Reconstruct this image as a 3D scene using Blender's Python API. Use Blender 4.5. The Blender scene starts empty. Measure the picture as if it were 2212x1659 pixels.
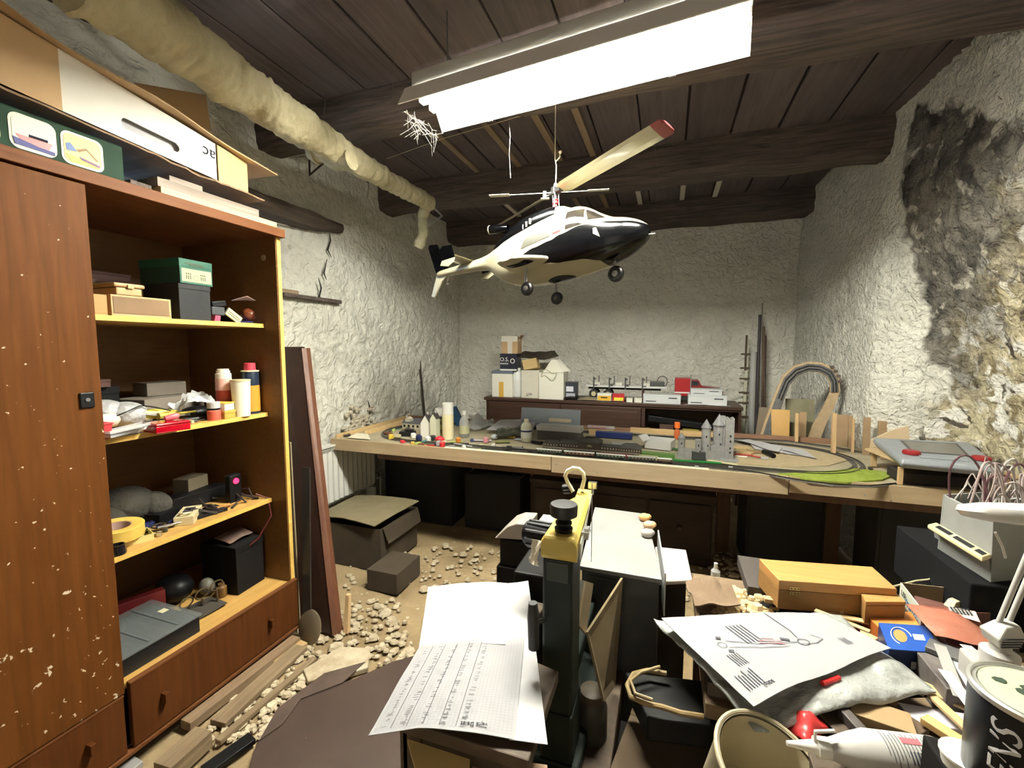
import bpy, bmesh, math, random
from mathutils import Vector, Matrix, Euler, noise
sc = bpy.context.scene
C = sc.collection
random.seed(7)
PI = math.pi
R = math.radians

# ------------------------------------------------ camera
CAM_H, YAW, PITCH, FPX = 1.4, R(19.2), R(4.85), 960.0
cd = bpy.data.cameras.new('camera'); cam = bpy.data.objects.new('camera', cd); C.objects.link(cam)
cam.location = (0, 0, CAM_H); cam.rotation_euler = (PI/2 - PITCH, 0, YAW)
cd.sensor_width = 36; cd.lens = FPX/2212*36; cd.clip_start = .02
sc.camera = cam
# ------------------------------------------------ world, exposure
w = bpy.data.worlds.new('world'); sc.world = w; w.use_nodes = True
w.node_tree.nodes['Background'].inputs[0].default_value = (.80, .84, 1, 1)
w.node_tree.nodes['Background'].inputs[1].default_value = .032
sc.view_settings.view_transform = 'Standard'; sc.view_settings.look = 'None'
sc.view_settings.gamma = 1; sc.view_settings.exposure = 2.65
try: sc.view_settings.use_curve_mapping = False
except Exception: pass
TUBE_POWER = 85.0      # radiance of the two fluorescent tubes
# warm fill light added behind the camera to brighten the wardrobe front
ld = bpy.data.lights.new('rear_fill_light', 'AREA'); ld.shape = 'RECTANGLE'; ld.size = 1.0; ld.size_y = 1.9; ld.energy = 1.0
ld.color = (1, .86, .68)
lo = bpy.data.objects.new('rear_fill_light', ld); C.objects.link(lo); lo.location = (-.4, -1.1, 1.5); lo.rotation_euler = (PI/2, 0, 0)

# ------------------------------------------------ helpers
def ray(px, py):
    u = (px-1106)/FPX; v = (829.5-py)/FPX
    y = math.cos(PITCH)+v*math.sin(PITCH); z = -math.sin(PITCH)+v*math.cos(PITCH)
    return Vector((u*math.cos(YAW)-y*math.sin(YAW), u*math.sin(YAW)+y*math.cos(YAW), z))
def U(px, py, x=None, y=None, z=None):
    """world point where the sight line through a measured image point meets a real plane of the room"""
    r = ray(px, py); o = Vector((0, 0, CAM_H))
    if x is not None: t = (x-o.x)/r.x
    elif y is not None: t = (y-o.y)/r.y
    else: t = (z-o.z)/r.z
    return o+r*t

MATS = {}
def mat(name, col=(.5, .5, .5), rough=.6, metal=0, var=None, bump=None, grain=None, alpha=1, trans=0, emit=None, spec=None, coat=0, spk=None):
    """var=(colour2, scale, contrast)  bump=(scale, strength, dist)  grain=axis the wood grain runs along  spk=(colour, scale, amount)"""
    if name in MATS: return MATS[name]
    m = bpy.data.materials.new(name); m.use_nodes = True; MATS[name] = m
    nt = m.node_tree; N = nt.nodes; Lk = nt.links; b = N['Principled BSDF']
    b.inputs['Base Color'].default_value = (*col, 1); b.inputs['Roughness'].default_value = rough
    b.inputs['Metallic'].default_value = metal; b.inputs['Alpha'].default_value = alpha
    b.inputs['Transmission Weight'].default_value = trans; b.inputs['Coat Weight'].default_value = coat
    if spec is not None: b.inputs['Specular IOR Level'].default_value = spec
    if emit: b.inputs['Emission Color'].default_value = (*emit[0], 1); b.inputs['Emission Strength'].default_value = emit[1]
    tc = None
    def coords(scale=(1, 1, 1)):
        tc = N.new('ShaderNodeTexCoord'); mp = N.new('ShaderNodeMapping'); mp.inputs['Scale'].default_value = scale
        Lk.new(tc.outputs['Object'], mp.inputs['Vector']); return mp.outputs[0]
    last = None
    if grain is not None:
        s = [14, 14, 14]; s['xyz'.index(grain)] = .9
        nz = N.new('ShaderNodeTexNoise'); nz.inputs['Scale'].default_value = 3.2; nz.inputs['Detail'].default_value = 7
        nz.inputs['Distortion'].default_value = .6
        Lk.new(coords(s), nz.inputs['Vector'])
    elif var:
        nz = N.new('ShaderNodeTexNoise'); nz.inputs['Scale'].default_value = var[1]; nz.inputs['Detail'].default_value = 6
        Lk.new(coords(), nz.inputs['Vector'])
    if var:
        cr = N.new('ShaderNodeValToRGB'); k = var[2]
        cr.color_ramp.elements[0].position = .5-.5*(1-k)*.6-.02; cr.color_ramp.elements[1].position = .5+.5*(1-k)*.6+.02
        cr.color_ramp.elements[0].color = (*col, 1); cr.color_ramp.elements[1].color = (*var[0], 1)
        Lk.new(nz.outputs['Fac'], cr.inputs[0]); last = cr.outputs[0]
    if spk:
        n2 = N.new('ShaderNodeTexNoise'); n2.inputs['Scale'].default_value = spk[1]; n2.inputs['Detail'].default_value = 3
        Lk.new(coords(), n2.inputs['Vector'])
        c2 = N.new('ShaderNodeValToRGB'); c2.color_ramp.elements[0].position = spk[2]; c2.color_ramp.elements[1].position = spk[2]+.03
        if len(spk) > 3:      # flecks get denser towards the floor
            sp = N.new('ShaderNodeSeparateXYZ'); Lk.new(coords(), sp.inputs[0]); ma = N.new('ShaderNodeMath'); ma.operation = 'MULTIPLY_ADD'
            Lk.new(sp.outputs[2], ma.inputs[0]); ma.inputs[1].default_value = -spk[3]; Lk.new(n2.outputs['Fac'], ma.inputs[2]); Lk.new(ma.outputs[0], c2.inputs[0])
        else: Lk.new(n2.outputs['Fac'], c2.inputs[0])
        mx = N.new('ShaderNodeMix'); mx.data_type = 'RGBA'; Lk.new(c2.outputs[0], mx.inputs[0])
        if last: Lk.new(last, mx.inputs[6])
        else: mx.inputs[6].default_value = (*col, 1)
        mx.inputs[7].default_value = (*spk[0], 1); last = mx.outputs[2]
    if last: Lk.new(last, b.inputs['Base Color'])
    if bump:
        n3 = N.new('ShaderNodeTexNoise'); n3.inputs['Scale'].default_value = bump[0]; n3.inputs['Detail'].default_value = 8
        sgr = [1, 1, 1]
        if grain is not None: sgr = [6, 6, 6]; sgr['xyz'.index(grain)] = .5
        Lk.new(coords(sgr), n3.inputs['Vector'])
        bp = N.new('ShaderNodeBump'); bp.inputs['Strength'].default_value = bump[1]; bp.inputs['Distance'].default_value = bump[2]
        Lk.new(n3.outputs['Fac'], bp.inputs['Height']); Lk.new(bp.outputs[0], b.inputs['Normal'])
    return m

WP = {}      # world position of every thing/part origin
class G:
    def __init__(s): s.v = []; s.f = []; s.mi = []; s.M = Matrix()
    def at(s, loc=(0, 0, 0), rz=0, rx=0, ry=0, sc_=1):
        s.M = Matrix.Translation(Vector(loc)) @ Euler((rx, ry, rz)).to_matrix().to_4x4() @ Matrix.Scale(sc_, 4); return s
    def add(s, vs, fs, m=0):
        k = len(s.v); s.v += [s.M @ Vector(p) for p in vs]; s.f += [tuple(i+k for i in f) for f in fs]; s.mi += [m]*len(fs); return s
    def box(s, x0, x1, y0, y1, z0, z1, m=0):
        return s.add([(x0,y0,z0),(x1,y0,z0),(x1,y1,z0),(x0,y1,z0),(x0,y0,z1),(x1,y0,z1),(x1,y1,z1),(x0,y1,z1)],
                     [(0,3,2,1),(4,5,6,7),(0,1,5,4),(1,2,6,5),(2,3,7,6),(3,0,4,7)], m)
    def bc(s, c, d, m=0):      # box by base centre and size
        return s.box(c[0]-d[0]/2, c[0]+d[0]/2, c[1]-d[1]/2, c[1]+d[1]/2, c[2], c[2]+d[2], m)
    def loft(s, rings, m=0, cap=True, closed=True):
        n = len(rings[0]); vs = [p for r in rings for p in r]; fs = []
        for i in range(len(rings)-1):
            for j in range(n if closed else n-1):
                a = i*n+j; b = i*n+(j+1) % n; fs.append((a, b, b+n, a+n))
        if cap: fs.append(tuple(reversed(range(n)))); fs.append(tuple((len(rings)-1)*n+j for j in range(n)))
        return s.add(vs, fs, m)
    def lathe(s, prof, n=20, m=0, cap=True):     # prof = [(r, z)] round the local z axis
        return s.loft([[(r*math.cos(2*PI*j/n), r*math.sin(2*PI*j/n), z) for j in range(n)] for r, z in prof], m, cap)
    def rod(s, a, b, r0, r1=None, n=10, m=0):
        return s.tube([a, b], [r0, r0 if r1 is None else r1], n, m)
    def tube(s, pts, r, n=8, m=0, cap=True):
        pts = [Vector(p) for p in pts]; rings = []; N0 = None
        for i, p in enumerate(pts):
            t = (pts[min(i+1, len(pts)-1)]-pts[max(i-1, 0)])
            t = t.normalized() if t.length > 1e-9 else Vector((0, 0, 1))
            if N0 is None:
                N0 = t.orthogonal().normalized()
            else:
                N0 = (N0-t*N0.dot(t)); N0 = N0.normalized() if N0.length > 1e-6 else t.orthogonal().normalized()
            B = t.cross(N0); rr = r[i] if isinstance(r, (list, tuple)) else r
            rings.append([p+(N0*math.cos(2*PI*j/n)+B*math.sin(2*PI*j/n))*rr for j in range(n)])
        return s.loft(rings, m, cap)
    def prism(s, quad, z0, z1, m=0):
        n = len(quad); vs = [(q[0], q[1], z0) for q in quad]+[(q[0], q[1], z1) for q in quad]
        return s.add(vs, [tuple(reversed(range(n))), tuple(range(n, 2*n))]+[(i, (i+1) % n, (i+1) % n+n, i+n) for i in range(n)], m)
    def slab(s, pts, off, m=0):      # polygon pts (3d) thickened by the vector off
        n = len(pts); off = Vector(off); vs = [Vector(p) for p in pts]+[Vector(p)+off for p in pts]
        return s.add(vs, [tuple(reversed(range(n))), tuple(range(n, 2*n))]+[(i, (i+1) % n, (i+1) % n+n, i+n) for i in range(n)], m)
    def ball(s, c, r, m=0, n=12, k=8):
        r = (r, r, r) if isinstance(r, (int, float)) else r
        return s.loft([[(c[0]+r[0]*math.sin(a)*math.cos(2*PI*j/n), c[1]+r[1]*math.sin(a)*math.sin(2*PI*j/n), c[2]-r[2]*math.cos(a)) for j in range(n)]
                       for a in [max(.02, min(PI-.02, PI*i/k)) for i in range(k+1)]], m)
    def sheet(s, q, nu=10, nv=10, amp=.004, seed=0, th=.0012, m=0, fr=6, fn=None):
        q = [Vector(p) for p in q]; nrm = (q[1]-q[0]).cross(q[3]-q[0]).normalized(); vs = []
        if nrm.z < 0: nrm = -nrm
        for k in (0, 1):
            for i in range(nu+1):
                for j in range(nv+1):
                    a, b = i/nu, j/nv
                    p = q[0]*(1-a)*(1-b)+q[1]*a*(1-b)+q[2]*a*b+q[3]*(1-a)*b
                    h = noise.noise(p*fr+Vector((seed, seed, 0)))*amp+(abs(noise.noise(p*fr*2.3+Vector((seed, 5, 0)))))*amp*.7
                    if fn: h += fn(a, b)
                    vs.append(p+nrm*(h+amp*.6-k*th))
        L = (nu+1)*(nv+1); fs = []
        idx = lambda i, j, k: k*L+i*(nv+1)+j
        for i in range(nu):
            for j in range(nv):
                fs.append((idx(i,j,0), idx(i+1,j,0), idx(i+1,j+1,0), idx(i,j+1,0))); fs.append((idx(i,j,1), idx(i,j+1,1), idx(i+1,j+1,1), idx(i+1,j,1)))
        for i in range(nu): fs += [(idx(i,0,0), idx(i,0,1), idx(i+1,0,1), idx(i+1,0,0)), (idx(i,nv,0), idx(i+1,nv,0), idx(i+1,nv,1), idx(i,nv,1))]
        for j in range(nv): fs += [(idx(0,j,0), idx(0,j+1,0), idx(0,j+1,1), idx(0,j,1)), (idx(nu,j,0), idx(nu,j,1), idx(nu,j+1,1), idx(nu,j+1,0))]
        return s.add(vs, fs, m)
    def tray(s, x0, x1, y0, y1, z0, z1, t=.004, m=0, mi=None):
        mi = m if mi is None else mi
        s.box(x0, x1, y0, y1, z0, z0+t, m)
        s.box(x0, x0+t, y0, y1, z0+t, z1, m); s.box(x1-t, x1, y0, y1, z0+t, z1, m)
        s.box(x0+t, x1-t, y0, y0+t, z0+t, z1, m); s.box(x0+t, x1-t, y1-t, y1, z0+t, z1, m); return s
    def center(s):
        xs, ys, zs = zip(*[tuple(v) for v in s.v]); return Vector(((min(xs)+max(xs))/2, (min(ys)+max(ys))/2, min(zs)))

def fin(name, g, mats, org, smooth=False, bevel=0, sub=0):
    me = bpy.data.meshes.new(name); me.from_pydata([tuple(v-org) for v in g.v], [], g.f)
    if not isinstance(mats, (list, tuple)): mats = [mats]
    for m in mats: me.materials.append(m)
    me.polygons.foreach_set('material_index', g.mi)
    bm = bmesh.new(); bm.from_mesh(me); bmesh.ops.recalc_face_normals(bm, faces=bm.faces); bm.to_mesh(me); bm.free()
    if smooth:
        me.polygons.foreach_set('use_smooth', [True]*len(me.polygons))
        try: me.set_sharp_from_angle(angle=R(38 if smooth is True else smooth))
        except Exception: pass
    o = bpy.data.objects.new(name, me); C.objects.link(o)
    if bevel:
        b = o.modifiers.new('bevel', 'BEVEL'); b.width = bevel; b.segments = 2; b.limit_method = 'ANGLE'; b.angle_limit = R(35)
    return o
def props(o, label=None, cat=None, group=None, kind=None):
    for k, v in (('label', label), ('category', cat), ('group', group), ('kind', kind)):
        if v: o[k] = v
    return o
def T(name, label, cat, loc, group=None):
    o = bpy.data.objects.new(name, None); C.objects.link(o); o.empty_display_size = .05
    o.location = loc; WP[o.name] = Vector(loc); return props(o, label, cat, group)
def part(par, name, g, mats, label=None, kind=None, **k):
    org = WP[par.name]; o = fin(name, g, mats, org, **k); o.parent = par; WP[o.name] = org
    return props(o, label, None, None, kind)
def S(name, label, cat, g, mats, group=None, kind=None, **k):
    c = g.center(); o = fin(name, g, mats, c, **k); o.location = c; WP[o.name] = c
    return props(o, label, cat, group, kind)
def struct(name, g, mats, kind='structure', **k):
    o = fin(name, g, mats, Vector((0, 0, 0)), **k); WP[o.name] = Vector((0, 0, 0)); o['kind'] = kind; return o
def copy_tree(o, loc=None, rz=None, label=None, par=None):
    c = o.copy(); C.objects.link(c)
    if par: c.parent = par
    if loc is not None: c.location = loc; WP[c.name] = Vector(loc)
    if rz is not None: c.rotation_euler.z = rz
    if label: c['label'] = label
    for ch in list(o.children): copy_tree(ch, par=c)
    return c
def text(par, name, s, size, M, m, ext=.0004, kids=None):
    """lettering as flat print: M places the text's local x/y plane in the world"""
    cu = bpy.data.curves.new(name, 'FONT'); cu.body = s; cu.size = size; cu.extrude = ext; cu.align_x = 'CENTER'; cu.align_y = 'CENTER'; cu.resolution_u = 3
    t = bpy.data.objects.new(name, cu); me = bpy.data.meshes.new_from_object(t); bpy.data.objects.remove(t)
    me.transform(Matrix.Translation(-WP[par.name]) @ M); me.materials.append(m)
    o = bpy.data.objects.new(name, me); C.objects.link(o); o.parent = par; WP[o.name] = WP[par.name]; return o
def frame(o, xdir, ydir):
    """matrix with local x, y along the given world directions at o"""
    x = Vector(xdir).normalized(); y = Vector(ydir).normalized(); z = x.cross(y).normalized(); y = z.cross(x)
    m = Matrix((x, y, z)).transposed().to_4x4(); m.translation = Vector(o); return m
def yawof(a, b): return math.atan2(b.y-a.y, b.x-a.x)

# ------------------------------------------------ common materials
plain = lambda n, c, r=.6, **k: mat(n, c, r, **k)
white = plain('white_paint', (.8, .79, .74), .5); black = plain('black_plastic', (.006, .006, .007), .45, spec=.25)
paper = plain('white_paper', (.46, .46, .47), .9, spec=.1); ink = plain('printed_ink', (.01, .01, .02), .9); inkg = plain('grey_ink', (.06, .06, .075), .9)
card = mat('brown_cardboard', (.42, .27, .14), .85, var=((.52, .35, .19), 9, .3), bump=(60, .15, .002))
steel = plain('bright_steel', (.6, .6, .6), .3, metal=1); dsteel = plain('dull_steel', (.3, .3, .3), .45, metal=.9)
red = plain('red_plastic', (.55, .02, .02), .4); green = plain('green_plastic', (.03, .2, .06), .5); blue = plain('blue_plastic', (.02, .05, .28), .4)
cream = plain('cream_plastic', (.62, .54, .33), .4); yel = plain('yellow_paint', (.5, .4, .07), .4); grey = plain('grey_plastic', (.32, .34, .36), .5)
clear = mat('clear_plastic', (.75, .76, .78), .12, alpha=.35); film = mat('plastic_film', (.8, .82, .82), .15, alpha=.42, bump=(18, .8, .01))
pine = mat('pine_wood', (.5, .33, .15), .65, var=((.64, .46, .24), 1, .3), grain='x', bump=(8, .2, .002))
piney = mat('pine_wood_lengthwise', (.5, .33, .15), .65, var=((.64, .46, .24), 1, .3), grain='y', bump=(8, .2, .002))
pinez = mat('pine_wood_upright', (.47, .31, .15), .65, var=((.62, .44, .24), 1, .3), grain='z', bump=(8, .2, .002))
dkwood = mat('dark_stained_wood', (.035, .014, .007), .5, var=((.075, .03, .014), 1, .3), grain='x', bump=(10, .15, .002))
gold = plain('brass', (.7, .48, .2), .35, metal=1)
# ================================================ THE ROOM
XL, XR, YB, YF, ZC = -2.32, 1.2, 4.78, -1.3, 2.75
def mix_rgb(N, Lk, fac, a, b, typ='MIX'):
    mx = N.new('ShaderNodeMix'); mx.data_type = 'RGBA'; mx.blend_type = typ
    for i, s in ((0, fac), (6, a), (7, b)):
        if hasattr(s, 'is_linked'): Lk.new(s, mx.inputs[i])
        elif i == 0: mx.inputs[0].default_value = s
        else: mx.inputs[i].default_value = (*s, 1)
    return mx.outputs[2]
def wall_mat(name, rough_right=False):
    m = bpy.data.materials.new(name); m.use_nodes = True; nt = m.node_tree; N = nt.nodes; Lk = nt.links; b = N['Principled BSDF']
    tc = N.new('ShaderNodeTexCoord'); P = tc.outputs['Object']
    def nz(sc_, det=6, dist=0, ramp=None):
        n = N.new('ShaderNodeTexNoise'); n.inputs['Scale'].default_value = sc_; n.inputs['Detail'].default_value = det; n.inputs['Distortion'].default_value = dist
        Lk.new(P, n.inputs['Vector'])
        if not ramp: return n.outputs['Fac']
        r = N.new('ShaderNodeValToRGB'); r.color_ramp.elements[0].position = ramp[0]; r.color_ramp.elements[1].position = ramp[1]
        Lk.new(n.outputs['Fac'], r.inputs[0]); return r.outputs[0]
    col = mix_rgb(N, Lk, nz(2.2, 5, 0, (.35, .7)), (.68, .66, .58), (.80, .78, .70))
    col = mix_rgb(N, Lk, nz(21, 8, 1.2, (.64, .72)), col, (.50, .48, .41))
    b.inputs['Roughness'].default_value = .92; b.inputs['Specular IOR Level'].default_value = .15
    bumps = [(nz(11, 9, 2.4), 1.0, .035), (nz(45, 6, .3), .5, .006)]
    if rough_right:
        # where the plaster has come off: bare, sooty stone above, yellow lime and white efflorescence below
        sp = N.new('ShaderNodeSeparateXYZ'); Lk.new(P, sp.inputs[0])
        def edge(sock, at, width, amt, scl, up=True):
            n = nz(scl, 5); ma = N.new('ShaderNodeMath'); ma.operation = 'MULTIPLY_ADD'; Lk.new(n, ma.inputs[0]); ma.inputs[1].default_value = amt; Lk.new(sock, ma.inputs[2])
            mr = N.new('ShaderNodeMapRange'); Lk.new(ma.outputs[0], mr.inputs[0]); c = at+amt*.5
            mr.inputs[1].default_value, mr.inputs[2].default_value = (c-width, c+width) if up else (c+width, c-width)
            return mr.outputs[0]
        bare = edge(sp.outputs[1], 3.12, .03, .5, 5, False)
        lo_ = mix_rgb(N, Lk, nz(6, 9, 1.2, (.40, .58)), (.27, .22, .13), (.62, .55, .38))
        lo_ = mix_rgb(N, Lk, nz(7, 9, .9, (.50, .56)), lo_, (.86, .83, .76))
        lo_ = mix_rgb(N, Lk, nz(9, 8, .8, (.58, .63)), lo_, (.12, .10, .08))
        up_ = mix_rgb(N, Lk, nz(6, 8, .6, (.4, .62)), (.07, .065, .06), (.22, .20, .17))
        up_ = mix_rgb(N, Lk, nz(9, 7, .4, (.6, .66)), up_, (.42, .39, .33))
        # soot edge climbs towards the ceiling away from the back corner
        ma = N.new('ShaderNodeMath'); ma.operation = 'MULTIPLY_ADD'; Lk.new(sp.outputs[1], ma.inputs[0]); ma.inputs[1].default_value = .95; Lk.new(sp.outputs[2], ma.inputs[2])
        dark = edge(ma.outputs[0], 4.12, .22, 1.3, 3.0)
        st = mix_rgb(N, Lk, dark, lo_, up_)
        ma2 = N.new('ShaderNodeMath'); ma2.operation = 'MULTIPLY_ADD'; Lk.new(sp.outputs[1], ma2.inputs[0]); ma2.inputs[1].default_value = -.62; Lk.new(sp.outputs[2], ma2.inputs[2])
        top = edge(ma2.outputs[0], .82, .02, .35, 5)
        st = mix_rgb(N, Lk, top, st, (.62, .60, .54))
        col = mix_rgb(N, Lk, bare, col, st)
        bumps.append((nz(22, 9, 1.5), .8, .03))
    Lk.new(col, b.inputs['Base Color']); prev = None
    for f, st_, d in bumps:
        bp = N.new('ShaderNodeBump'); bp.inputs['Strength'].default_value = st_; bp.inputs['Distance'].default_value = d
        Lk.new(f, bp.inputs['Height'])
        if prev: Lk.new(prev, bp.inputs['Normal'])
        prev = bp.outputs[0]
    Lk.new(prev, b.inputs['Normal']); return m
plaster = wall_mat('whitewashed_rubble_plaster'); plaster_r = wall_mat('crumbling_plaster', True)
def ss(a, b, x):
    t = max(0, min(1, (x-a)/(b-a))); return t*t*(3-2*t)
def lumps(p, k=1.0):
    q = p+Vector((noise.noise(p*3), noise.noise(p*3+Vector((9, 0, 0))), noise.noise(p*3+Vector((0, 9, 0)))))*.12
    return (noise.noise(p*1.3)*.020+(.5-abs(noise.noise(q*6.5)))*.016*k+(.5-abs(noise.noise(q*12)))*.019*k+(.5-abs(noise.noise(q*22)))*.011*k+noise.noise(q*40)*.003*k)-.023
def wall(name, fn, u0, u1, v0, v1, res, m):
    nu, nv = int((u1-u0)/res), int((v1-v0)/res); vs = []; 
    for i in range(nu+1):
        for j in range(nv+1): vs.append(fn(u0+(u1-u0)*i/nu, v0+(v1-v0)*j/nv))
    fs = [(i*(nv+1)+j, (i+1)*(nv+1)+j, (i+1)*(nv+1)+j+1, i*(nv+1)+j+1) for i in range(nu) for j in range(nv)]
    me = bpy.data.meshes.new(name); me.from_pydata(vs, [], fs); me.materials.append(m); me.polygons.foreach_set('use_smooth', [True]*len(fs))
    o = bpy.data.objects.new(name, me); C.objects.link(o); o['kind'] = 'structure'; WP[name] = Vector((0, 0, 0)); return o
# left wall, with the splayed window recess beside the wardrobe
def f_left(y, z):
    n = lumps(Vector((0, y, z)), .75+.5*ss(2.2, 1.2, z))
    dep = max(0, min(.34, (2.66-y)*.36))
    inn = 1 if (1.76 < z < 2.215) else 0
    return (XL+n-dep*inn, y, z)
wl = wall('wall_left', f_left, YF, YB+.05, 0, ZC+.03, .014, plaster)
wb = wall('wall_back', lambda x, z: (x, YB-lumps(Vector((x, 7, z)), .8), z), XL-.08, XR+.08, 0, ZC+.03, .014, plaster)
def f_right(y, z):
    p = Vector((3, y, z)); bare = ss(3.35, 2.95, y+noise.noise(p*5)*.25)
    n = lumps(p, .6)*(1-bare)+bare*(lumps(p*1.6, 1.25)+noise.noise(p*4)*.012+abs(noise.noise(p*11))*.012)
    return (XR-n-.055*max(0, y-3)+.30*ss(2.3, .95, z)*ss(3.35, 2.95, y)+.03*bare, y, z)
wr = wall('wall_right', f_right, YF, YB+.05, 0, ZC+.03, .014, plaster_r)
g = G(); g.box(XL-.05, XR+.45, YF-.1, YF, 0, ZC+.05); struct('wall_front', g, plain('plain_plaster', (.5, .47, .4), .9))
# floor: trodden earth and crumbled mortar
flm = mat('dusty_earth_floor', (.17, .115, .055), .95, var=((.36, .27, .15), 2.6, .35), bump=(28, .8, .012), spk=((.42, .36, .26), 19, .70))
def f_floor(x, y):
    p = Vector((x, y, 0)); return (x, y, -.012+noise.noise(p*2)*.012+max(0, noise.noise(p*7))*.012+noise.noise(p*25)*.003)
wall('floor', f_floor, XL-.1, XR+.45, YF, YB+.05, .025, flm)
# planked ceiling on heavy beams
plk = [mat('sooty_plank_%s' % n, c, .8, var=(c2, 1.4, .4), grain='y', bump=(9, .35, .004)) for n, c, c2 in
       (('brown', (.070, .052, .056), (.120, .092, .095)), ('dark', (.060, .044, .046), (.105, .079, .080)), ('red', (.078, .057, .058), (.128, .098, .10)))]
g = G(); g.box(XL-.15, XR+.5, YF-.1, YB+.1, ZC+.03, ZC+.09); ce = struct('ceiling', g, plk[1])
px_ = [-1.95+.27*i for i in range(-2, 14)]
for i, x in enumerate(px_):
    g = G(); dz = random.uniform(0, .006); wv = random.uniform(.255, .264)
    g.box(x-wv/2, x+wv/2, YF, YB+.04, ZC+dz, ZC+.028+dz*.2)
    part(ce, 'plank', g, plk[i % 3], bevel=.003)
beamm = mat('old_oak_beam', (.042, .032, .029), .85, var=((.125, .092, .078), 1.6, .35), grain='x', bump=(7, .8, .012))
def beam(y0, y1, zb, seed, x0=XL-.15, x1=XR+.12):
    rings = []; n = 60
    for i in range(n+1):
        x = x0+(x1-x0)*i/n; r = []
        for (yy, zz) in ((y0, ZC+.02), (y0-.01, ZC-.06), (y0, zb+.03), (y0+.02, zb), ((y0+y1)/2, zb-.006), (y1-.02, zb), (y1, zb+.03), (y1+.01, ZC-.06), (y1, ZC+.02)):
            p = Vector((x, yy, zz)); r.append((x, yy+noise.noise(p*3.3+Vector((seed, 0, 0)))*.022, zz+(noise.noise(p*3+Vector((0, seed, 0)))*.022 if zz < ZC else 0)))
        rings.append(r)
    g = G(); g.loft(rings); return part(ce, 'beam', g, beamm, smooth=30)
beam(2.08, 2.29, 2.575, 1); beam(3.28, 3.50, 2.54, 4); beam(4.50, 4.80, 2.55, 8); beam(.1, .32, 2.58, 11)
# pale laths covering the plank joints
lathm = mat('pale_lath', (.22, .15, .09), .8, var=((.30, .22, .14), 2, .4), grain='y')
lathw = plain('white_lath', (.62, .56, .48), .7)
for (a, b, m_) in (((945,290),(1030,375),lathm),((1050,262),(1118,366),lathm),((1155,236),(1203,350),lathm),((1238,222),(1280,342),lathm),
                   ((1085,437),(1130,475),lathw),((1378,405),(1384,457),lathw),((1479,393),(1470,446),lathw),((1558,385),(1538,441),lathw),((1235,420),(1255,455),lathm),((1295,415),(1315,455),lathm)):
    A = U(*a, z=2.735); B = U(*b, z=2.735); g = G(); x = (A.x+B.x)/2; hw = .02
    g.box(x-hw, x+hw, min(A.y, B.y)-.02, min(3.28 if B.y < 3.4 else 4.52, max(A.y, B.y)+.03), 2.738, 2.7505); part(ce, 'lath', g, m_)
# oak lintel and sill board of the window recess
g = G()
rings = []
for i in range(40):
    y = 1.2+(2.77-1.2)*i/39; k = 1-.45*ss(2.3, 2.77, y)
    a = noise.noise(Vector((y*5, 3, 0)))*.012; top = 2.305+a-.012*ss(2.4, 2.77, y); bot = 2.205-a*.4+.03*ss(2.55, 2.77, y)
    rings.append([(XL+.035, y, top), (XL+.045, y, (top+bot)/2), (XL+.03, y, bot), (XL-.4, y, bot), (XL-.4, y, top)])
g.loft(rings); part(wl, 'lintel', g, mat('charred_lintel', (.03, .022, .017), .8, var=((.10, .07, .05), 2, .4), grain='y', bump=(8, .9, .015)), smooth=30)
g = G(); g.box(XL-.36, XL+.03, 1.2, 2.33, 1.735, 1.762); part(wl, 'sill_board', g, mat('grey_board', (.16, .11, .07), .8, var=((.28, .20, .13), 2, .4), grain='y'), bevel=.003)
g = G(); g.box(XL-.03, XL+.045, 2.20, 2.72, 1.712, 1.738); part(wl, 'batten', g, beamm, bevel=.004)
# the small window at the back of the recess
g = G(); xw = XL-.365
for (a, b, c, d) in ((1.25, 2.0, 1.77, 1.80), (1.25, 2.0, 2.17, 2.20), (1.25, 1.28, 1.80, 2.17), (1.97, 2.0, 1.80, 2.17), (1.61, 1.64, 1.80, 2.17)): g.box(xw, xw+.04, a, b, c, d)
wn = struct('window_1', g, white)
g = G(); g.box(xw+.012, xw+.016, 1.28, 1.61, 1.80, 2.17); g.box(xw+.012, xw+.016, 1.64, 1.97, 1.80, 2.17)
part(wn, 'pane', g, plain('dusk_lit_pane', (.3, .4, .5), .3, emit=((.45, .7, 1), 1.6)))
# lumps of fallen plaster showing rubble at the foot of the left wall, above the table corner
g = G(); random.seed(3)
for i in range(70):
    c = U(random.gauss(775, 14), random.gauss(912, 14), x=XL+.01); g.ball((c.x+.004, c.y, c.z), (.016, random.uniform(.012, .036), random.uniform(.008, .022)), 0, 6, 4)
part(wl, 'exposed_rubble', g, mat('bare_mortar', (.40, .34, .24), .95, var=((.62, .57, .47), 30, .3), bump=(40, .8, .01)), kind='stuff')
# crack down the plaster under the lintel: dark slivers of open joint
g = G()
for pts in ([(712,503),(714,520),(708,540),(716,556)], [(706,560),(700,590),(705,604)], [(688,600),(694,622),(690,640),(697,652)], [(795,865),(800,885),(797,905)]):
    g.tube([U(a, b, x=XL+.012) for a, b in pts], [.002]+[.006]*(len(pts)-2)+[.002], 5)
part(wl, 'open_crack', g, plain('crack_dark', (.02, .017, .015), 1), kind='stuff')

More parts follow.
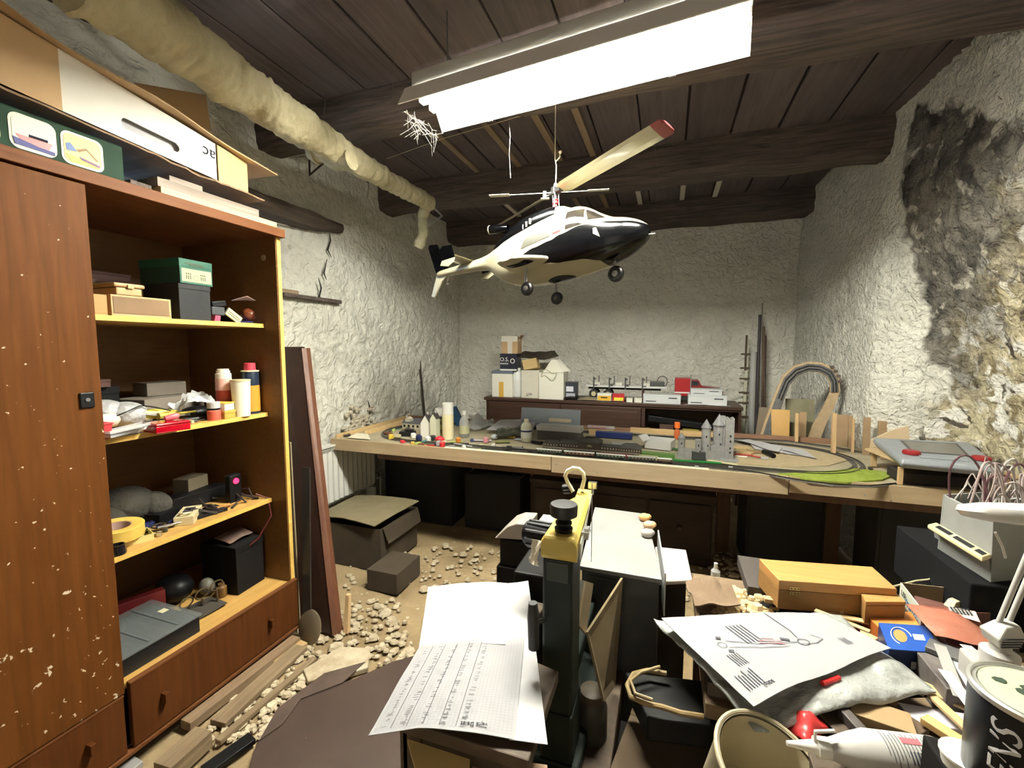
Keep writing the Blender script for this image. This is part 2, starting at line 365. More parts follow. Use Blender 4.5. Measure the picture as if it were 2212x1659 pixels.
# ================================================ FLUORESCENT LAMP
A = U(878, 208, z=2.36); B = U(955, 286, z=2.36); D = U(1620, 121, z=2.36)
ang = math.atan2(D.y-B.y, D.x-B.x); Llen = (D-B).length; wdt = .27
lam = T('fluorescent_light', 'long twin-tube fluorescent light with white metal reflector hung under the beams', 'ceiling light', (B.x, B.y, 2.36))
lm = plain('white_enamel_reflector', (.86, .85, .80), .45); 
lmo = plain('lamp_body_enamel', (.40, .39, .36), .5)
def lp(a, b, z): return (B.x+a*math.cos(ang)+b*math.sin(ang), B.y+a*math.sin(ang)-b*math.cos(ang), z)
def prof(g, pts, a0, a1, m=0): g.loft([[lp(a, b, z) for b, z in pts] for a in (a0, a1)], m)
g = G(); prof(g, [(.06, 2.505), (.215, 2.505), (.215, 2.448), (.06, 2.448)], .0, Llen); part(lam, 'housing', g, lmo, bevel=.004)
g = G(); prof(g, [(0, 2.36), (.06, 2.444), (.06, 2.448), (-.003, 2.362)], 0, Llen); part(lam, 'reflector', g, lm)
g = G(); prof(g, [(.215, 2.444), (.262, 2.364), (.266, 2.365), (.219, 2.448)], -.03, Llen); part(lam, 'reflector', g, lm)
for b in (.10, .17):
    g = G(); g.tube([lp(.05, b, 2.404), lp(Llen-.04, b, 2.404)], .013, 14)
    part(lam, 'tube', g, plain('glowing_tube', (1, 1, 1), .5, emit=((1, .985, .86), TUBE_POWER)), smooth=True)
for b in (.10, .17):
    for a in (.025, Llen-.015):
        g = G(); g.at(lp(a, b, 2.418), ang); g.box(-.012, .012, -.016, .016, -.02, .03); part(lam, 'tube_holder', g, white, bevel=.003)
g = G()
for a in (.2, .80): g = G(); g.at(lp(a*Llen, 0, 2.358), ang); g.box(-.012, .012, -.004, .006, -.001, .012); part(lam, 'clip', g, dsteel)
for a in (.1, .92): g = G(); g.tube([lp(a*Llen, .135, 2.505), lp(a*Llen, .135, 2.75)], .003, 6); part(lam, 'hanging_wire', g, dsteel)
# cobwebs at the lamp's left end and hanging threads
webm = plain('dusty_cobweb', (.14, .13, .11), .9)
g = G(); random.seed(5)
P0 = Vector(lp(-.02, .22, 2.375)); P1 = Vector(lp(0, .02, 2.36))
for i in range(40):
    t = random.random(); a = P0.lerp(P1, t); b = P0.lerp(P1, min(1, max(0, t+random.uniform(-.5, .5))))+Vector((random.uniform(-.05, .02), 0, random.uniform(-.11, -.01)))
    g.tube([a+Vector((random.uniform(-.03, .01), 0, random.uniform(-.06, 0))), a.lerp(b, .5)+Vector((0, 0, -.015)), b], .0005, 4)
S('cobweb', 'tangled dusty cobweb at the left end of the fluorescent light', 'cobweb', g, webm, kind='stuff')
for (a, b, y, lab) in (((852,85),(848,212),1.75,'dusty cobweb strand hanging from the ceiling left of the light'), ((1099,255),(1103,385),1.9,'long dusty cobweb strand hanging below the left part of the light'),
                    ((702,215),(699,262),2.05,'short cobweb strand hanging in front of the first beam near the pipe'), ((1410,300),(1425,383),3.25,'thin cobweb strand hanging beside the rotor blade tip')):
    p, q = U(*a, y=y), U(*b, y=y); g = G(); g.tube([p, p.lerp(q, .3)+Vector((.004, 0, 0)), p.lerp(q, .6)-Vector((.003, 0, 0)), q], [.0010, .0017, .0010, .0016], 5); S('cobweb_strand', lab, 'cobweb', g, webm)
g = G(); a = U(835, 343, y=2.75); b = U(955, 300, y=2.45); c = U(1160, 240, y=2.3); g.tube([a, b, c], .0022, 6); S('string', 'taut string running from the lagged pipe to behind the light', 'string', g, plain('old_string', (.45, .38, .28), .9))

# ================================================ LAGGED PIPE along the left of the ceiling
foam = mat('yellowed_pipe_lagging', (.34, .29, .17), .95, var=((.55, .50, .34), 7, .25), bump=(24, .7, .02))
zp = 2.42
ctrl = [(150,-70,58),(270,10,56),(370,75,53),(480,160,45),(600,240,39),(700,305,34),(800,368,24),(860,402,20),(930,440,18)]
pts = []; 
for a in ctrl:
    p = U(a[0], a[1], z=zp); d = (p-cam.location).length; pts.append((p, a[2]/FPX*d*.80))
g = G(); rings = []; n = 26
def cat(pp, t):
    i = min(int(t), len(pp)-2); f = t-i; return pp[i][0].lerp(pp[i+1][0], f), pp[i][1]*(1-f)+pp[i+1][1]*f
tot = 300
for k in range(tot+1):
    t = (len(pts)-1)*k/tot; c, r = cat(pts, t); c2, _ = cat(pts, min(len(pts)-1, t+.05)); c1, _ = cat(pts, max(0, t-.05))
    tg = (c2-c1).normalized(); sx = tg.cross(Vector((0, 0, 1))).normalized(); uz = sx.cross(tg); rg = []
    for j in range(n):
        a = 2*PI*j/n; d = sx*math.cos(a)+uz*math.sin(a); p = c+d*r
        ln = c.y*20+a*.6
        rr = r*(.97+.085*abs(math.sin(c.y*34+a*.5+noise.noise(c*7)*4))+.20*noise.noise(p*8)+.20*(.3-abs(noise.noise(p*17)))+.10*noise.noise(p*40))
        if k in (0, tot): rr *= .6
        rg.append(c+d*rr)
    rings.append(rg)
g.loft(rings)
pipe = T('lagged_pipe', 'thick pipe wrapped in lumpy yellowed lagging running under the ceiling', 'pipe', pts[4][0])
part(pipe, 'lagging', g, foam, smooth=60)
def lumpy(g, path, rad, sd=0):
    P = []; 
    for i in range(len(path)-1):
        for k in range(10): P.append(Vector(path[i]).lerp(Vector(path[i+1]), k/10))
    P.append(Vector(path[-1]))
    g.tube(P, [rad*(1+.35*noise.noise(p*30+Vector((sd, 0, 0)))) for p in P], 12)
g = G(); e = U(925, 440, z=2.42); lumpy(g, [e+Vector((0,0,.02)), U(912, 470, y=e.y), U(915, 505, y=e.y), U(903, 535, y=e.y)], .036); part(pipe, 'lagging', g, foam, smooth=60)
g = G(); e2 = U(760, 345, z=2.36); lumpy(g, [e2, U(730, 352, y=e2.y), U(690, 330, y=e2.y), U(672, 328, y=e2.y)], .045, 4); part(pipe, 'lagging', g, foam, smooth=60)
g = G(); g.tube([U(938,450,y=2.9), U(955,466,y=2.95), U(925,488,y=3.2)], .006, 8); part(pipe, 'bracket', g, dsteel)
g = G(); g.tube([U(668,330,y=2.35), U(669,378,y=2.35), U(705,347,y=2.35)], .007, 8); part(pipe, 'bracket', g, plain('rusty_bracket', (.05, .03, .025), .7))
g = G(); c = U(795, 380, y=2.6)
for k in range(3): g.tube([c+Vector(((.022+.006*k)*math.cos(a), .01*k, (.045-.006*k)*math.sin(a))) for a in [2*PI*j/16 for j in range(17)]], .0022, 5)
g.tube([c, c+Vector((.005, 0, -.06)), c+Vector((-.01, 0, -.14))], .0022, 5); g.tube([c+Vector((0,0,.04)), c+Vector((-.005,0,.14))], .0022, 5)
S('string_loop', 'loop of pale string dangling from the lagged pipe', 'string', g, webm)
# ================================================ WARDROBE
FX = -1.665
mah = mat('mahogany_veneer', (.060, .018, .004), .6, var=((.095, .030, .007), 1, .25), grain='z', bump=(30, .06, .001), spec=.12)
mahd = mat('mahogany_veneer_paint_flecked', (.075, .024, .004), .6, var=((.12, .040, .008), 1, .25), grain='z', spk=((.55, .45, .34), 52, .645, .055), spec=.12)
mahy = mat('mahogany_veneer_lengthwise', (.10, .035, .012), .55, var=((.16, .06, .022), 1, .25), grain='y', spec=.12)
inn = mat('amber_plywood_lining', (.12, .052, .010), .6, var=((.16, .072, .016), 1, .3), grain='y')
edge = mat('yellow_chipboard_edge', (.60, .36, .07), .6, var=((.70, .46, .12), 40, .3))
shf = mat('yellow_shelf_board', (.42, .24, .06), .55, var=((.5, .30, .09), 1.5, .4), grain='y')
wd = T('wardrobe', 'mahogany wardrobe with one side open to four shelves and paint-flecked door', 'wardrobe', (FX-.3, .9, 0))
g = G(); g.box(-2.275, -1.64, -.2, 1.602, 1.885, 1.922); part(wd, 'top_panel', g, mahy, bevel=.002)
g = G(); g.box(-2.265, FX-.004, 1.572, 1.596, .045, 1.885); part(wd, 'side_panel', g, inn)
g = G(); g.box(FX-.004, FX, 1.576, 1.596, .045, 1.885); part(wd, 'edge_strip', g, edge, label='worn pale front edge of the right side panel')
g = G(); g.box(-2.265, FX-.02, .85, .868, .045, 1.885); part(wd, 'divider', g, inn)
g = G(); g.box(-2.265, FX-.02, -.2, -.18, .045, 1.885); part(wd, 'side_panel', g, mah)
g = G(); g.box(-2.275, -2.262, -.2, 1.596, .045, 1.885); part(wd, 'back_panel', g, inn)
g = G(); g.box(-2.26, FX-.01, -.18, 1.572, .262, .28); part(wd, 'bottom_board', g, shf)
g = G(); g.box(-2.26, FX-.03, -.18, 1.572, .0, .045); part(wd, 'plinth', g, dkwood)
d1 = G(); d1.box(FX, FX+.02, .374, .872, .268, 1.878); d = part(wd, 'door', d1, mahd, bevel=.002, label='closed door with white paint flecks and a black lock')
g = G(); g.box(FX+.02, FX+.026, .815, .851, 1.215, 1.262); part(d, 'lock', g, black, bevel=.003)
g = G(); g.at((FX+.026, .833, 1.24), 0, 0, PI/2); g.lathe([(.006, 0), (.006, .002)], 12); part(d, 'keyhole', g, dsteel)
g = G(); g.at((FX+.0195, .65, 1.80), 0, 0, PI/2); g.lathe([(.009, 0), (.006, .002)], 10); part(d, 'knot', g, plain('dark_knot', (.03, .012, .006), .6))
g = G(); g.box(FX, FX+.02, -.13, .370, .268, 1.878); part(wd, 'door', g, mahd, bevel=.002, label='closed paint-flecked door farthest from the open shelves')
def drawer(y0, y1, hs, z1=.258, dx=0):
    g = G(); g.box(FX-.002, FX+.018+dx, y0, y1, .062, z1); dr = part(wd, 'drawer', g, mah, bevel=.002)
    g = G(); g.box(FX+.0, FX+.0205+dx, y0, y1, z1+.0005, z1+.006); part(dr, 'edge_strip', g, mahy)
    for y in hs:
        g = G(); g.box(FX+.018+dx, FX+.042+dx, y-.008, y+.008, .150, .185); part(dr, 'handle', g, mah, bevel=.002)
drawer(.374, .868, (.77,)); drawer(.888, 1.592, (.985, 1.43), .285)
drawer(-.13, .370, (.1,))
g = G(); g.box(FX-.01, FX+.024, -.18, 1.597, .045, .058); part(wd, 'base_rail', g, mahy, bevel=.002)
SZ = (1.493, 1.082, .672)
SX = -1.755
for z in SZ:
    g = G(); g.box(-2.258, SX-.003, .868, 1.57, z-.008, z+.010); sh = part(wd, 'shelf', g, shf)
    g = G(); g.box(SX-.003, SX, .868, 1.57, z-.008, z+.010); part(sh, 'edge_strip', g, edge)
g = G(); g.at((-1.74, 1.571, 1.80), 0, PI/2); g.lathe([(.013, 0), (.013, .002)], 14); part(wd, 'hole_plug', g, plain('pale_plug', (.35, .27, .16), .6))

def cyl(name, label, cat_, c, prof, mats, n=22, group=None, rz=0, rx=0, ry=0):
    """thing turned from named profile parts: prof = [(part name, [(r, z)...], material)]"""
    t = T(name, label, cat_, c, group)
    for pn, pr, m_ in prof:
        g = G(); g.at(c, rz, rx, ry); g.lathe(pr, n); part(t, pn, g, m_, smooth=True)
    return t
def carton(name, label, cat_, c, d, rz, m_, lid=None, lidm=None, tape=None, group=None, rx=0, ry=0, bev=.0015):
    """closed box: walls, overlapping lid or folded flaps, optional tape"""
    t = T(name, label, cat_, c, group); h = d[2]
    if lid:
        g = G(); g.at(c, rz, rx, ry); g.box(-d[0]/2, d[0]/2, -d[1]/2, d[1]/2, 0, h-lid*.3); part(t, 'body', g, m_, bevel=bev)
        g = G(); g.at(c, rz, rx, ry); e = .0018; g.box(-d[0]/2-e, d[0]/2+e, -d[1]/2-e, d[1]/2+e, h-lid, h); part(t, 'lid', g, lidm or m_, bevel=bev)
    else:
        g = G(); g.at(c, rz, rx, ry); g.box(-d[0]/2, d[0]/2, -d[1]/2, d[1]/2, 0, h-.0015); part(t, 'body', g, m_, bevel=bev)
        for s_ in (-1, 1):
            g = G(); g.at(c, rz, rx, ry)
            a, b = sorted((s_*.0008, s_*(d[1]/2-.001))); g.box(-d[0]/2+.001, d[0]/2-.001, a, b, h-.0015, h); part(t, 'flap', g, lidm or m_)
    if tape:
        g = G(); g.at(c, rz, rx, ry); g.box(-d[0]/2-.0006, d[0]/2+.0006, -.02, .02, h, h+.0005); g.box(d[0]/2, d[0]/2+.0006, -.02, .02, h-.05, h)
        g.box(-d[0]/2-.0006, -d[0]/2, -.02, .02, h-.05, h); part(t, 'tape', g, tape)
    t['_'] = 1; del t['_']
    return t
def patch(par, name, c, rz, rect, m_, side='x', off=0, rx=0, ry=0, th=.0008):
    """flat printed label on a box face; side x: face at +x, rect=(y0,y1,z0,z1); side -y: rect=(x0,x1,z0,z1); side z: rect=(x0,x1,y0,y1)"""
    g = G(); g.at(c, rz, rx, ry); a, b, e, f = rect
    if side == 'x': g.box(off, off+th, a, b, e, f)
    elif side == '-y': g.box(a, b, -off-th, -off, e, f)
    else: g.box(a, b, e, f, off, off+th)
    return part(par, name, g, m_)

# ---- things on top of the wardrobe
ZT = 1.922
# green children's block box
gb = T('toy_block_box', 'dark green toy box with framed pictures of a ship and a crane on the wardrobe', 'toy box', (-1.79, .75, ZT))
tg = mat('green_printed_tin', (.012, .032, .018), .7, var=((.018, .045, .026), 12, .3), spec=.15); g = G(); g.box(-1.93, -1.69, .42, 1.005, ZT, ZT+.125); part(gb, 'body', g, tg, bevel=.006)
xf = -1.6895
for k, (y0, y1) in enumerate(((.47, .60), (.625, .735), (.775, .885+.04))):
    pass
pics = [U(20, 245, x=xf), U(122, 335, x=xf), U(133, 283, x=xf), U(222, 368, x=xf)]
def rr(y0, y1, z0, z1, r, x):
    P = []
    for cy, cz, a0 in ((y1-r, z1-r, 0), (y0+r, z1-r, 90), (y0+r, z0+r, 180), (y1-r, z0+r, 270)):
        for a in range(0, 91, 18): P.append((x, cy+r*math.cos(R(a0+a)), cz+r*math.sin(R(a0+a))))
    return P
z0, z1 = ZT+.018, ZT+.112
fr1 = [(U(20, 300, x=xf).y, U(121, 300, x=xf).y), (U(133, 330, x=xf).y, U(222, 330, x=xf).y)]
w1 = fr1[0][1]-fr1[0][0]; fr1.append((fr1[0][0]-w1-.017, fr1[0][0]-.017))
for k, (y0, y1) in enumerate(fr1):
    g = G(); g.slab(rr(y0, y1, z0, z1, .02, xf), (.0008, 0, 0)); fr_ = part(gb, 'picture_frame', g, plain('cream_print', (.72, .66, .50), .6))
    bgc = [plain('pale_sky_print', (.52, .54, .48), .6), plain('sand_print', (.55, .42, .2), .6), plain('pale_sky_print', (.5, .5, .5), .6)][k]
    g = G(); g.slab(rr(y0+.006, y1-.006, z0+.006, z1-.006, .016, xf+.001), (.0006, 0, 0)); part(gb, 'picture', g, bgc)
    X = xf+.0018; g = G()
    def q(*pt): return [(X, y0+(y1-y0)*a, z0+(z1-z0)*b) for a, b in pt]
    if k == 0:
        g.slab(q((.12,.40),(.9,.40),(.8,.16),(.3,.16)), (.0005,0,0), 0); g.slab(q((.06,.30),(.3,.26),(.6,.20),(.94,.18),(.94,.08),(.10,.10)), (.0009,0,0), 1)
        g.slab(q((.4,.48),(.8,.48),(.8,.40),(.4,.40)), (.0005,0,0), 2); part(gb, 'ship_print', g, [red, plain('navy_print', (.03,.03,.16), .6), ink])
    elif k == 1:
        g.slab(q((.10,.60),(.20,.66),(.36,.44),(.12,.40)), (.0005,0,0), 0); g.slab(q((.34,.50),(.56,.62),(.60,.58),(.40,.44)), (.0005,0,0), 1); g.slab(q((.54,.62),(.60,.60),(.86,.34),(.82,.32)), (.0005,0,0), 1)
        g.slab(q((.08,.30),(.5,.24),(.92,.10),(.2,.08)), (.0005,0,0), 2); g.slab(q((.4,.30),(.9,.20),(.88,.14),(.45,.22)), (.0009,0,0), 3)
        part(gb, 'crane_print', g, [plain('blue_print', (.08,.14,.32), .6), plain('brown_print', (.2,.11,.03), .6), plain('lime_print', (.33,.4,.08), .6), plain('purple_print', (.12,.03,.12), .6)])
# white archive box with cut handle, its brown flaps open
wx = -1.715
ab = T('archive_box', 'big white cardboard box with oval hand hole and open brown flaps on the wardrobe', 'box', (-1.9, 1.0, 2.06))
bz = lambda y: 2.092-(y-.865)*.073
tz = lambda y: 2.272-(y-.877)*.155
cw = mat('white_lined_cardboard', (.78, .75, .68), .7, var=((.7, .66, .58), 6, .3)); ci = mat('brown_cardboard_panel', (.43, .27, .13), .8, var=((.5, .33, .17), 5, .3))
g = G(); y0, y1 = .868, 1.347
# hole cut as a real opening: front panel built round it
ha, hb, hz = 1.03, 1.24, 0
hc0 = U(262, 262, x=wx); hc1 = U(388, 322, x=wx)
def fr_panel(g, ya, yb, e0, e1):   # strip between two slanting levels (fractions of height)
    g.slab([(wx, ya, bz(ya)*(1-e0[0])+tz(ya)*e0[0]), (wx, yb, bz(yb)*(1-e0[1])+tz(yb)*e0[1]), (wx, yb, bz(yb)*(1-e1[1])+tz(yb)*e1[1]), (wx, ya, bz(ya)*(1-e1[0])+tz(ya)*e1[0])], (-.004, 0, 0))
ya, yb = hc0.y, hc1.y
fa = (hc0.z-bz(ya))/(tz(ya)-bz(ya)); fb = (hc1.z-bz(yb))/(tz(yb)-bz(yb)); hh = .10
fr_panel(g, y0, ya, (0, 0), (1, 1)); fr_panel(g, yb, y1, (0, 0), (1, 1))
fr_panel(g, ya, yb, (0, 0), (fa-hh, fb-hh)); fr_panel(g, ya, yb, (fa+hh, fb+hh), (1, 1))
part(ab, 'front_panel', g, cw)
g = G(); n = 9     # corner fillets that round the ends of the slot
for (yy, f_, s_) in ((ya, fa, 1), (yb, fb, -1)):
    H = (tz(yy)-bz(yy)); zc_ = bz(yy)+H*f_; r = H*hh
    for sg in (1, -1):
        arc = [(wx, yy+s_*(r-r*math.cos(R(a))), zc_+sg*r*math.sin(R(a))) for a in range(0, 91, 15)]
        g.slab([(wx, yy, zc_+sg*r)]+arc[::-1][1:] if False else [(wx, yy, zc_+sg*r)]+[arc[k] for k in range(len(arc)-1)], (-.004, 0, 0))
part(ab, 'slot_end', g, cw)
g = G(); H = tz(1.1)-bz(1.1)
g.slab([(wx-.02, ya-.01, bz(ya)+.05), (wx-.02, yb+.02, bz(yb)+.04), (wx-.02, yb+.02, tz(yb)-.03), (wx-.02, ya-.01, tz(ya)-.03)], (-.003, 0, 0)); part(ab, 'inner_flap', g, plain('grey_inner_card', (.45, .44, .45), .8))
g = G(); g.slab([(wx, .55, bz(.55)), (wx, y0, bz(y0)), (wx, y0, tz(y0)), (wx, .55, tz(.55)-.0)], (-.004, 0, 0)); part(ab, 'side_panel', g, ci)
g = G(); g.slab([(wx+.002, 1.353, bz(1.353)), (wx+.004, 1.483, bz(1.48)), (wx+.004, 1.483, tz(1.48)), (wx+.002, 1.353, tz(1.353))], (-.004, 0, 0)); part(ab, 'end_panel', g, mat('yellowish_cardboard', (.62, .44, .2), .8, var=((.55, .38, .17), 6, .3)))
g = G(); g.slab([(wx, .55, bz(.55)), (wx, 1.483, bz(1.483)), (wx-.36, 1.483, bz(1.483)), (wx-.36, .55, bz(.55))], (0, 0, .004)); part(ab, 'bottom', g, ci)
g = G(); g.slab([(wx-.36, .55, bz(.55)), (wx-.36, 1.483, bz(1.483)), (wx-.36, 1.483, tz(1.483)), (wx-.36, .55, tz(.55))], (-.004, 0, 0)); part(ab, 'back_panel', g, ci)
g = G(); g.slab([(wx, 1.487, bz(1.487)), (wx-.36, 1.487, bz(1.487)), (wx-.36, 1.487, tz(1.487)), (wx, 1.487, tz(1.487))], (0, -.004, 0)); part(ab, 'side_panel', g, ci)
g = G(); a = [U(290, 178, x=wx-.16), U(445, 205, x=wx-.16), U(456, 285, x=wx-.16), U(330, 215, x=wx-.16)]; g.slab(a, (-.004, 0, 0)); part(ab, 'flap', g, ci, label='brown flap standing up behind the lid sheet')
M = frame(((wx+.0008), 1.318, bz(1.318)+.092), (0, -1, .1), (0, .05, -1)); text(ab, 'letters', 'ac', .062, M, ink)
cs = T('cardboard_sheet', 'long bowed cardboard sheet lying over the white box on the wardrobe', 'cardboard sheet', (-1.85, 1.1, 2.2))
g = G(); rings = []
for i in range(30):
    y = .50+(1.60-.50)*i/29; zz = tz(y)+.006+.006*math.sin(i*.4); xe = wx+.035+.012*math.sin(i*.5)
    rings.append([(xe, y, zz), (xe-.34, y, zz+.01), (xe-.34, y, zz+.016), (xe, y, zz+.005)])
g.loft(rings); part(cs, 'sheet', g, card)
g = G(); rings = []     # torn brown bag / lower card under the box
for i in range(40):
    y = .50+(1.53-.50)*i/39; zz = bz(y)-.008-.010*abs(noise.noise(Vector((y*9, 0, 0)))); xe = wx+.02+.02*noise.noise(Vector((y*14, 4, 0)))+(.02 if y > 1.35 else 0)
    rings.append([(xe, y, zz-.006), (xe-.3, y, zz-.004), (xe-.3, y, zz), (xe, y, zz)])
g.loft(rings); S('cardboard_sheet', 'ragged brown cardboard sheet under the white box on the wardrobe', 'cardboard sheet', g, mat('dark_cardboard', (.16, .10, .06), .85, var=((.25, .16, .09), 9, .4)))
# timber stacked beneath it
wdg = mat('weathered_white_board', (.16, .125, .10), .85, var=((.30, .25, .21), 1, .3), grain='y')
def plank(label, x0, x1, ya, yb, z0, z1, m_, cat_='plank', name='plank'):
    g = G(); g.box(x0, x1, ya, yb, z0, z1); return S(name, label, cat_, g, m_, bevel=.0015)
plank('long pale yellow batten lying along the wardrobe top edge', -1.75, -1.668, 1.10, 1.585, ZT, ZT+.03, piney)
plank('whitewashed board resting on the batten on the wardrobe', -1.78, -1.675, 1.095, 1.50, ZT+.03, ZT+.062, wdg)
plank('short grey offcut under the left end of the whitewashed board', -1.82, -1.69, 1.02, 1.085, ZT, ZT+.028, beamm)
plank('whitewashed block topmost on the boards under the box', -1.80, -1.682, 1.14, 1.26, ZT+.062, ZT+.082, wdg)

# ---- shelf 1
Z1 = SZ[0]+.010
brl = mat('brown_lacquered_board', (.15, .085, .035), .65, var=((.19, .11, .05), 12, .3)); tan = plain('tan_plastic', (.42, .27, .12), .45)
# small wooden drawer box lying on its side
t = T('wooden_box', 'small brown wooden drawer with pale edges on the top shelf', 'drawer', (-1.87, 1.03, Z1))
ya, yb = U(241, 660, x=-1.77).y, U(370, 660, x=-1.77).y
g = G(); g.tray(-1.97, -1.772, ya, yb, Z1, Z1+.072, .008); part(t, 'body', g, mat('pale_box_wood', (.42, .28, .13), .6), bevel=.001)
g = G(); g.box(-1.772, -1.7705, ya+.006, yb-.008, Z1+.010, Z1+.066); part(t, 'front_panel', g, brl)
t = T('tan_case', 'tan plastic case lying on the small brown wooden drawer', 'case', (-1.88, .98, Z1+.074))
ya2, yb2 = U(246, 620, x=-1.79).y, U(310, 620, x=-1.79).y
g = G(); g.box(-2.0, -1.79, ya2+.006, yb2-.006, Z1+.074, Z1+.10); part(t, 'base', g, tan, bevel=.004)
g = G(); g.box(-2.003, -1.786, ya2-.002, yb2+.004, Z1+.101, Z1+.116); part(t, 'lid', g, tan, bevel=.006)
g = G(); yc = (ya2+yb2)/2; g.box(-1.787, -1.783, yc-.008, yc+.012, Z1+.098, Z1+.112); part(t, 'clasp', g, tan, bevel=.001)
t = T('wooden_box', 'orange-brown wooden box half hidden by the wardrobe door on the top shelf', 'box', (-1.87, .92, Z1))
g = G(); g.tray(-1.95, -1.772, .875, U(232, 650, x=-1.77).y, Z1, Z1+.068, .006); part(t, 'body', g, mat('orange_box_wood', (.38, .19, .06), .6), bevel=.001)
g = G(); g.box(-1.9405, -1.78, .883, U(232, 650, x=-1.77).y-.008, Z1+.05, Z1+.056); part(t, 'inner_board', g, brl)
# black box with the green tin box on top
ya, yb = U(388, 650, x=-1.775).y, U(456, 650, x=-1.775).y
bc_ = (-1.88, (ya+yb)/2, Z1); bb = mat('scuffed_black_card', (.009, .010, .012), .75, spk=((.35, .3, .27), 22, .74))
carton('black_box', 'tall scuffed black box under the green tin on the top shelf', 'box', bc_, (.20, yb-ya, .140), R(1), bb, lid=.02)
gt = (-1.882, (ya+yb)/2+.004, Z1+.1405); dd = (.21, yb-ya+.008, .095)
gtn = plain('green_tin', (.010, .085, .055), .5); t = carton('tin_box', 'green tin box with cream dial panel standing on the tall black box', 'tin', gt, dd, R(3), mat('dark_green_tin_side', (.012, .05, .04), .45), lid=.03, lidm=gtn)
fx = dd[0]/2+.002
patch(t, 'front_print', gt, R(3), (-dd[1]/2, dd[1]/2, .001, .066), gtn, off=fx-.0016)
patch(t, 'dial_panel', gt, R(3), (-dd[1]/2+.006, dd[1]/2-.005, .008, .058), plain('cream_dial_panel', (.36, .35, .22), .6), off=fx-.0006)
g = G(); g.at(gt, R(3))
for y in (-.042, -.034, -.026, .018, .026, .034): g.box(fx+.0002, fx+.0007, y-.002, y+.002, .036, .042); g.box(fx+.0002, fx+.0006, y-.0015, y+.0015, .018, .033)
g.box(fx-.0002, fx+.0009, -.045, .03, .076, .081); g.box(fx-.0002, fx+.0009, -.028, .03, .070, .074)
for k in range(12):
    a = 2*PI*k/12; g.box(fx+.0002, fx+.0007, -.004+.010*math.cos(a)-.001, -.004+.010*math.cos(a)+.001, .024+.010*math.sin(a)-.001, .024+.010*math.sin(a)+.001)
part(t, 'scale_print', g, plain('olive_print', (.04, .06, .03), .6), kind='stuff')
# heap on the right of shelf 1
t = T('slide_viewer', 'black device with cream louvred grille leaning at the right of the top shelf', 'device', U(510, 688, x=-1.82))
c = U(505, 690, x=-1.80); g = G(); g.at((c.x-.03, c.y-.02, Z1+.022), 0, R(-38)); g.box(-.06, .03, -.03, .04, 0, .03); part(t, 'body', g, black, bevel=.004)
g = G(); g.at((c.x+.002, c.y-.018, Z1+.022), 0, R(-34)); g.box(0, .008, -.03, .045, -.004, .03); gr = part(t, 'grille', g, cream, bevel=.001)
g = G(); g.at((c.x+.002, c.y-.018, Z1+.022), 0, R(-34)); g.box(.008, .009, -.025, .04, .006, .008); g.box(.008, .009, -.025, .04, .015, .017); part(gr, 'louvre_slot', g, black, kind='stuff')
c = U(468, 690, x=-1.78)
for k in range(3):
    g = G(); g.at((c.x-.02, c.y, Z1+.0085*k), R(4*k)); g.box(-.03, .025, -.013, .013, 0, .008); S('pink_card_pack', 'small pink packet %s in the stack beside the black box' % ('at the bottom', 'in the middle', 'on top')[k], 'packet', g, plain('pink_card', (.5, .07, .13), .6), bevel=.001)
c = U(474, 660, x=-1.80); g = G(); g.at((c.x-.02, c.y-.012, Z1+.028), 0, 0); g.box(-.04, .03, -.03, .028, 0, .034); S('radio', 'small dark radio on the pink packets, two screws on its face', 'radio', g, plain('charcoal_plastic', (.04, .045, .05), .5), bevel=.003)
g = G(); g.at((c.x-.035, c.y-.0, Z1+.063), 0, R(10)); g.box(-.04, .03, -.025, .04, 0, .025); S('black_case', 'flat black case on top of the dark radio', 'case', g, black, bevel=.004)
c = U(535, 694, x=-1.785); g = G(); g.at((c.x-.03, c.y, Z1)); g.lathe([(.030, 0), (.042, .006), (.044, .009), (.040, .009), (.028, .003)], 24); S('blue_dish', 'shallow blue plastic dish at the right end of the top shelf', 'dish', g, plain('cobalt_plastic', (.02, .05, .35), .35), smooth=True)
c = U(552, 668, x=-1.80); g = G(); g.at((c.x-.04, c.y-.004, Z1+.042)); g.ball((0, 0, 0), (.034, .032, .032), 0, 18, 12); g.ball((.012, .016, -.012), (.026, .022, .022), 0, 14, 9)
S('brown_gourd', 'glossy brown round lump in wrinkled wrapping on the blue dish', 'ornament', g, mat('glossy_brown', (.12, .028, .01), .25, var=((.22, .06, .02), 9, .4), bump=(14, .7, .02)), smooth=60)
a = [U(500, 650, x=-1.86), U(535, 640, x=-1.80), U(574, 662, x=-1.80), U(560, 650, x=-1.86)]; g = G(); g.sheet(a, 8, 4, .006, 3); S('paper_scrap', 'pinkish white paper scrap draped over the brown lump on the top shelf', 'paper', g, plain('pink_white_paper', (.75, .6, .55), .8), smooth=60)
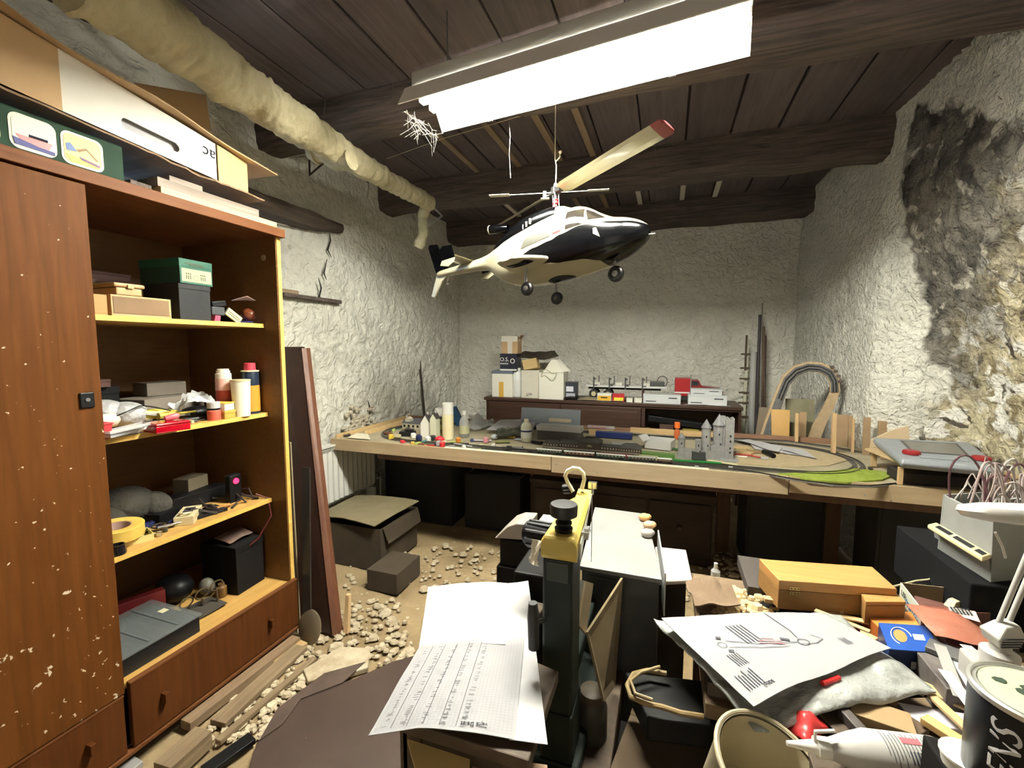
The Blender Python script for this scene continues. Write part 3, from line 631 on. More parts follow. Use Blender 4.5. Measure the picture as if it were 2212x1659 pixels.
# dim things at the back of shelf 1
dimr = mat('faded_printed_card', (.06, .02, .015), .6, var=((.12, .05, .04), 15, .3))
c = U(240, 600, x=-2.15); t = carton('board_game_box', 'dark red printed box standing at the back of the top shelf', 'box', (-2.2, c.y+.0, Z1), (.05, .17, .20), 0, dimr, lid=.012)
patch(t, 'print', (-2.2, c.y, Z1), 0, (-.07, .07, .15, .165), plain('pale_red_print', (.2, .12, .10), .6), off=.027); patch(t, 'print', (-2.2, c.y, Z1), 0, (-.07, .03, .12, .135), plain('pale_red_print', (.2, .12, .10), .6), off=.027)
g = G(); a = [(-2.12, 1.0, Z1+.10), (-2.03, 1.0, Z1+.07), (-2.03, 1.16, Z1+.075), (-2.12, 1.16, Z1+.11)]; g.sheet(a, 10, 10, .03, 9, .002); g.box(-2.12, -2.03, 1.01, 1.15, Z1, Z1+.07); S('bagged_parts', 'crumpled dark plastic bag of parts behind the tan case', 'bag', g, mat('dark_crinkled_film', (.03, .028, .025), .25, bump=(30, .8, .01)), smooth=50)
g = G(); c = U(345, 640, x=-1.95); g.ball((c.x, 1.17, Z1+.055), (.02, .022, .022), 0, 14, 8); g.box(c.x-.02, c.x+.02, 1.15, 1.19, Z1, Z1+.036); S('copper_knob', 'small copper coloured knob behind the wooden drawer', 'knob', g, plain('copper', (.35, .13, .07), .35, metal=.6), smooth=True)

# ---- shelf 2
Z2 = SZ[1]+.010
def on2(px, py): return U(px, py, z=Z2)
def pot(name, label, cat_, px0, px1, pyb, pyt, z, prof, mats_, n=22, xx=None):
    a = U((px0+px1)/2, pyb, x=xx or -1.83); d = (a-cam.location).dot(Vector((-math.sin(YAW), math.cos(YAW), 0)))
    r = (px1-px0)/FPX*d/2*.93; H = U((px0+px1)/2, pyt, y=a.y).z-z; 
    return cyl(name, label, cat_, (a.x, a.y, z), [(pn, [(rr_*r, zz*H) for rr_, zz in pr], m_) for pn, pr, m_ in prof], mats_, n)
orange = plain('amber_label', (.55, .25, .03), .5)
pot('spray_can', 'dark aerosol can with raspberry red cap at the right of the second shelf', 'spray can', 526, 562, 886, 784, Z2,
    [('body', [(.96, 0), (1, .02), (1, .80), (.9, .84)], plain('navy_tin', (.012, .02, .04), .3)), ('label', [(1.01, .05), (1.01, .56)], orange), ('rim', [(1.05, .83), (1.05, .85), (.7, .86)], cream), ('cap', [(.68, .86), (.66, .99), (.6, 1)], plain('raspberry_cap', (.5, .04, .07), .4))], None, xx=-1.805)
t = pot('paper_cup', 'cream paper tub with red print in front of the aerosol can', 'tub', 502, 543, 891, 820, Z2,
    [('body', [(.85, 0), (1, .98)], plain('cream_card_tub', (.82, .78, .6), .6)), ('lid', [(1.04, .96), (1.04, 1.0), (.98, 1.0)], cream)], None, xx=-1.778)
pot('paint_can', 'ribbed white and red aerosol can behind the yellow boxes', 'spray can', 469, 503, 880, 797, Z2,
    [('body', [(1, 0), (1, .55)], plain('dull_red_label', (.45, .05, .03), .4)), ('collar', [(1.0, .55), (1.01, .60), (.98, .62), (1.01, .66), (.98, .70), (1.01, .74), (.98, .8)], plain('pale_red_rib', (.72, .42, .36), .4)), ('cap', [(.96, .80), (.96, .90), (.82, .91), (.82, .96), (.7, .96), (.7, 1)], plain('ivory_cap', (.8, .73, .6), .4))], None, xx=-1.86)
pot('paint_jar', 'small coral red paint jar with grey lid at the shelf front', 'jar', 449, 477, 908, 868, Z2,
    [('body', [(.95, 0), (1, .05), (1, .52), (.9, .56)], plain('coral_label', (.62, .12, .08), .35)), ('glass_neck', [(.92, .56), (.92, .66)], black), ('lid', [(.96, .66), (.96, .98), (.9, 1)], plain('grey_white_lid', (.5, .5, .5), .4))], None, xx=-1.79)
c = on2(505, 903); mus = plain('mustard_box', (.42, .28, .05), .6)
carton('small_box', 'mustard yellow small box under the white and yellow box', 'box', (c.x-.045, c.y-.012, Z2), (.07, .058, .034), R(8), mus, lid=.012)
carton('small_box', 'white and yellow small box on top of the mustard box', 'box', (c.x-.047, c.y-.014, Z2+.0345), (.07, .054, .034), R(12), plain('white_box_side', (.75, .7, .55), .6), lid=.005, lidm=plain('orange_yellow_lid', (.8, .5, .07), .5))
# red translucent case
c = on2(405, 925); rt = mat('translucent_red', (.55, .0, .015), .12, trans=.35)
t = T('red_case', 'translucent red plastic case lying at the front of the second shelf', 'case', (c.x-.03, c.y-.06, Z2))
g = G(); g.at((c.x-.025, c.y-.055, Z2), R(-8)); g.tray(-.045, .045, -.055, .055, 0, .024, .003); part(t, 'tray', g, rt, bevel=.001)
g = G(); g.at((c.x-.025, c.y-.055, Z2), R(-8)); g.box(-.046, .046, -.056, .056, .0245, .034); part(t, 'lid', g, rt, bevel=.004)
g = G(); g.at((c.x-.03, c.y-.035, Z2+.046), R(75), 0, R(80)); g.lathe([(.002, -.025), (.010, -.02), (.012, 0), (.011, .018), (.004, .026)], 14); S('pink_tool', 'rounded pink tool handle lying on the translucent red case', 'tool', g, plain('pink_handle_plastic', (.55, .12, .15), .4), smooth=True)
c = on2(228, 950); g = G(); g.at((c.x-.03, c.y-.01, Z2)); g.loft([[(a*s_, b*s_*1.1, z) for a, b in ((-.03,-.035),(.03,-.035),(.03,.03),(-.03,.03))] for z, s_ in ((0, .85), (.05, 1))]+[[(a*1.08, b*1.2, z) for a, b in ((-.03,-.035),(.03,-.035),(.03,.03),(-.03,.03))] for z in (.05, .054)])
S('red_tub', 'red plastic tub by the wardrobe door on the second shelf', 'tub', g, plain('matt_red_plastic', (.42, .02, .03), .5), bevel=.003)
# clear packs
for i, (px, py, L_, rz, rx_, zz, lab) in enumerate(((262, 945, .13, 95, 0, 0, 'lowest clear blister pack beside the red tub'), (280, 938, .13, 100, 4, .012, 'second clear blister pack lying beside the red tub'), (285, 930, .12, 88, 6, .026, 'third clear blister pack up in the pile by the red tub'), (300, 895, .15, 70, -14, .055, 'long clear plastic box lying on top of the blister packs'))):
    c = U(px, py, z=Z2+zz); t = T('blister_pack', lab, 'plastic pack', (c.x-.03, c.y, Z2+zz))
    g = G(); g.at((c.x-.04, c.y+.01, Z2+zz), R(rz), R(rx_)*0, R(-rx_)); g.tray(-L_/2, L_/2, -.022, .022, 0, .010+.006*(i == 3), .0015); part(t, 'shell', g, clear)
    g = G(); g.at((c.x-.04, c.y+.01, Z2+zz), R(rz), 0, R(-rx_)); g.box(-L_/2+.006, L_/2-.01, -.018, .018, .002, .004); part(t, 'insert_card', g, [plain('pale_insert', (.62, .6, .52), .6), plain('white_insert', (.7, .7, .7), .6)][i % 2])
g = G(); 
for k in range(3): g.ball((-1.99+.03*k, .99+.05*k, Z2+.05+.012*(k == 1)), (.075, .07, .05), 0, 16, 10)
S('plastic_bag', 'frosted plastic bag with something white inside by the wardrobe door', 'bag', g, mat('frosted_bag', (.42, .42, .42), .3, bump=(26, .9, .02)), smooth=70)
g = G(); g.at((-1.86, .985, Z2+.045), R(80), 0, R(84)); g.lathe([(.005, -.05), (.020, -.045), (.026, 0), (.025, .03), (.01, .045)], 18); S('white_bottle', 'rounded cream bottle lying on the packs on the second shelf', 'bottle', g, plain('pale_cream', (.78, .68, .58), .4), smooth=True)
g = G(); g.at((-1.89, 1.13, Z2+.045), R(72), 0, R(88)); g.lathe([(.002, -.11), (.012, -.09), (.019, -.04), (.020, .03), (.012, .07), (.003, .11)], 16); S('screwdriver', 'yellow handled tool lying across the middle of the second shelf', 'tool', g, plain('greenish_yellow', (.5, .45, .06), .35), smooth=True)
random.seed(12)
for i, (x_, y_, z_, L_, a, r_, m_, lab) in enumerate(((-1.87, 1.18, .028, .17, 84, .002, cream, 'thin cream rod lying across the second shelf'), (-1.84, 1.14, .018, .12, 75, .006, black, 'black handled tool with looped grip on the second shelf'),
        (-1.90, 1.24, .020, .15, 95, .008, plain('grey_rubber', (.06, .06, .065), .4), 'grey cylindrical tool behind the red case'), (-1.83, 1.26, .008, .09, 105, .004, steel, 'short steel rod near the front of the second shelf'), (-1.86, 1.30, .006, .10, 60, .005, dsteel, 'dull steel pin beside the paint jar'))):
    g = G(); g.at((x_, y_, Z2+z_), R(a), 0, 0); g.tube([(-L_/2, 0, 0), (-L_/4, 0, .003), (L_/4, 0, .002), (L_/2, 0, 0)], [r_*.6, r_, r_, r_*.7], 8); S('tool', lab, 'tool', g, m_, smooth=True)
g = G(); P = [Vector((-1.85+.02*math.sin(k*.5), 1.0+.014*k, Z2+.055+.03*math.sin(k*PI/14))) for k in range(15)]; g.tube(P, .0022, 7); S('cable', 'thin black cable arching over the bottle on the second shelf', 'cable', g, black, smooth=True)
c = U(435, 840, x=-1.95); g = G(); g.sheet([(-1.90, 1.24, Z2+.03), (-1.80, 1.24, Z2+.03), (-1.80, 1.36, Z2+.05), (-1.93, 1.38, Z2+.08)], 14, 14, .05, 21, .001, 0, 14); S('crumpled_film', 'crumpled clear plastic film in front of the grey cardboard box', 'plastic film', g, film, smooth=50)
gc = mat('grey_cardboard', (.13, .11, .085), .8, var=((.17, .145, .12), 9, .3))
carton('cardboard_box', 'long grey-brown cardboard box at the back of the second shelf', 'box', (-2.06, 1.30, Z2), (.16, .28, .095), R(10), gc)
carton('cardboard_box', 'small tilted cardboard box stacked on the grey-brown one', 'box', (-2.12, 1.34, Z2+.096), (.12, .15, .055), R(-8), gc, rx=R(0))
carton('black_case_box', 'black case standing at the back left of the second shelf', 'case', (-2.13, 1.06, Z2), (.14, .18, .15), R(3), black, lid=.03)
carton('flat_box', 'flat reddish grey box lying on the black case', 'box', (-2.12, 1.04, Z2+.151), (.15, .16, .03), R(-6), dimr, lid=.01)

# ---- shelf 3
Z3 = SZ[2]+.010
a = U(243, 1130, z=Z3+.05); b = U(330, 1110, z=Z3+.05)
tc_ = (-1.865, 1.0, Z3+.03)
t = T('tape_roll', 'big roll of yellow masking tape lying on the small tray', 'tape roll', tc_)
g = G(); g.at(tc_, 0, 0, R(3)); g.lathe([(.062, 0), (.078, 0), (.080, .001), (.080, .042), (.079, .043), (.046, .043), (.044, .042), (.044, .001), (.062, 0)], 40, cap=False); part(t, 'tape', g, mat('yellow_tape', (.62, .40, .06), .55, var=((.72, .5, .12), 30, .3)), smooth=30)
g = G(); g.at(tc_, 0, 0, R(3)); g.lathe([(.0435, .002), (.0435, .041), (.041, .041), (.041, .002), (.0435, .002)], 32, cap=False); part(t, 'core', g, plain('printed_core', (.45, .3, .28), .6), smooth=True)
c = U(310, 1172, z=Z3); t = T('plastic_tray', 'small yellow tray holding a round tin under the masking tape', 'tray', (c.x-.04, c.y, Z3))
g = G(); g.at((c.x-.055, c.y-.012, Z3), R(-20)); g.tray(-.045, .045, -.062, .062, 0, .024, .002); part(t, 'body', g, plain('pale_yellow_plastic', (.68, .6, .25), .4))
g = G(); g.at((c.x-.045, c.y-.03, Z3+.0025), 0); g.lathe([(.022, 0), (.028, .004), (.028, .020), (.02, .026)], 20); S('round_tin', 'shiny round tin in the small yellow tray', 'tin', g, steel, smooth=True)
c = U(262, 1200, z=Z3); g = G(); g.at((c.x-.022, c.y+.002, Z3)); g.lathe([(.023, 0), (.025, .005), (.022, .035), (.019, .035), (.019, .012)], 22); S('black_ring', 'round black bottle cap at the front left of the third shelf', 'cap', g, plain('glossy_black', (.01, .01, .012), .15), smooth=True)
c = U(415, 1130, z=Z3); t = T('cream_device', 'cream plastic device with recessed window on the third shelf', 'device', (c.x-.05, c.y, Z3)); mm = (c.x-.048, c.y+.018, Z3)
g = G(); g.at(mm, R(-48)); g.box(-.075, .065, -.034, .034, 0, .036); part(t, 'case', g, cream, bevel=.002)
g = G(); g.at(mm, R(-48)); g.box(-.050, .020, -.018, .018, .036, .0372); part(t, 'window', g, plain('dark_window', (.08, .08, .09), .2)); g = G(); g.at(mm, R(-48)); g.tube([(.02, -.016, .038), (.05, -.016, .046), (.06, 0, .048), (.05, .016, .046), (.02, .016, .038)], .004, 8); part(t, 'handle', g, cream, smooth=True)
random.seed(4)
tl = [plain('blued_steel', (.05, .06, .1), .3, metal=.5), black, dsteel, steel, plain('dark_blue_handle', (.02, .03, .12), .4)]
nm = ['pliers', 'screwdriver', 'file', 'tool', 'scraper']; 
desc = ['blue handled', 'black handled', 'dull steel', 'bright steel', 'navy handled', 'short black', 'long grey', 'small shiny', 'thin dark', 'stubby']
where = ['beside the masking tape', 'behind the masking tape', 'in front of the cream device', 'behind the cream device', 'at the middle of the third shelf', 'near the shelf back', 'under the grey cloth hat', 'by the pale carton', 'at the shelf front', 'right of the round tin']
for i in range(10):
    px, py = random.uniform(335, 400), random.uniform(1085, 1150); c = U(px, py, z=Z3+.006); L_ = random.uniform(.06, .13); aa = random.uniform(40, 130)
    if c.x > -1.80: c.x = -1.80
    g = G(); g.at((c.x-.03, c.y, Z3+.008+.004*(i % 3)), R(aa)); g.tube([(-L_/2, 0, 0), (0, 0, 0)], [.007, .006], 8); g.tube([(-.002, 0, 0), (L_/2, 0, 0)], [.0028, .0016], 6)
    S(nm[i % 5], '%s small tool %s' % (desc[i], where[i]), 'tool', g, tl[i % 5], smooth=True)
g = G(); c = (-2.05, 1.13, Z3+.02); 
for k, (dx, dy, dz, r_) in enumerate(((0, 0, .09, (.10, .11, .08)), (.05, .08, .06, (.07, .06, .06)), (.03, -.08, .05, (.08, .07, .06)))): g.ball((c[0]+dx, c[1]+dy, c[2]+dz*.6), r_, 0, 18, 12)
S('cloth_hat', 'dim grey crumpled cloth heap at the back of the third shelf', 'cloth', g, mat('dusty_grey_cloth', (.03, .026, .02), .9, var=((.05, .045, .035), 8, .3), bump=(9, .9, .04)), smooth=70)
c = U(462, 1050, z=Z3); carton('pale_carton', 'pale cardboard carton standing near the back right of the third shelf', 'box', (-2.08, 1.42, Z3), (.08, .11, .115), R(12), mat('dim_beige_card', (.16, .13, .085), .8))
t = T('test_meter', 'black gadget with a glowing red lamp on the third shelf', 'device', (-1.86, 1.47, Z3)); c = U(511, 1039, x=-1.86)
g = G(); g.box(-1.90, -1.865, c.y-.03, c.y+.03, Z3, c.z+.03); part(t, 'body', g, black, bevel=.006)
g = G(); g.at((-1.864, c.y, c.z), 0, 0, PI/2); g.lathe([(.014, 0), (.012, .006), (.004, .009)], 16); part(t, 'lamp', g, plain('red_glow', (.6, .0, .03), .3, emit=((1, .03, .1), .55)), smooth=True)
random.seed(8); g = G()
for k in range(7):
    y = 1.30+.04*k; g.tube([Vector((-1.80-.02*random.random(), y+random.uniform(-.04, .04), Z3+.004)) , Vector((-1.86, y+random.uniform(-.05, .08), Z3+random.uniform(.01, .05))), Vector((-1.96, y+random.uniform(-.05, .05), Z3+random.uniform(.01, .04)))], random.uniform(.003, .007), 6)
S('wire_tangle', 'tangle of dark leads and probes at the right of the third shelf', 'wires', g, plain('dark_lead', (.03, .022, .02), .5), kind='stuff', smooth=True)
g = G(); P = [(-1.80, 1.52, Z3+.03), (-1.77, 1.56, Z3+.0), (-1.748, 1.555, Z3-.08), (-1.77, 1.50, Z3-.17), (-1.85, 1.44, Z3-.25), (-1.9, 1.40, .30)]; g.tube(P, .004, 8); S('red_cable', 'dark red cable hanging from the third shelf to the wardrobe floor', 'cable', g, plain('dark_red_cable', (.09, .012, .012), .5), smooth=True)

# ---- wardrobe floor
Z4 = .2805
c = U(420, 1330, z=Z4); t = T('organizer_box', 'black compartment box with clear lid on the wardrobe floor', 'organizer box', (-1.85, 1.0, Z4))
x0, x1, y0, y1 = -1.995, -1.70, .872, 1.175
g = G(); g.tray(x0+.008, x1-.008, y0, y1-.008, Z4, Z4+.062, .004); tr = part(t, 'tray', g, plain('organizer_black', (.006, .007, .009), .45), bevel=.002)
lidm = mat('cloudy_clear_lid', (.22, .24, .24), .25, alpha=.45)
g = G(); g.box(x0, x1, y0, y1, Z4+.063, Z4+.074); ld_ = part(t, 'lid', g, lidm, bevel=.004)
for yy in (.99, 1.09):
    g = G(); g.box(x0+.01, x1-.01, yy-.004, yy+.004, Z4+.074, Z4+.078); part(ld_, 'rib', g, lidm)
g = G(); g.box(x0+.12, x0+.15, 1.12, 1.145, Z4+.074, Z4+.0748); part(ld_, 'sticker', g, plain('yellowed_sticker', (.6, .57, .35), .7))
for yy in (.97, 1.07): g = G(); g.box(x0+.012, x1-.012, yy, yy+.003, Z4+.004, Z4+.06); part(tr, 'compartment_wall', g, black)
carton('dark_box', 'tall dark box standing at the right of the wardrobe floor', 'box', (-1.90, 1.47, Z4), (.20, .15, .22), R(4), plain('near_black_card', (.007, .006, .006), .8, spec=.15), lid=.03)
g = G(); g.sheet([(-1.95, 1.42, Z4+.222), (-1.84, 1.41, Z4+.222), (-1.84, 1.53, Z4+.222), (-1.95, 1.54, Z4+.225)], 8, 8, .02, 4, .002); S('rag', 'pinkish grey rag lying on the tall dark box', 'rag', g, plain('dull_pink_rag', (.16, .10, .085), .9), smooth=True)
random.seed(31); g = G()
for k in range(3):
    c = Vector((-1.88+.03*k, 1.235+.045*k, Z4+.045+.02*k)); g.tube([c+Vector((0, .028*math.cos(a), .02*math.sin(a))) for a in [2*PI*j/14 for j in range(15)]], .0035, 6)
    g.tube([c-Vector((0, 0, .02)), (c.x, c.y, Z4)], .004, 6)
S('spectacles', 'pair of round dusty spectacles and loops on the wardrobe floor', 'spectacles', g, plain('dull_bronze', (.16, .12, .07), .35, metal=.6), smooth=True, kind='stuff')
g = G(); g.sheet([(-1.90, 1.20, Z4+.004), (-1.78, 1.20, Z4+.004), (-1.77, 1.33, Z4+.004), (-1.90, 1.35, Z4+.004)], 6, 6, .012, 4, .003); S('cloth', 'dark oily cloth right of the organizer box', 'cloth', g, plain('dark_cloth', (.045, .038, .028), .9), smooth=True)
g = G(); g.at((-2.03, 1.13, Z4+.01), R(70)); g.box(-.10, .10, -.02, .02, 0, .085); S('red_folder', 'dark red folder standing behind the organizer box', 'folder', g, plain('dark_red_card', (.16, .012, .015), .5), bevel=.002)
# ================================================ RADIATOR, things beside it
def fwd(a): return (Vector(a)-cam.location).dot(Vector((-math.sin(YAW), math.cos(YAW), 0)))
rd = T('radiator', 'white ribbed panel radiator on the left wall under the table corner', 'radiator', (-2.22, 2.6, .25))
radm = plain('radiator_enamel', (.66, .66, .62), .4)
g = G(); ys = [2.25+.026*i for i in range(29)]; V = []
rings = []
for i, y in enumerate(ys):
    o_ = .010 if i % 2 else 0
    rings.append([(-2.215+o_, y, .30), (-2.215+o_, y, .66), (-2.19, y, .69), (-2.24, y, .70), (-2.24, y, .27)])
g.loft(rings); part(rd, 'panel', g, radm, bevel=0)
g = G(); g.box(-2.262, -2.185, 2.245, 3.0, .70, .712); part(rd, 'top_grille', g, radm, bevel=.002)
g = G(); g.tube([(-2.22, 3.01, .32), (-2.22, 3.05, .32), (-2.22, 3.05, .0)], .008, 8); part(rd, 'pipe', g, radm, smooth=True)
for y in (2.32, 2.9):
    g = G(); g.box(-2.24, -2.17, y, y+.02, 0, .28); part(rd, 'foot', g, radm)

# ================================================ MODEL RAILWAY TABLE
ZTB = .75
tb = T('railway_table', 'long pale wooden table carrying the model railway layout along the room', 'table', (-.5, 3.0, 0))
topm = mat('layout_board', (.30, .26, .17), .85, var=((.42, .37, .26), 5, .3), bump=(40, .2, .002))
X0, X1, Y0, Y1 = -2.21, 1.24, 2.5, 3.50
g = G(); g.box(X0, X1, Y0+.02, Y1, ZTB-.03, ZTB-.006); part(tb, 'tabletop', g, topm)
fasm = [mat('fascia_board_a', (.36, .26, .15), .7, var=((.45, .34, .21), 1.2, .3), grain='x', spk=((.16, .10, .06), 30, .74)), mat('fascia_board_b', (.42, .32, .2), .7, var=((.5, .39, .26), 1.2, .3), grain='x')]
for i, (a, b) in enumerate(((X0, U(1190, 1010, y=2.5).x), (U(1191, 1010, y=2.5).x, U(1703, 1050, y=2.5).x), (U(1705, 1050, y=2.5).x, X1+.12))):
    g = G(); g.box(a+.0008, b, Y0, Y0+.02, .672-.012*(i == 1), ZTB+.002); part(tb, 'fascia_board', g, fasm[i % 2], bevel=.0015)
g = G(); g.box(X0-.018, X0, Y0, Y1, .672, ZTB+.002); part(tb, 'fascia_board', g, fasm[0], bevel=.0015)
g = G(); g.box(X0, X0+.012, Y0+.03, Y1, ZTB-.006, ZTB+.026); part(tb, 'side_strip', g, piney, bevel=.001)
redw = mat('reddish_batten', (.20, .10, .06), .7, var=((.28, .16, .10), 1, .3), grain='x')
g = G(); g.box(.45, X1, Y1-.018, Y1, ZTB-.006, ZTB+.03); part(tb, 'rear_strip', g, redw, bevel=.001)
g = G(); g.box(-.25, .45, Y1-.03, Y1-.002, ZTB-.006, ZTB+.03); part(tb, 'rear_strip', g, pine, bevel=.001)
g = G(); g.box(X0, -.25, Y1-.018, Y1, ZTB-.006, ZTB+.022); part(tb, 'rear_strip', g, redw, bevel=.001)
g = G(); a, b = U(868, 911, z=ZTB+.03), U(788, 931, z=ZTB+.02); g.slab([(b.x, b.y, ZTB-.006), (b.x, b.y, ZTB+.02), (a.x, a.y, ZTB+.045), (a.x, a.y, ZTB-.006)], (.012, .01, 0)); part(tb, 'backdrop_strip', g, pine)
legm = mat('table_leg_wood', (.10, .05, .025), .7, var=((.15, .08, .04), 1, .3), grain='z')
for x, y in ((-1.9, 3.35), (-.93, 3.25), (.39, 3.25), (.98, 3.15)):
    g = G(); g.box(x-.04, x+.04, y-.03, y+.03, 0, ZTB-.03); part(tb, 'leg', g, legm, bevel=.002)
g = G(); g.box(-.89, .35, 3.30, 3.32, .50, .70); part(tb, 'apron', g, legm)
g = G(); g.box(.1, 1.1, 3.29, 3.31, .42, .52); part(tb, 'cross_rail', g, legm)
g = G(); g.box(X0+.35, X1, Y0+.03, Y0+.06, .63, .665); part(tb, 'under_rail', g, legm)
g = G()
for px, py, i in ((1202, 1003, 0), (1290, 1022, 0), (1598, 1043, 0), (1868, 1070, 0), (1925, 1082, 0)):
    c = U(px, py, y=Y0); g.at((c.x, Y0, c.z), 0, PI/2); g.lathe([(.004, 0), (.004, .001)], 8)
part(tb, 'screw_head', g, dsteel, kind='stuff')
# white card strip along the front of the station
a, b = U(1040, 972, z=ZTB), U(1530, 1010, z=ZTB)
g = G(); g.box(a.x-.25, b.x, Y0+.003, Y0+.035, ZTB+.0022, ZTB+.004); S('card_strip', 'cream card strip along the front edge of the railway table', 'card strip', g, plain('cream_card', (.80, .74, .58), .7))
# ground cover
gm = mat('flock_grass', (.20, .28, .03), .95, var=((.33, .40, .06), 40, .3), bump=(120, .8, .004))
P = [U(1680, 1024, z=ZTB), U(1745, 1036, z=ZTB), U(1830, 1043, z=ZTB), U(1905, 1037, z=ZTB), U(1935, 1025, z=ZTB), U(1900, 1018, z=ZTB), U(1850, 1013, z=ZTB), U(1790, 1018, z=ZTB)]
g = G(); g.prism([(p.x, p.y) for p in P], ZTB-.005, ZTB+.003); S('grass_mat', 'patch of bright green model grass inside the right hand curve', 'model grass', g, gm, kind='stuff')
sand = mat('sandy_cork', (.42, .33, .19), .9, var=((.5, .41, .26), 30, .3))
P = [U(1590, 1000, z=ZTB), U(1700, 1008, z=ZTB), U(1790, 1005, z=ZTB), U(1836, 992, z=ZTB), U(1820, 978, z=ZTB), U(1760, 966, z=ZTB), U(1650, 958, z=ZTB), U(1590, 962, z=ZTB)]
g = G(); g.prism([(p.x, p.y) for p in P], ZTB-.006, ZTB-.001); S('cork_sheet', 'sandy cork baseboard sheet inside the railway curve', 'baseboard', g, sand)
# track
bal = mat('grey_ballast', (.10, .095, .08), .9, var=((.17, .16, .14), 90, .3)); railm = plain('dark_rail', (.05, .045, .04), .35, metal=.7)
def track(label, pts, closed=False):
    pts = [Vector(p) for p in pts]; t = T('model_track', label, 'model track', (pts[0].x, pts[0].y, ZTB-.002))
    def strip(g, off, w_, z0, z1):
        L, Rr = [], []
        for i, p in enumerate(pts):
            a = pts[(i-1) % len(pts)] if (closed or i) else pts[0]; b = pts[(i+1) % len(pts)] if (closed or i < len(pts)-1) else pts[-1]
            d = (b-a); d.z = 0; d.normalize(); nn = Vector((-d.y, d.x, 0)); L.append(p+nn*(off+w_)); Rr.append(p+nn*(off-w_))
        n = len(pts); rings = [[(L[i].x, L[i].y, z1), (Rr[i].x, Rr[i].y, z1), (Rr[i].x, Rr[i].y, z0), (L[i].x, L[i].y, z0)] for i in range(n)]
        if closed: rings.append(rings[0])
        g.loft(rings, cap=not closed)
    g = G(); strip(g, 0, .011, ZTB-.004, ZTB+.002); part(t, 'ballast', g, bal)
    for s_ in (-1, 1):
        g = G(); strip(g, s_*.0045, .0009, ZTB+.002, ZTB+.0052); part(t, 'rail', g, railm)
    return t
def oval(xa, xb, ya, yb, n=16):
    P = []; r = (yb-ya)/2; yc = (ya+yb)/2
    for k in range(n+1): a = -PI/2+PI*k/n; P.append((xb-r+r*math.cos(a), yc+r*math.sin(a), 0))
    for k in range(n+1): a = PI/2+PI*k/n; P.append((xa+r+r*math.cos(a), yc+r*math.sin(a), 0))
    return P
track('outer closed loop of model track nearest the table edge', oval(-2.05, 1.04, 2.60, 3.36), True)
track('inner closed loop of model track with sharp right hand curve', oval(-2.01, 1.005, 2.632, 3.325), True)
track('straight siding in front of the station under the coaches', [(x/10, 2.565, 0) for x in range(-11, 5)])
track('sweeping track round the front right corner of the table', [U(a, b, z=ZTB) for a, b in ((1560,1012),(1640,1022),(1720,1037),(1800,1048),(1880,1051),(1950,1044))])
track('track curving back towards the wall behind the papers', [U(a, b, z=ZTB) for a, b in ((1480,945),(1600,948),(1700,953),(1800,966),(1900,985),(1990,1010))])
# N scale train
def coach(label, pa, pb, bodym, roofm, name='model_coach', loco=False):
    A, B = U(*pa, z=ZTB+.006), U(*pb, z=ZTB+.006); A.y = B.y = 2.565; c = (A+B)/2; L_ = abs(B.x-A.x)-.003; t = T(name, label, 'model train', (c.x, c.y, ZTB+.0055)); z = ZTB+.0055
    g = G()
    for s_ in (-.36, .36): g.box(c.x+s_*L_-.013, c.x+s_*L_+.013, c.y-.006, c.y+.006, z, z+.006)
    part(t, 'bogie', g, black, kind='stuff')
    if not loco:
        g = G(); g.box(c.x-L_/2, c.x+L_/2, c.y-.009, c.y+.009, z+.006, z+.022); part(t, 'body', g, bodym)
        g = G(); g.loft([[(x, c.y+.0098*math.cos(a), z+.022+.006*math.sin(a)) for a in [PI*j/6 for j in range(7)]] for x in (c.x-L_/2-.0005, c.x+L_/2+.0005)]); part(t, 'roof', g, roofm)
        g = G()
        for k in range(8): x = c.x-L_/2+.012+(L_-.024)*k/7; g.box(x-.005, x+.005, c.y-.0095, c.y-.009, z+.013, z+.019)
        part(t, 'window_band', g, plain('tiny_panes', (.25, .22, .15), .3), kind='stuff')
    else:
        g = G(); g.at((c.x, c.y, z+.015), 0, 0, PI/2); g.lathe([(.0085, -.045), (.0085, .035), (.007, .037)], 12); part(t, 'boiler', g, bodym, smooth=True)
        g = G(); g.box(c.x-.075, c.x-.048, c.y-.01, c.y+.01, z+.005, z+.028); part(t, 'cab', g, bodym)
        g = G(); g.box(c.x-L_/2, c.x-.078, c.y-.009, c.y+.009, z+.005, z+.020); part(t, 'tender', g, bodym)
        g = G(); g.at((c.x+.025, c.y, z+.020)); g.lathe([(.004, 0), (.005, .010)], 10); part(t, 'chimney', g, bodym)
    return t
rfw = plain('silver_white_roof', (.66, .67, .66), .35)
coach('black steam locomotive model at the left end of the train', (1083,972), (1155,978), plain('loco_black', (.012, .012, .014), .35), None, 'model_locomotive', True)
coach('dark green coach with white roof next to the locomotive', (1158,978), (1213,983), plain('coach_green', (.008, .03, .022), .4), rfw)
coach('maroon coach with white roof, second behind the locomotive', (1216,984), (1283,990), plain('coach_maroon', (.07, .02, .015), .4), rfw)
coach('dark green coach with white roof in front of the red railcar', (1286,990), (1350,996), plain('coach_green', (.008, .03, .022), .4), rfw)
coach('blackish coach with grey roof in front of the station end', (1353,996), (1416,1002), plain('coach_black', (.02, .016, .016), .4), plain('grey_roof', (.42, .42, .42), .4))
coach('short dark brown coach at the right end of the train', (1419,1002), (1452,1006), plain('coach_brown', (.05, .022, .015), .4), rfw)
A, B = U(1295, 976, z=ZTB+.01), U(1372, 985, z=ZTB+.01)
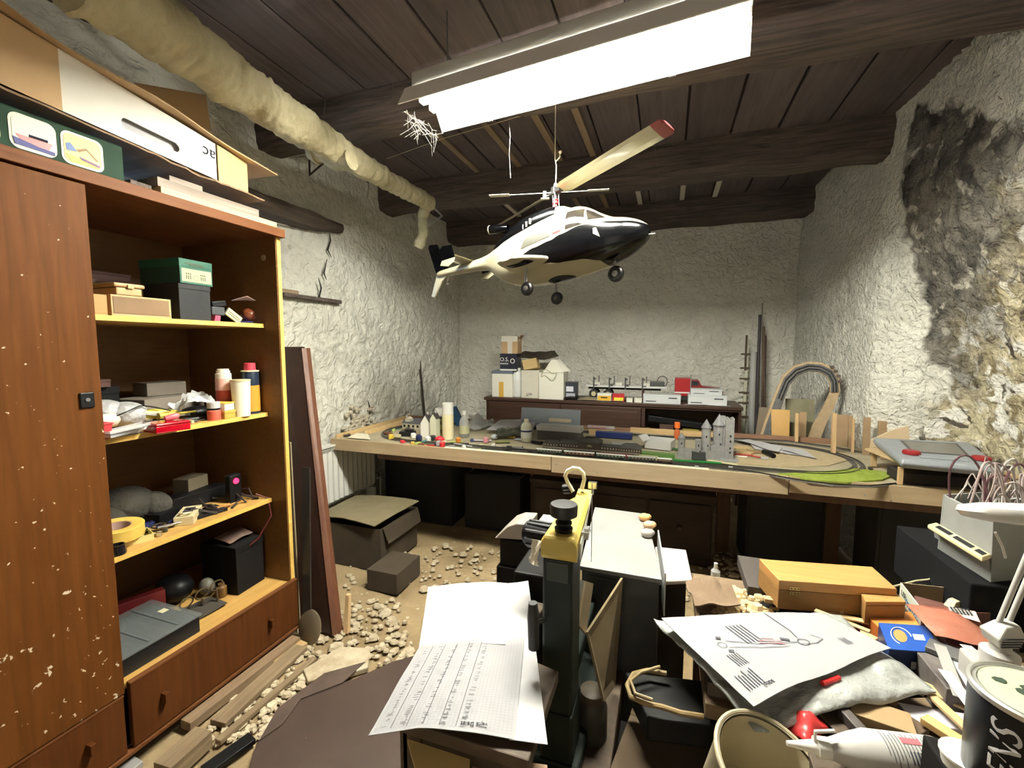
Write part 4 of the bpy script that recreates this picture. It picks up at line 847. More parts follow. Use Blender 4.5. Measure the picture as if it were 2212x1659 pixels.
g = G(); c = (A+B)/2; g.at((c.x, 2.615, ZTB+.0055)); L_ = B.x-A.x; g.loft([[(x, .010*math.cos(a)*k, .018*math.sin(a)*k+.002) for a in [PI*j/8 for j in range(9)]] for x, k in ((-L_/2, .5), (-L_/2+.015, .95), (L_/2-.015, .95), (L_/2, .5))]); S('model_railcar', 'small dark red streamlined railcar between the coaches and the station', 'model train', g, plain('railcar_red', (.22, .012, .02), .25), smooth=True)
# station building
sA, sB = U(1180, 968, z=ZTB), U(1383, 993, z=ZTB); sy = 2.655
stn = T('model_station', 'long dark brown model railway station with platform canopy', 'model building', ((sA.x+sB.x)/2, sy+.04, ZTB-.005)); stn_m = mat('brown_brick_model', (.045, .03, .022), .7, var=((.07, .05, .036), 60, .3)); srf = mat('model_slate', (.05, .047, .043), .7, var=((.075, .07, .062), 60, .3)); lt = plain('model_canopy', (.20, .16, .12), .6)
def house(par, x0, x1, y0, y1, z0, zh, rh, wm, rm, hip=0, n_win=0, wcol=None, storeys=1, nm='wing'):
    g = G(); g.box(x0, x1, y0, y1, z0, zh); hb = part(par, nm, g, wm)
    e = .003; yc = (y0+y1)/2; g = G()
    g.add([(x0-e, y0-e, zh), (x1+e, y0-e, zh), (x1+e, y1+e, zh), (x0-e, y1+e, zh), (x0-e+hip, yc, zh+rh), (x1+e-hip, yc, zh+rh)], [(0, 1, 5, 4), (2, 3, 4, 5), (1, 2, 5), (3, 0, 4), (3, 2, 1, 0)]); part(par, 'roof', g, rm)
    if not hip and wm is not stn_m:
        pass
    if n_win:
        g = G(); hh = (zh-z0)/storeys
        for s_ in range(storeys):
            for k in range(n_win):
                x = x0+(x1-x0)*(k+.5)/n_win; wv = (x1-x0)/n_win*.22; g.box(x-wv, x+wv, y0-.0008, y0, z0+hh*(s_+.35), z0+hh*(s_+.78))
        part(hb, 'window', g, wcol or plain('model_glass', (.02, .02, .022), .2), kind='stuff')
    return hb
SX0, SX1 = sA.x, sB.x; W = SX1-SX0; fr = lambda a: SX0+W*a; pale = plain('model_pale_window', (.30, .26, .2), .5)
house(stn, fr(0), fr(.16), sy, sy+.09, ZTB, ZTB+.050, .012, stn_m, srf, .012, 5, pale, 2)
house(stn, fr(.163), fr(.37), sy+.006, sy+.085, ZTB, ZTB+.052, .020, stn_m, srf, .015, 7, pale, 2)
house(stn, fr(.373), fr(.60), sy-.006, sy+.10, ZTB, ZTB+.070, .024, stn_m, srf, .02, 0, nm='main_block')
house(stn, fr(.603), fr(.80), sy+.006, sy+.08, ZTB, ZTB+.050, .010, stn_m, srf, .01, 7, pale, 2)
house(stn, fr(.80), fr(1.0), sy-.004, sy+.09, ZTB, ZTB+.050, .026, stn_m, srf, .03, 8, pale, 2, nm='end_pavilion')
g = G(); g.box(fr(0), fr(.99), sy-.035, sy-.008, ZTB+.026, ZTB+.0285); part(stn, 'canopy', g, lt)
g = G()
for k in range(20): x = fr(.01+.97*k/19); g.box(x-.0012, x+.0012, sy-.034, sy-.032, ZTB, ZTB+.026)
part(stn, 'canopy_post', g, stn_m, kind='stuff')
g = G(); x = fr(.49); g.slab([(x+.015*math.cos(a), sy-.0068, ZTB+.044+.013*math.sin(a)) for a in [PI*j/8 for j in range(9)]], (0, -.0006, 0)); part(stn, 'arched_window', g, plain('stained_arch', (.22, .25, .12), .4))
g = G(); g.box(fr(.44), fr(.53), sy+.035, sy+.05, ZTB+.094, ZTB+.10); part(stn, 'roof_lantern', g, stn_m)
# castle
cst = T('model_castle', 'grey model castle with towers and pointed roofs on the railway table', 'model castle', (.25, 2.80, ZTB-.005)); cm = mat('model_castle_stone', (.25, .245, .24), .8, var=((.33, .325, .32), 50, .3), bump=(150, .5, .002)); crf = plain('castle_slate', (.22, .225, .235), .7)
def P3(px, py, y): return U(px, py, y=y)
def tower(px0, px1, pyt, y, roof=None, n=12, nm='tower', base=ZTB):
    a, b = P3(px0, pyt, y), P3(px1, pyt, y); r = (b.x-a.x)/2; cx = (a.x+b.x)/2; g = G(); g.at((cx, y, base)); h = a.z-base
    g.lathe([(r, 0), (r, h), (r*1.08, h), (r*1.08, h+.008)], n); tw = part(cst, nm, g, cm, smooth=20)
    if roof: g = G(); g.at((cx, y, base+h+.008)); g.lathe([(r*1.2, 0), (.001, roof)], n); part(cst, 'cone_roof', g, crf, smooth=20)
    g = G(); g.box(cx-.003, cx+.003, y-r-.002, y-r+.004, base+h*.72, base+h*.72+.012); g.box(cx+.006, cx+.011, y-r-.002, y-r+.004, base+h*.42, base+h*.42+.009); part(tw, 'arrow_slit', g, ink, kind='stuff')
    return r, cx
tower(1516, 1536, 926, 2.79, .05); tower(1541, 1566, 920, 2.84, .065)
# tall ruined keep with ragged top
a, b = P3(1568, 903, 2.80), P3(1587, 903, 2.80)
g = G()
for k in range(5): x = a.x+(b.x-a.x)*k/5; g.box(x, x+(b.x-a.x)/5, 2.79, 2.86, ZTB, a.z-[.006, 0, .012, .004, .0][k])
kp = part(cst, 'keep', g, cm); g = G()
for k, z in enumerate((.13, .10, .06, .035)): g.box(b.x-.022, b.x-.014, 2.787, 2.792, ZTB+z, ZTB+z+.010)
part(kp, 'arrow_slit', g, ink, kind='stuff')
g = G(); a2, b2 = P3(1556, 900, 2.83), P3(1568, 900, 2.83); g.box(a2.x, b2.x, 2.82, 2.87, ZTB, a2.z+.002); part(cst, 'keep_wall', g, cm)
def cwall(p0, p1, h, y0, y1, nm='curtain_wall'):
    a, b = P3(p0, 950, y0), P3(p1, 950, y1); g = G(); d = Vector((b.x-a.x, y1-y0, 0)); nn = Vector((-d.y, d.x, 0)).normalized()*.008
    g.prism([(a.x, y0), (b.x, y1), (b.x+nn.x, y1+nn.y), (a.x+nn.x, y0+nn.y)], ZTB, ZTB+h); m = int(d.length/.012)
    for k in range(m): q = Vector((a.x, y0, 0))+d*((k+.25)/m); q2 = Vector((a.x, y0, 0))+d*((k+.7)/m); g.prism([(q.x, q.y), (q2.x, q2.y), (q2.x+nn.x, q2.y+nn.y), (q.x+nn.x, q.y+nn.y)], ZTB+h, ZTB+h+.005)
    part(cst, nm, g, cm)
cwall(1466, 1502, .055, 2.76, 2.73); cwall(1502, 1516, .05, 2.725, 2.725); cwall(1516, 1556, .050, 2.735, 2.75); tower(1502, 1516, 952, 2.735, None); tower(1465, 1480, 948, 2.79, .03)
g = G(); g.box(P3(1516, 950, 2.80).x, P3(1568, 950, 2.80).x, 2.80, 2.85, ZTB, ZTB+.07); part(cst, 'hall', g, cm)
g = G(); g.box(.07, .40, 2.74, 2.87, ZTB-.005, ZTB+.001); part(cst, 'base', g, cm)
# houses at the left end
def mh(label, px0, px1, pyb, pyt, wm, rm, depth=.08, rh=.04, gable=False, yy=None):
    a = U(px0, pyb, z=ZTB); b = U(px1, pyb, z=ZTB); y = yy or a.y; a = U(px0, pyb, y=y); b = U(px1, pyb, y=y); zt = U(px0, pyt, y=y).z
    t = T('model_house', label, 'model building', ((a.x+b.x)/2, y+depth/2, ZTB-.004)); z0 = ZTB-.004
    if gable:
        g = G(); xm = (a.x+b.x)/2; zr = zt; ze = zt-(b.x-a.x)*.75
        g.slab([(a.x, y, z0), (b.x, y, z0), (b.x, y, ze), (xm, y, zr), (a.x, y, ze)], (0, depth, 0)); part(t, 'walls', g, wm)
        for s_, x in ((1, b.x), (-1, a.x)):
            g = G(); g.slab([(xm, y-.002, zr+.003), (x+s_*.003, y-.002, ze+.001), (x+s_*.003, y+depth, ze+.001), (xm, y+depth, zr+.003)], (0, 0, .003)); part(t, 'roof_side', g, rm)
        g = G(); g.box(xm-.006, xm+.006, y+depth*.6, y+depth*.75, zr-.01, zr+.02); part(t, 'chimney', g, plain('pale_chimney', (.6, .55, .5), .7))
    else: 
        house(t, a.x, b.x, y, y+depth, z0, zt, rh, wm, rm, .008, 4, None, 2 if zt-z0 > .06 else 1, 'walls')
        g = G(); g.box(a.x+.008, a.x+.018, y+depth/2, y+depth/2+.01, zt+rh*.5, zt+rh+.014); part(t, 'chimney', g, plain('pale_chimney', (.6, .55, .5), .7))
    return t
mcream = plain('model_cream_wall', (.52, .47, .36), .7); msl = plain('model_blue_slate', (.09, .09, .105), .7); mwh = plain('model_white_wall', (.78, .76, .70), .7); mlg = plain('model_pale_green_wall', (.66, .66, .5), .7)
t = mh('long cream model house with slate roof and dormer at the table left', 869, 907, 925, 914, mcream, msl, .09, .04)
c = U(885, 905, y=2.93); g = G(); g.box(c.x-.018, c.x+.018, c.y-.035, c.y+.02, c.z-.015, c.z+.004); g.slab([(c.x-.022, c.y-.037, c.z+.004), (c.x+.022, c.y-.037, c.z+.004), (c.x, c.y-.037, c.z+.02)], (0, .05, 0)); part(t, 'dormer', g, mcream)
mh('white gabled model house standing left of the pale green one', 909, 928, 943, 897, mwh, plain('dark_model_roof', (.05, .04, .04), .7), .06, gable=True)
mh('pale green gabled model house right of the white one', 929, 942, 940, 894, mlg, plain('dark_model_roof', (.05, .04, .04), .7), .06, gable=True, yy=2.75)
mh('yellow timbered model house beside the tall glue can', 944, 957, 930, 905, plain('model_yellow_wall', (.45, .38, .1), .7), plain('dark_model_roof', (.05, .04, .04), .7), .07, .015, yy=2.86)
# cans and bottles on the layout
def stand(name, label, cat_, pxc, pyb, wpx, pyt, prof, y=None, n=22, z=ZTB-.002):
    a = U(pxc, pyb, z=z) if y is None else Vector((U(pxc, pyb, y=y).x, y, z)); r = wpx/FPX*fwd(a)/2; H = U(pxc, pyt, y=a.y).z-z
    return cyl(name, label, cat_, (a.x, a.y, z), [(pn, [(q*r, v*H) for q, v in pr], m_) for pn, pr, m_ in prof], None, n)
sp_l = mat('cream_striped_label', (.78, .70, .38), .5, var=((.82, .77, .55), 20, .4))
stand('spray_can', 'tall cream spray can with white cap on the left of the railway table', 'spray can', 968, 948, 25, 870, [('body', [(1, 0), (1, .69)], sp_l), ('collar', [(1.0, .69), (1.02, .70), (1.02, .715), (1, .72)], white), ('cap', [(.99, .72), (.99, .985), (.9, 1)], white)])
stand('bottle', 'clear plastic bottle with white cap right of the tall spray can', 'bottle', 1003, 944, 22, 888, [('body', [(.9, 0), (1, .03), (1, .6), (.75, .72), (.4, .80), (.38, .86)], clear), ('cap', [(.45, .86), (.45, 1)], white), ('side_label', [(1.01, .15), (1.01, .45)], plain('faded_label', (.5, .48, .3), .7))])
stand('bottle', 'cloudy white bottle with printed label left of the station', 'bottle', 1137, 953, 24, 905, [('body', [(.92, 0), (1, .04), (1, .66), (.85, .76), (.42, .86)], plain('milky_plastic', (.56, .55, .42), .4)), ('cap', [(.42, .86), (.42, .99), (.36, 1)], plain('ivory_cap', (.8, .73, .6), .4)), ('label', [(1.015, .18), (1.015, .56)], plain('white_label', (.66, .66, .6), .6)), ('label_band', [(1.03, .44), (1.03, .52)], plain('navy_band', (.03, .04, .10), .6))])
stand('glue_bottle', 'thin bottle with bright orange cap beside the castle', 'bottle', 1462, 948, 13, 912, [('body', [(.8, 0), (.9, .04), (.9, .5), (.5, .6)], plain('orange_liquid', (.55, .12, .03), .3)), ('neck', [(.4, .6), (.5, .66)], clear), ('cap', [(.95, .66), (.9, 1)], plain('bright_orange', (.85, .18, .03), .4))])
g = G(); c = U(950, 885, y=3.05); g.at((c.x, 3.05, ZTB-.003)); g.lathe([(.03, 0), (.036, .01), (.040, .10), (.040, .155), (.033, .175)], 18); S('plastic_jug', 'white rounded plastic jug behind the gabled model houses', 'jug', g, white, smooth=True)
g = G(); c = U(995, 880, y=3.3); 
g.at((c.x, 3.3, ZTB), 0, 0, R(-28)); g.box(-.035, .035, -.02, .02, 0, .16); S('blue_holder', 'tilted blue plastic holder behind the clear bottle', 'plastic part', g, plain('mid_blue_plastic', (.02, .10, .26), .5), bevel=.008)
# clear tub and bag
c = U(1040, 905, z=ZTB+.03); t = T('clear_tub', 'clear plastic tub with lid near the left end of the dark sideboard', 'tub', (c.x, 3.35, ZTB-.003)); g = G(); g.at((c.x, 3.35, ZTB-.003)); g.lathe([(.045, 0), (.058, .075)], 20); part(t, 'body', g, clear, smooth=True); g = G(); g.at((c.x, 3.35, ZTB+.0725)); g.lathe([(.062, 0), (.062, .008), (.055, .010)], 20); part(t, 'lid', g, clear, smooth=True)
a = [U(1010, 932, z=ZTB), U(1070, 926, z=ZTB), U(1065, 912, z=ZTB), U(1015, 914, z=ZTB)]
g = G(); g.sheet(a, 14, 12, .03, 6, .0015, 0, 12, fn=lambda u, v: .07*math.exp(-((u-.35)**2+(v-.5)**2)/.05)); S('plastic_bag', 'crumpled clear plastic bag peaked up beside the clear bottle', 'bag', g, film, smooth=60)
g = G(); a = [U(1070, 950, z=ZTB), U(1130, 945, z=ZTB), U(1118, 925, z=ZTB+.03), U(1075, 930, z=ZTB+.02)]; g.sheet(a, 12, 8, .02, 16, .002, 0, 12, fn=lambda u, v: .02*math.sin(v*PI)); S('dark_film_pack', 'dark green crinkled film pack left of the white bottle', 'packet', g, mat('dark_green_film', (.06, .065, .045), .2, bump=(40, .9, .01)), smooth=50)
# plans
def sheetp(label, q, seed, m_=paper, amp=.006, name='paper_sheet', z_off=0, lines=8, lm_=None, nu=10, nv=8, fn=None, cat_='paper', pm=None):
    t = T(name, label, cat_, q[0]); g = G(); g.sheet(q, nu, nv, amp, seed, .0012, 0, 6, fn); part(t, 'sheet', g, m_, smooth=60)
    if lines:
        random.seed(seed); g = G(); q = [Vector(p) for p in q]
        P = lambda u, v: q[0]*(1-u)*(1-v)+q[1]*u*(1-v)+q[2]*u*v+q[3]*(1-u)*v
        nrm = (q[1]-q[0]).cross(q[3]-q[0]).normalized(); nrm = nrm if nrm.z > 0 else -nrm
        for k in range(lines):
            u0, v0 = random.uniform(.08, .7), random.uniform(.08, .9); u1 = u0+random.uniform(.08, .25); w_ = .004
            pts = []
            for (u, v) in ((u0, v0), (u1, v0), (u1, v0+w_*2), (u0, v0+w_*2)):
                p = P(u, v); h = noise.noise(p*6+Vector((seed, seed, 0)))*amp+abs(noise.noise(p*13.8+Vector((seed, 5, 0))))*amp*.7+(fn(u, v) if fn else 0)+amp*.6+.0016; pts.append(p+nrm*h)
            g.add(pts, [(0, 1, 2, 3)])
        part(t, 'print', g, pm or inkg, kind='stuff')
    return t
sheetp('large white track plan drooping over the grey box on the table left', [U(1050, 930, z=ZTB+.02), U(1150, 934, z=ZTB+.02), U(1160, 905, z=ZTB+.05), U(1080, 908, z=ZTB+.05)], 5, lines=12)
sheetp('white instruction leaflet lying inside the right hand railway curve', [U(1630, 972, z=ZTB), U(1760, 990, z=ZTB), U(1735, 973, z=ZTB), U(1615, 955, z=ZTB+.01)], 8, lines=10, amp=.01)
sheetp('second white leaflet overlapping at the left of the papers by the pliers', [U(1590, 952, z=ZTB+.012), U(1680, 978, z=ZTB+.012), U(1690, 968, z=ZTB+.012), U(1620, 952, z=ZTB+.012)], 11, lines=8, amp=.01)
sheetp('third printed leaflet, farthest right of the papers in the curve', [U(1690, 975, z=ZTB+.004), U(1765, 992, z=ZTB+.004), U(1745, 978, z=ZTB+.004), U(1700, 968, z=ZTB+.004)], 12, lines=6, amp=.01)
# grey trough, printer-like box, tubes behind the station
c0, c1 = U(1123, 905, y=3.35), U(1252, 912, y=3.35)
t = T('grey_tray', 'long grey plastic tray standing on edge in front of the sideboard', 'tray', ((c0.x+c1.x)/2, 3.4, ZTB-.003)); g = G(); g.at(((c0.x+c1.x)/2, 3.36, ZTB-.003), 0, R(-12)); Lh = (c1.x-c0.x)/2
g.box(-Lh, Lh, 0, .006, 0, .165); part(t, 'back', g, plain('slate_grey_plastic', (.19, .21, .235), .5), bevel=.003); g = G(); g.at(((c0.x+c1.x)/2, 3.36, ZTB-.003)); g.box(-Lh, Lh, -.06, 0, .03, .036); part(t, 'ledge', g, plain('slate_grey_plastic', (.19, .21, .235), .5))
c = U(1210, 907, y=3.28); g = G(); g.at((c.x, c.y, c.z-.006), R(-3)); g.box(-.085, .085, -.02, .02, -.012, .015); S('cream_bar', 'cream wooden bar lying on the grey tray ledge', 'bar', g, plain('pale_bar', (.62, .52, .38), .6), bevel=.005)
wb_ = plain('white_glossy_card', (.66, .66, .64), .5)
c0, c1 = U(1160, 925, y=2.98), U(1255, 935, y=2.98)
t = carton('kit_box', 'long grey-white kit box behind the left wing of the station', 'box', ((c0.x+c1.x)/2, 3.02, ZTB-.003), (c1.x-c0.x, .10, .10), R(-2), plain('dim_grey_card', (.11, .10, .095), .7), lid=.035, lidm=plain('pale_grey_lid', (.55, .54, .53), .6))
c0, c1 = U(1288, 922, y=3.2), U(1366, 935, y=3.2); g = G(); g.at(((c0.x+c1.x)/2, 3.2, ZTB+.012), R(-2)); g.box((c0.x-c1.x)/2, (c1.x-c0.x)/2, -.03, .03, -.012, .028); S('blue_box', 'long navy blue box behind the station main block', 'box', g, plain('navy_card', (.015, .03, .14), .4), bevel=.002)
c0, c1 = U(1270, 920, y=3.3), U(1328, 926, y=3.3); t = T('tube_pack', 'clear tube with red and pink contents behind the navy box', 'tube', ((c0.x+c1.x)/2, 3.3, ZTB)); g = G(); g.tube([(c0.x, 3.3, ZTB+.05), (c1.x, 3.3, ZTB+.05)], .014, 12); part(t, 'tube', g, clear, smooth=True)
g = G(); g.tube([(c0.x+.02, 3.3, ZTB+.047), (c1.x-.06, 3.3, ZTB+.047)], .009, 10); part(t, 'contents', g, plain('pink_red_content', (.5, .04, .05), .5), smooth=True); g = G(); g.box(c0.x+.01, c1.x-.01, 3.28, 3.32, ZTB-.006, ZTB+.034); part(t, 'support', g, pine)
c0, c1 = U(1397, 945, y=2.9), U(1455, 955, y=2.9); bx_ = ((c0.x+c1.x)/2, 2.98, ZTB)
t = carton('white_carton', 'open white carton left of the orange capped bottle', 'box', bx_, (c1.x-c0.x, .14, .055), R(-12), wb_)
g = G(); g.at((c0.x, 2.92, ZTB+.05), R(-30), 0, R(40)); g.box(-.05, 0, -.04, .05, 0, .003); part(t, 'flap', g, wb_)
random.seed(17)
for (lab, px, py, d, rz, m_) in (('green and pink flat kit box under the white carton', 1415, 985, (.22, .05, .02), -3, plain('leaf_green_card', (.12, .25, .06), .5)), ('pale olive station platform piece right of the station', 1395, 992, (.13, .03, .022), -4, plain('olive_plastic', (.42, .42, .24), .6)),
        ('bright green ruler-like strip in front of the castle', 1505, 1000, (.25, .018, .012), 2, plain('bright_green', (.02, .22, .04), .4)), ('green strip slanting from the bottle to the strip below the castle', 1475, 975, (.20, .012, .010), -32, plain('dull_green', (.04, .16, .05), .5)),
        ('dark charcoal box below the castle wall', 1508, 992, (.07, .06, .045), 5, plain('charcoal_card', (.035, .04, .042), .5)), ('white open matchbox tray right of the charcoal box', 1550, 985, (.09, .05, .025), -4, white),
        ('cream off-cut card near the castle right corner', 1595, 985, (.10, .05, .004), -20, plain('cream_card', (.80, .74, .58), .7)), ('small wooden offcut stack left of the pliers', 1612, 980, (.07, .05, .012), -30, pine)):
    c = U(px, py, z=ZTB); g = G(); g.at((c.x, c.y, ZTB+.0005), R(rz))
    if 'tray' in lab: g.tray(-d[0]/2, d[0]/2, -d[1]/2, d[1]/2, 0, d[2], .003)
    else: g.box(-d[0]/2, d[0]/2, -d[1]/2, d[1]/2, 0, d[2])
    S('kit_part' if 'box' not in lab else 'small_box', lab, 'box' if 'box' in lab else 'model part', g, m_, bevel=.0015)
# pliers and craft knife
c = U(1617, 988, z=ZTB); g = G(); g.tube([(c.x-.10, c.y-.01, ZTB+.008), (c.x-.06, c.y+.018, ZTB+.010), (c.x, c.y+.012, ZTB+.010), (c.x+.02, c.y, ZTB+.010), (c.x+.06, c.y-.016, ZTB+.008)], .005, 8); t = T('pliers', 'red handled pliers lying open on the cork baseboard', 'pliers', (c.x, c.y, ZTB)); part(t, 'handle', g, plain('deep_red_grip', (.32, .015, .015), .4), smooth=True)
g = G(); g.tube([(c.x-.10, c.y-.012, ZTB+.008), (c.x-.14, c.y+.004, ZTB+.008)], [.007, .003], 6); part(t, 'jaw', g, dsteel)
c = U(1663, 985, z=ZTB); t = T('craft_tool', 'black and grey handled craft tool pointing towards the white leaflets', 'tool', (c.x, c.y, ZTB)); g = G(); g.tube([(c.x+.01, c.y-.05, ZTB+.012), (c.x, c.y-.02, ZTB+.015), (c.x-.025, c.y+.05, ZTB+.014)], [.014, .016, .013], 10); part(t, 'handle', g, black, smooth=True)
g = G(); g.tube([(c.x-.025, c.y+.05, ZTB+.014), (c.x-.045, c.y+.11, ZTB+.012)], [.008, .002], 8); part(t, 'blade', g, steel)
for (px, py), w_ in zip(((1233, 981), (1263, 985), (1505, 1011), (1578, 1012)), ('below the maroon coach, left one', 'below the maroon coach, right one', 'below the green strip', 'below the pliers')):
    c = U(px, py, z=ZTB); g = G(); g.box(c.x-.010, c.x+.010, c.y-.006, c.y+.006, ZTB+.003, ZTB+.012); S('point_motor', 'small pale grey switch block on the layout edge '+w_, 'switch', g, plain('pale_grey_block', (.4, .4, .38), .5), group='small grey switch blocks along the table front', bevel=.001)
# colourful scraps at the left end
random.seed(23)
cols = [('yellow', (.6, .42, .05)), ('orange', (.6, .22, .03)), ('red', (.55, .02, .03)), ('navy', (.02, .03, .10)), ('white', (.75, .73, .68)), ('pink', (.6, .25, .3)), ('teal', (.06, .22, .22)), ('brown', (.16, .06, .03)), ('black', (.02, .02, .02)), ('grey', (.3, .3, .3)), ('cream', (.7, .6, .4)), ('lime', (.4, .5, .12))]
spots = [(845,948),(860,940),(870,955),(882,950),(893,945),(903,958),(915,955),(925,962),(935,950),(945,960),(958,955),(975,962),(990,955),(1005,960),(1020,952),(1035,962),(1050,955),(880,962),(898,965),(915,968),(930,970),(1066,962),(850,930),(862,925),(948,968),(965,970),(1000,968),(1045,968)]
for i, (px, py) in enumerate(spots):
    c = U(px, py, z=ZTB); c.y = max(c.y, 2.54+.01*(i % 3)); nm_, cc = cols[(i*7+i//12) % 12]; g = G(); g.at((c.x, c.y, ZTB-.004), random.uniform(0, 3)); k = i % 4
    if k == 0: g.lathe([(.016, 0), (.019, .004), (.019, .030), (.014, .036)], 12)
    elif k == 1: g.box(-.022, .022, -.012, .012, 0, .012)
    elif k == 2: g.loft([[(-.02, -.012, 0), (.02, -.014, 0), (.024, .012, 0), (-.018, .014, 0)], [(-.016, -.008, .014), (.015, -.01, .018), (.017, .008, .016), (-.014, .01, .013)]])
    else: g.box(-.03, .03, -.008, .008, 0, .006)
    S(['paint_pot', 'kit_part', 'model_scrap', 'model_strip'][k], 'small %s %s in the colourful clutter at the left end of the railway table' % (nm_, ['paint pot', 'plastic block', 'crumpled scrap', 'plastic strip'][k]), ['pot', 'model part', 'scrap', 'strip'][k], g, plain('scrap_'+nm_, cc, .5), group='colourful clutter at the left end of the railway table', bevel=.001)
c = U(882, 940, z=ZTB); g = G(); g.at((c.x, c.y, ZTB-.004), R(10)); g.box(-.06, .05, -.03, .03, 0, .035); g.box(-.02, .04, -.02, .02, .035, .05); S('model_wagon_box', 'black boxy model in front of the cream model house', 'model', g, plain('loco_black', (.012, .012, .014), .35), bevel=.004)
c = U(950, 954, z=ZTB); g = G(); g.at((c.x, c.y, ZTB-.004)); g.ball((0, 0, .02), (.035, .028, .022), 0, 14, 8); S('red_ball_of_wool', 'bright red rounded lump left of the spray can foot', 'lump', g, plain('signal_red', (.62, .02, .03), .6), smooth=True)
g = G(); g.at((U(748, 941, z=ZTB).x, U(748, 941, z=ZTB).y, ZTB)); g.lathe([(.012, .0), (.03, .0), (.03, .010), (.012, .010), (.012, 0)], 20, cap=False); S('tape_reel', 'small dark reel lying at the left corner of the railway table', 'reel', g, plain('brown_black_reel', (.05, .04, .035), .4), smooth=40)
g = G(); a = [U(750, 946, z=ZTB), U(800, 950, z=ZTB), U(795, 938, z=ZTB), U(770, 936, z=ZTB)]; g.sheet(a, 8, 6, .004, 3, .002); S('paper_scrap', 'cream torn paper at the left corner of the railway table', 'paper', g, plain('cream_card', (.80, .74, .58), .7))
# ================================================ under the table
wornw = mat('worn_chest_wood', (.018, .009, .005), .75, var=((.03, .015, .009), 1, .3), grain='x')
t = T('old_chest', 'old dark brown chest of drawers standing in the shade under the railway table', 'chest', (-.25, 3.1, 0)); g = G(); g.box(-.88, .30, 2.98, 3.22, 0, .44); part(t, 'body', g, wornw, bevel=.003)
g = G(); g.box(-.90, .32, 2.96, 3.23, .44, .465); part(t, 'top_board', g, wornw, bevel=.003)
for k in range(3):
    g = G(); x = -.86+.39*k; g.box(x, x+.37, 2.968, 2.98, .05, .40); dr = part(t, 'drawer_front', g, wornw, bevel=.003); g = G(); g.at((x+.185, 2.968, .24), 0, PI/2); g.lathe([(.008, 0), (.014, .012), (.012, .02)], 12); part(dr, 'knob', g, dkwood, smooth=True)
for (lab, b, c_) in (('dark upright box added to deepen the shade under the right end of the table', (1.05, 1.36, 2.72, 3.0, 0, .62), (.006, .005, .0045)), ('tall dark box added to deepen the shade under the table beside the left wall', (-2.15, -1.55, 3.02, 3.42, 0, .60), (.005, .004, .004)), ('low dark box added to deepen the shade between the tall box and the chest', (-1.45, -1.0, 3.05, 3.4, 0, .42), (.008, .006, .005)), ('black box added to deepen the shade at the right under the table', (.50, .92, 3.05, 3.4, 0, .50), (.005, .004, .0039))):  # near-black boxes added so the space under the table stays dark
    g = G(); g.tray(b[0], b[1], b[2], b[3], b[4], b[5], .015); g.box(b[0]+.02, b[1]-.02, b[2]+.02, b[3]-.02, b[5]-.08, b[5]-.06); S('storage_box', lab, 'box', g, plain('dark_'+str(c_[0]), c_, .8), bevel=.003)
# open cardboard box on the floor by the radiator
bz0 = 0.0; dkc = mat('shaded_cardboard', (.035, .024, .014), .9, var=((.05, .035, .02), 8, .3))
c0 = [U(700, 1105, z=.30), U(862, 1098, z=.30), U(808, 1132, z=.30)]
x0, x1, y0, y1 = -2.16, -1.64, 2.24, 2.66
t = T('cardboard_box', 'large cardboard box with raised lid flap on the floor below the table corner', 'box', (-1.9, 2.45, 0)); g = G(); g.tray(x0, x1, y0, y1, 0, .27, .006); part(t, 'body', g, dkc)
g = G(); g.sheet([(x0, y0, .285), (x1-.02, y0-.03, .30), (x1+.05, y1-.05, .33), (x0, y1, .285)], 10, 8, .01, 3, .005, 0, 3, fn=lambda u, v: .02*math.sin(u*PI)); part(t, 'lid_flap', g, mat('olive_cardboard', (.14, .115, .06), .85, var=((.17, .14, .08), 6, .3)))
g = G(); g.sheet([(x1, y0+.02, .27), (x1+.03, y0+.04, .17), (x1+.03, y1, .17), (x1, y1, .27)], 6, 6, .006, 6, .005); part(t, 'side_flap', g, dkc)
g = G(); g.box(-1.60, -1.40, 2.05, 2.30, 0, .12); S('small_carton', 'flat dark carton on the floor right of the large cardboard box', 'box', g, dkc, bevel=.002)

# ================================================ SIDEBOARD at the back wall
sbx0, sbx1, sby, sbz = -1.70, .61, 4.1, .895
sb = T('sideboard', 'long low dark brown sideboard against the back wall', 'sideboard', (-.55, 4.3, 0))
sbm = mat('dark_brown_veneer', (.040, .018, .010), .45, var=((.065, .03, .018), 1, .3), grain='x')
g = G(); g.box(sbx0-.02, sbx1, sby-.02, 4.55, sbz-.03, sbz); part(sb, 'top', g, sbm, bevel=.003)
g = G(); g.box(sbx0, sbx0+.02, sby, 4.54, .05, sbz-.03); part(sb, 'side_panel', g, sbm); g = G(); g.box(sbx1-.03, sbx1-.01, sby, 4.54, .05, sbz-.03); part(sb, 'side_panel', g, sbm)
xd = U(1388, 905, y=sby).x
g = G(); g.box(xd-.01, xd+.02, sby, 4.54, .05, sbz-.03); part(sb, 'divider', g, sbm)
g = G(); g.box(sbx0+.02, sbx1-.03, 4.52, 4.54, .05, sbz-.03); part(sb, 'back_panel', g, sbm)
g = G(); g.box(sbx0+.02, sbx1-.03, sby+.02, 4.52, .60, .62); part(sb, 'shelf', g, pine)
xm_ = U(1130, 900, y=sby).x
for a, b in ((sbx0+.025, (sbx0+xd)/2), ((sbx0+xd)/2+.005, xd-.015)):
    g = G(); g.box(a, b, sby-.006, sby+.012, .30, sbz-.045); p = part(sb, 'flap_door', g, sbm, bevel=.002)
    g = G(); g.box(a+.03, b-.03, sby-.010, sby-.006, .34, sbz-.08); part(p, 'raised_panel', g, sbm, bevel=.002)
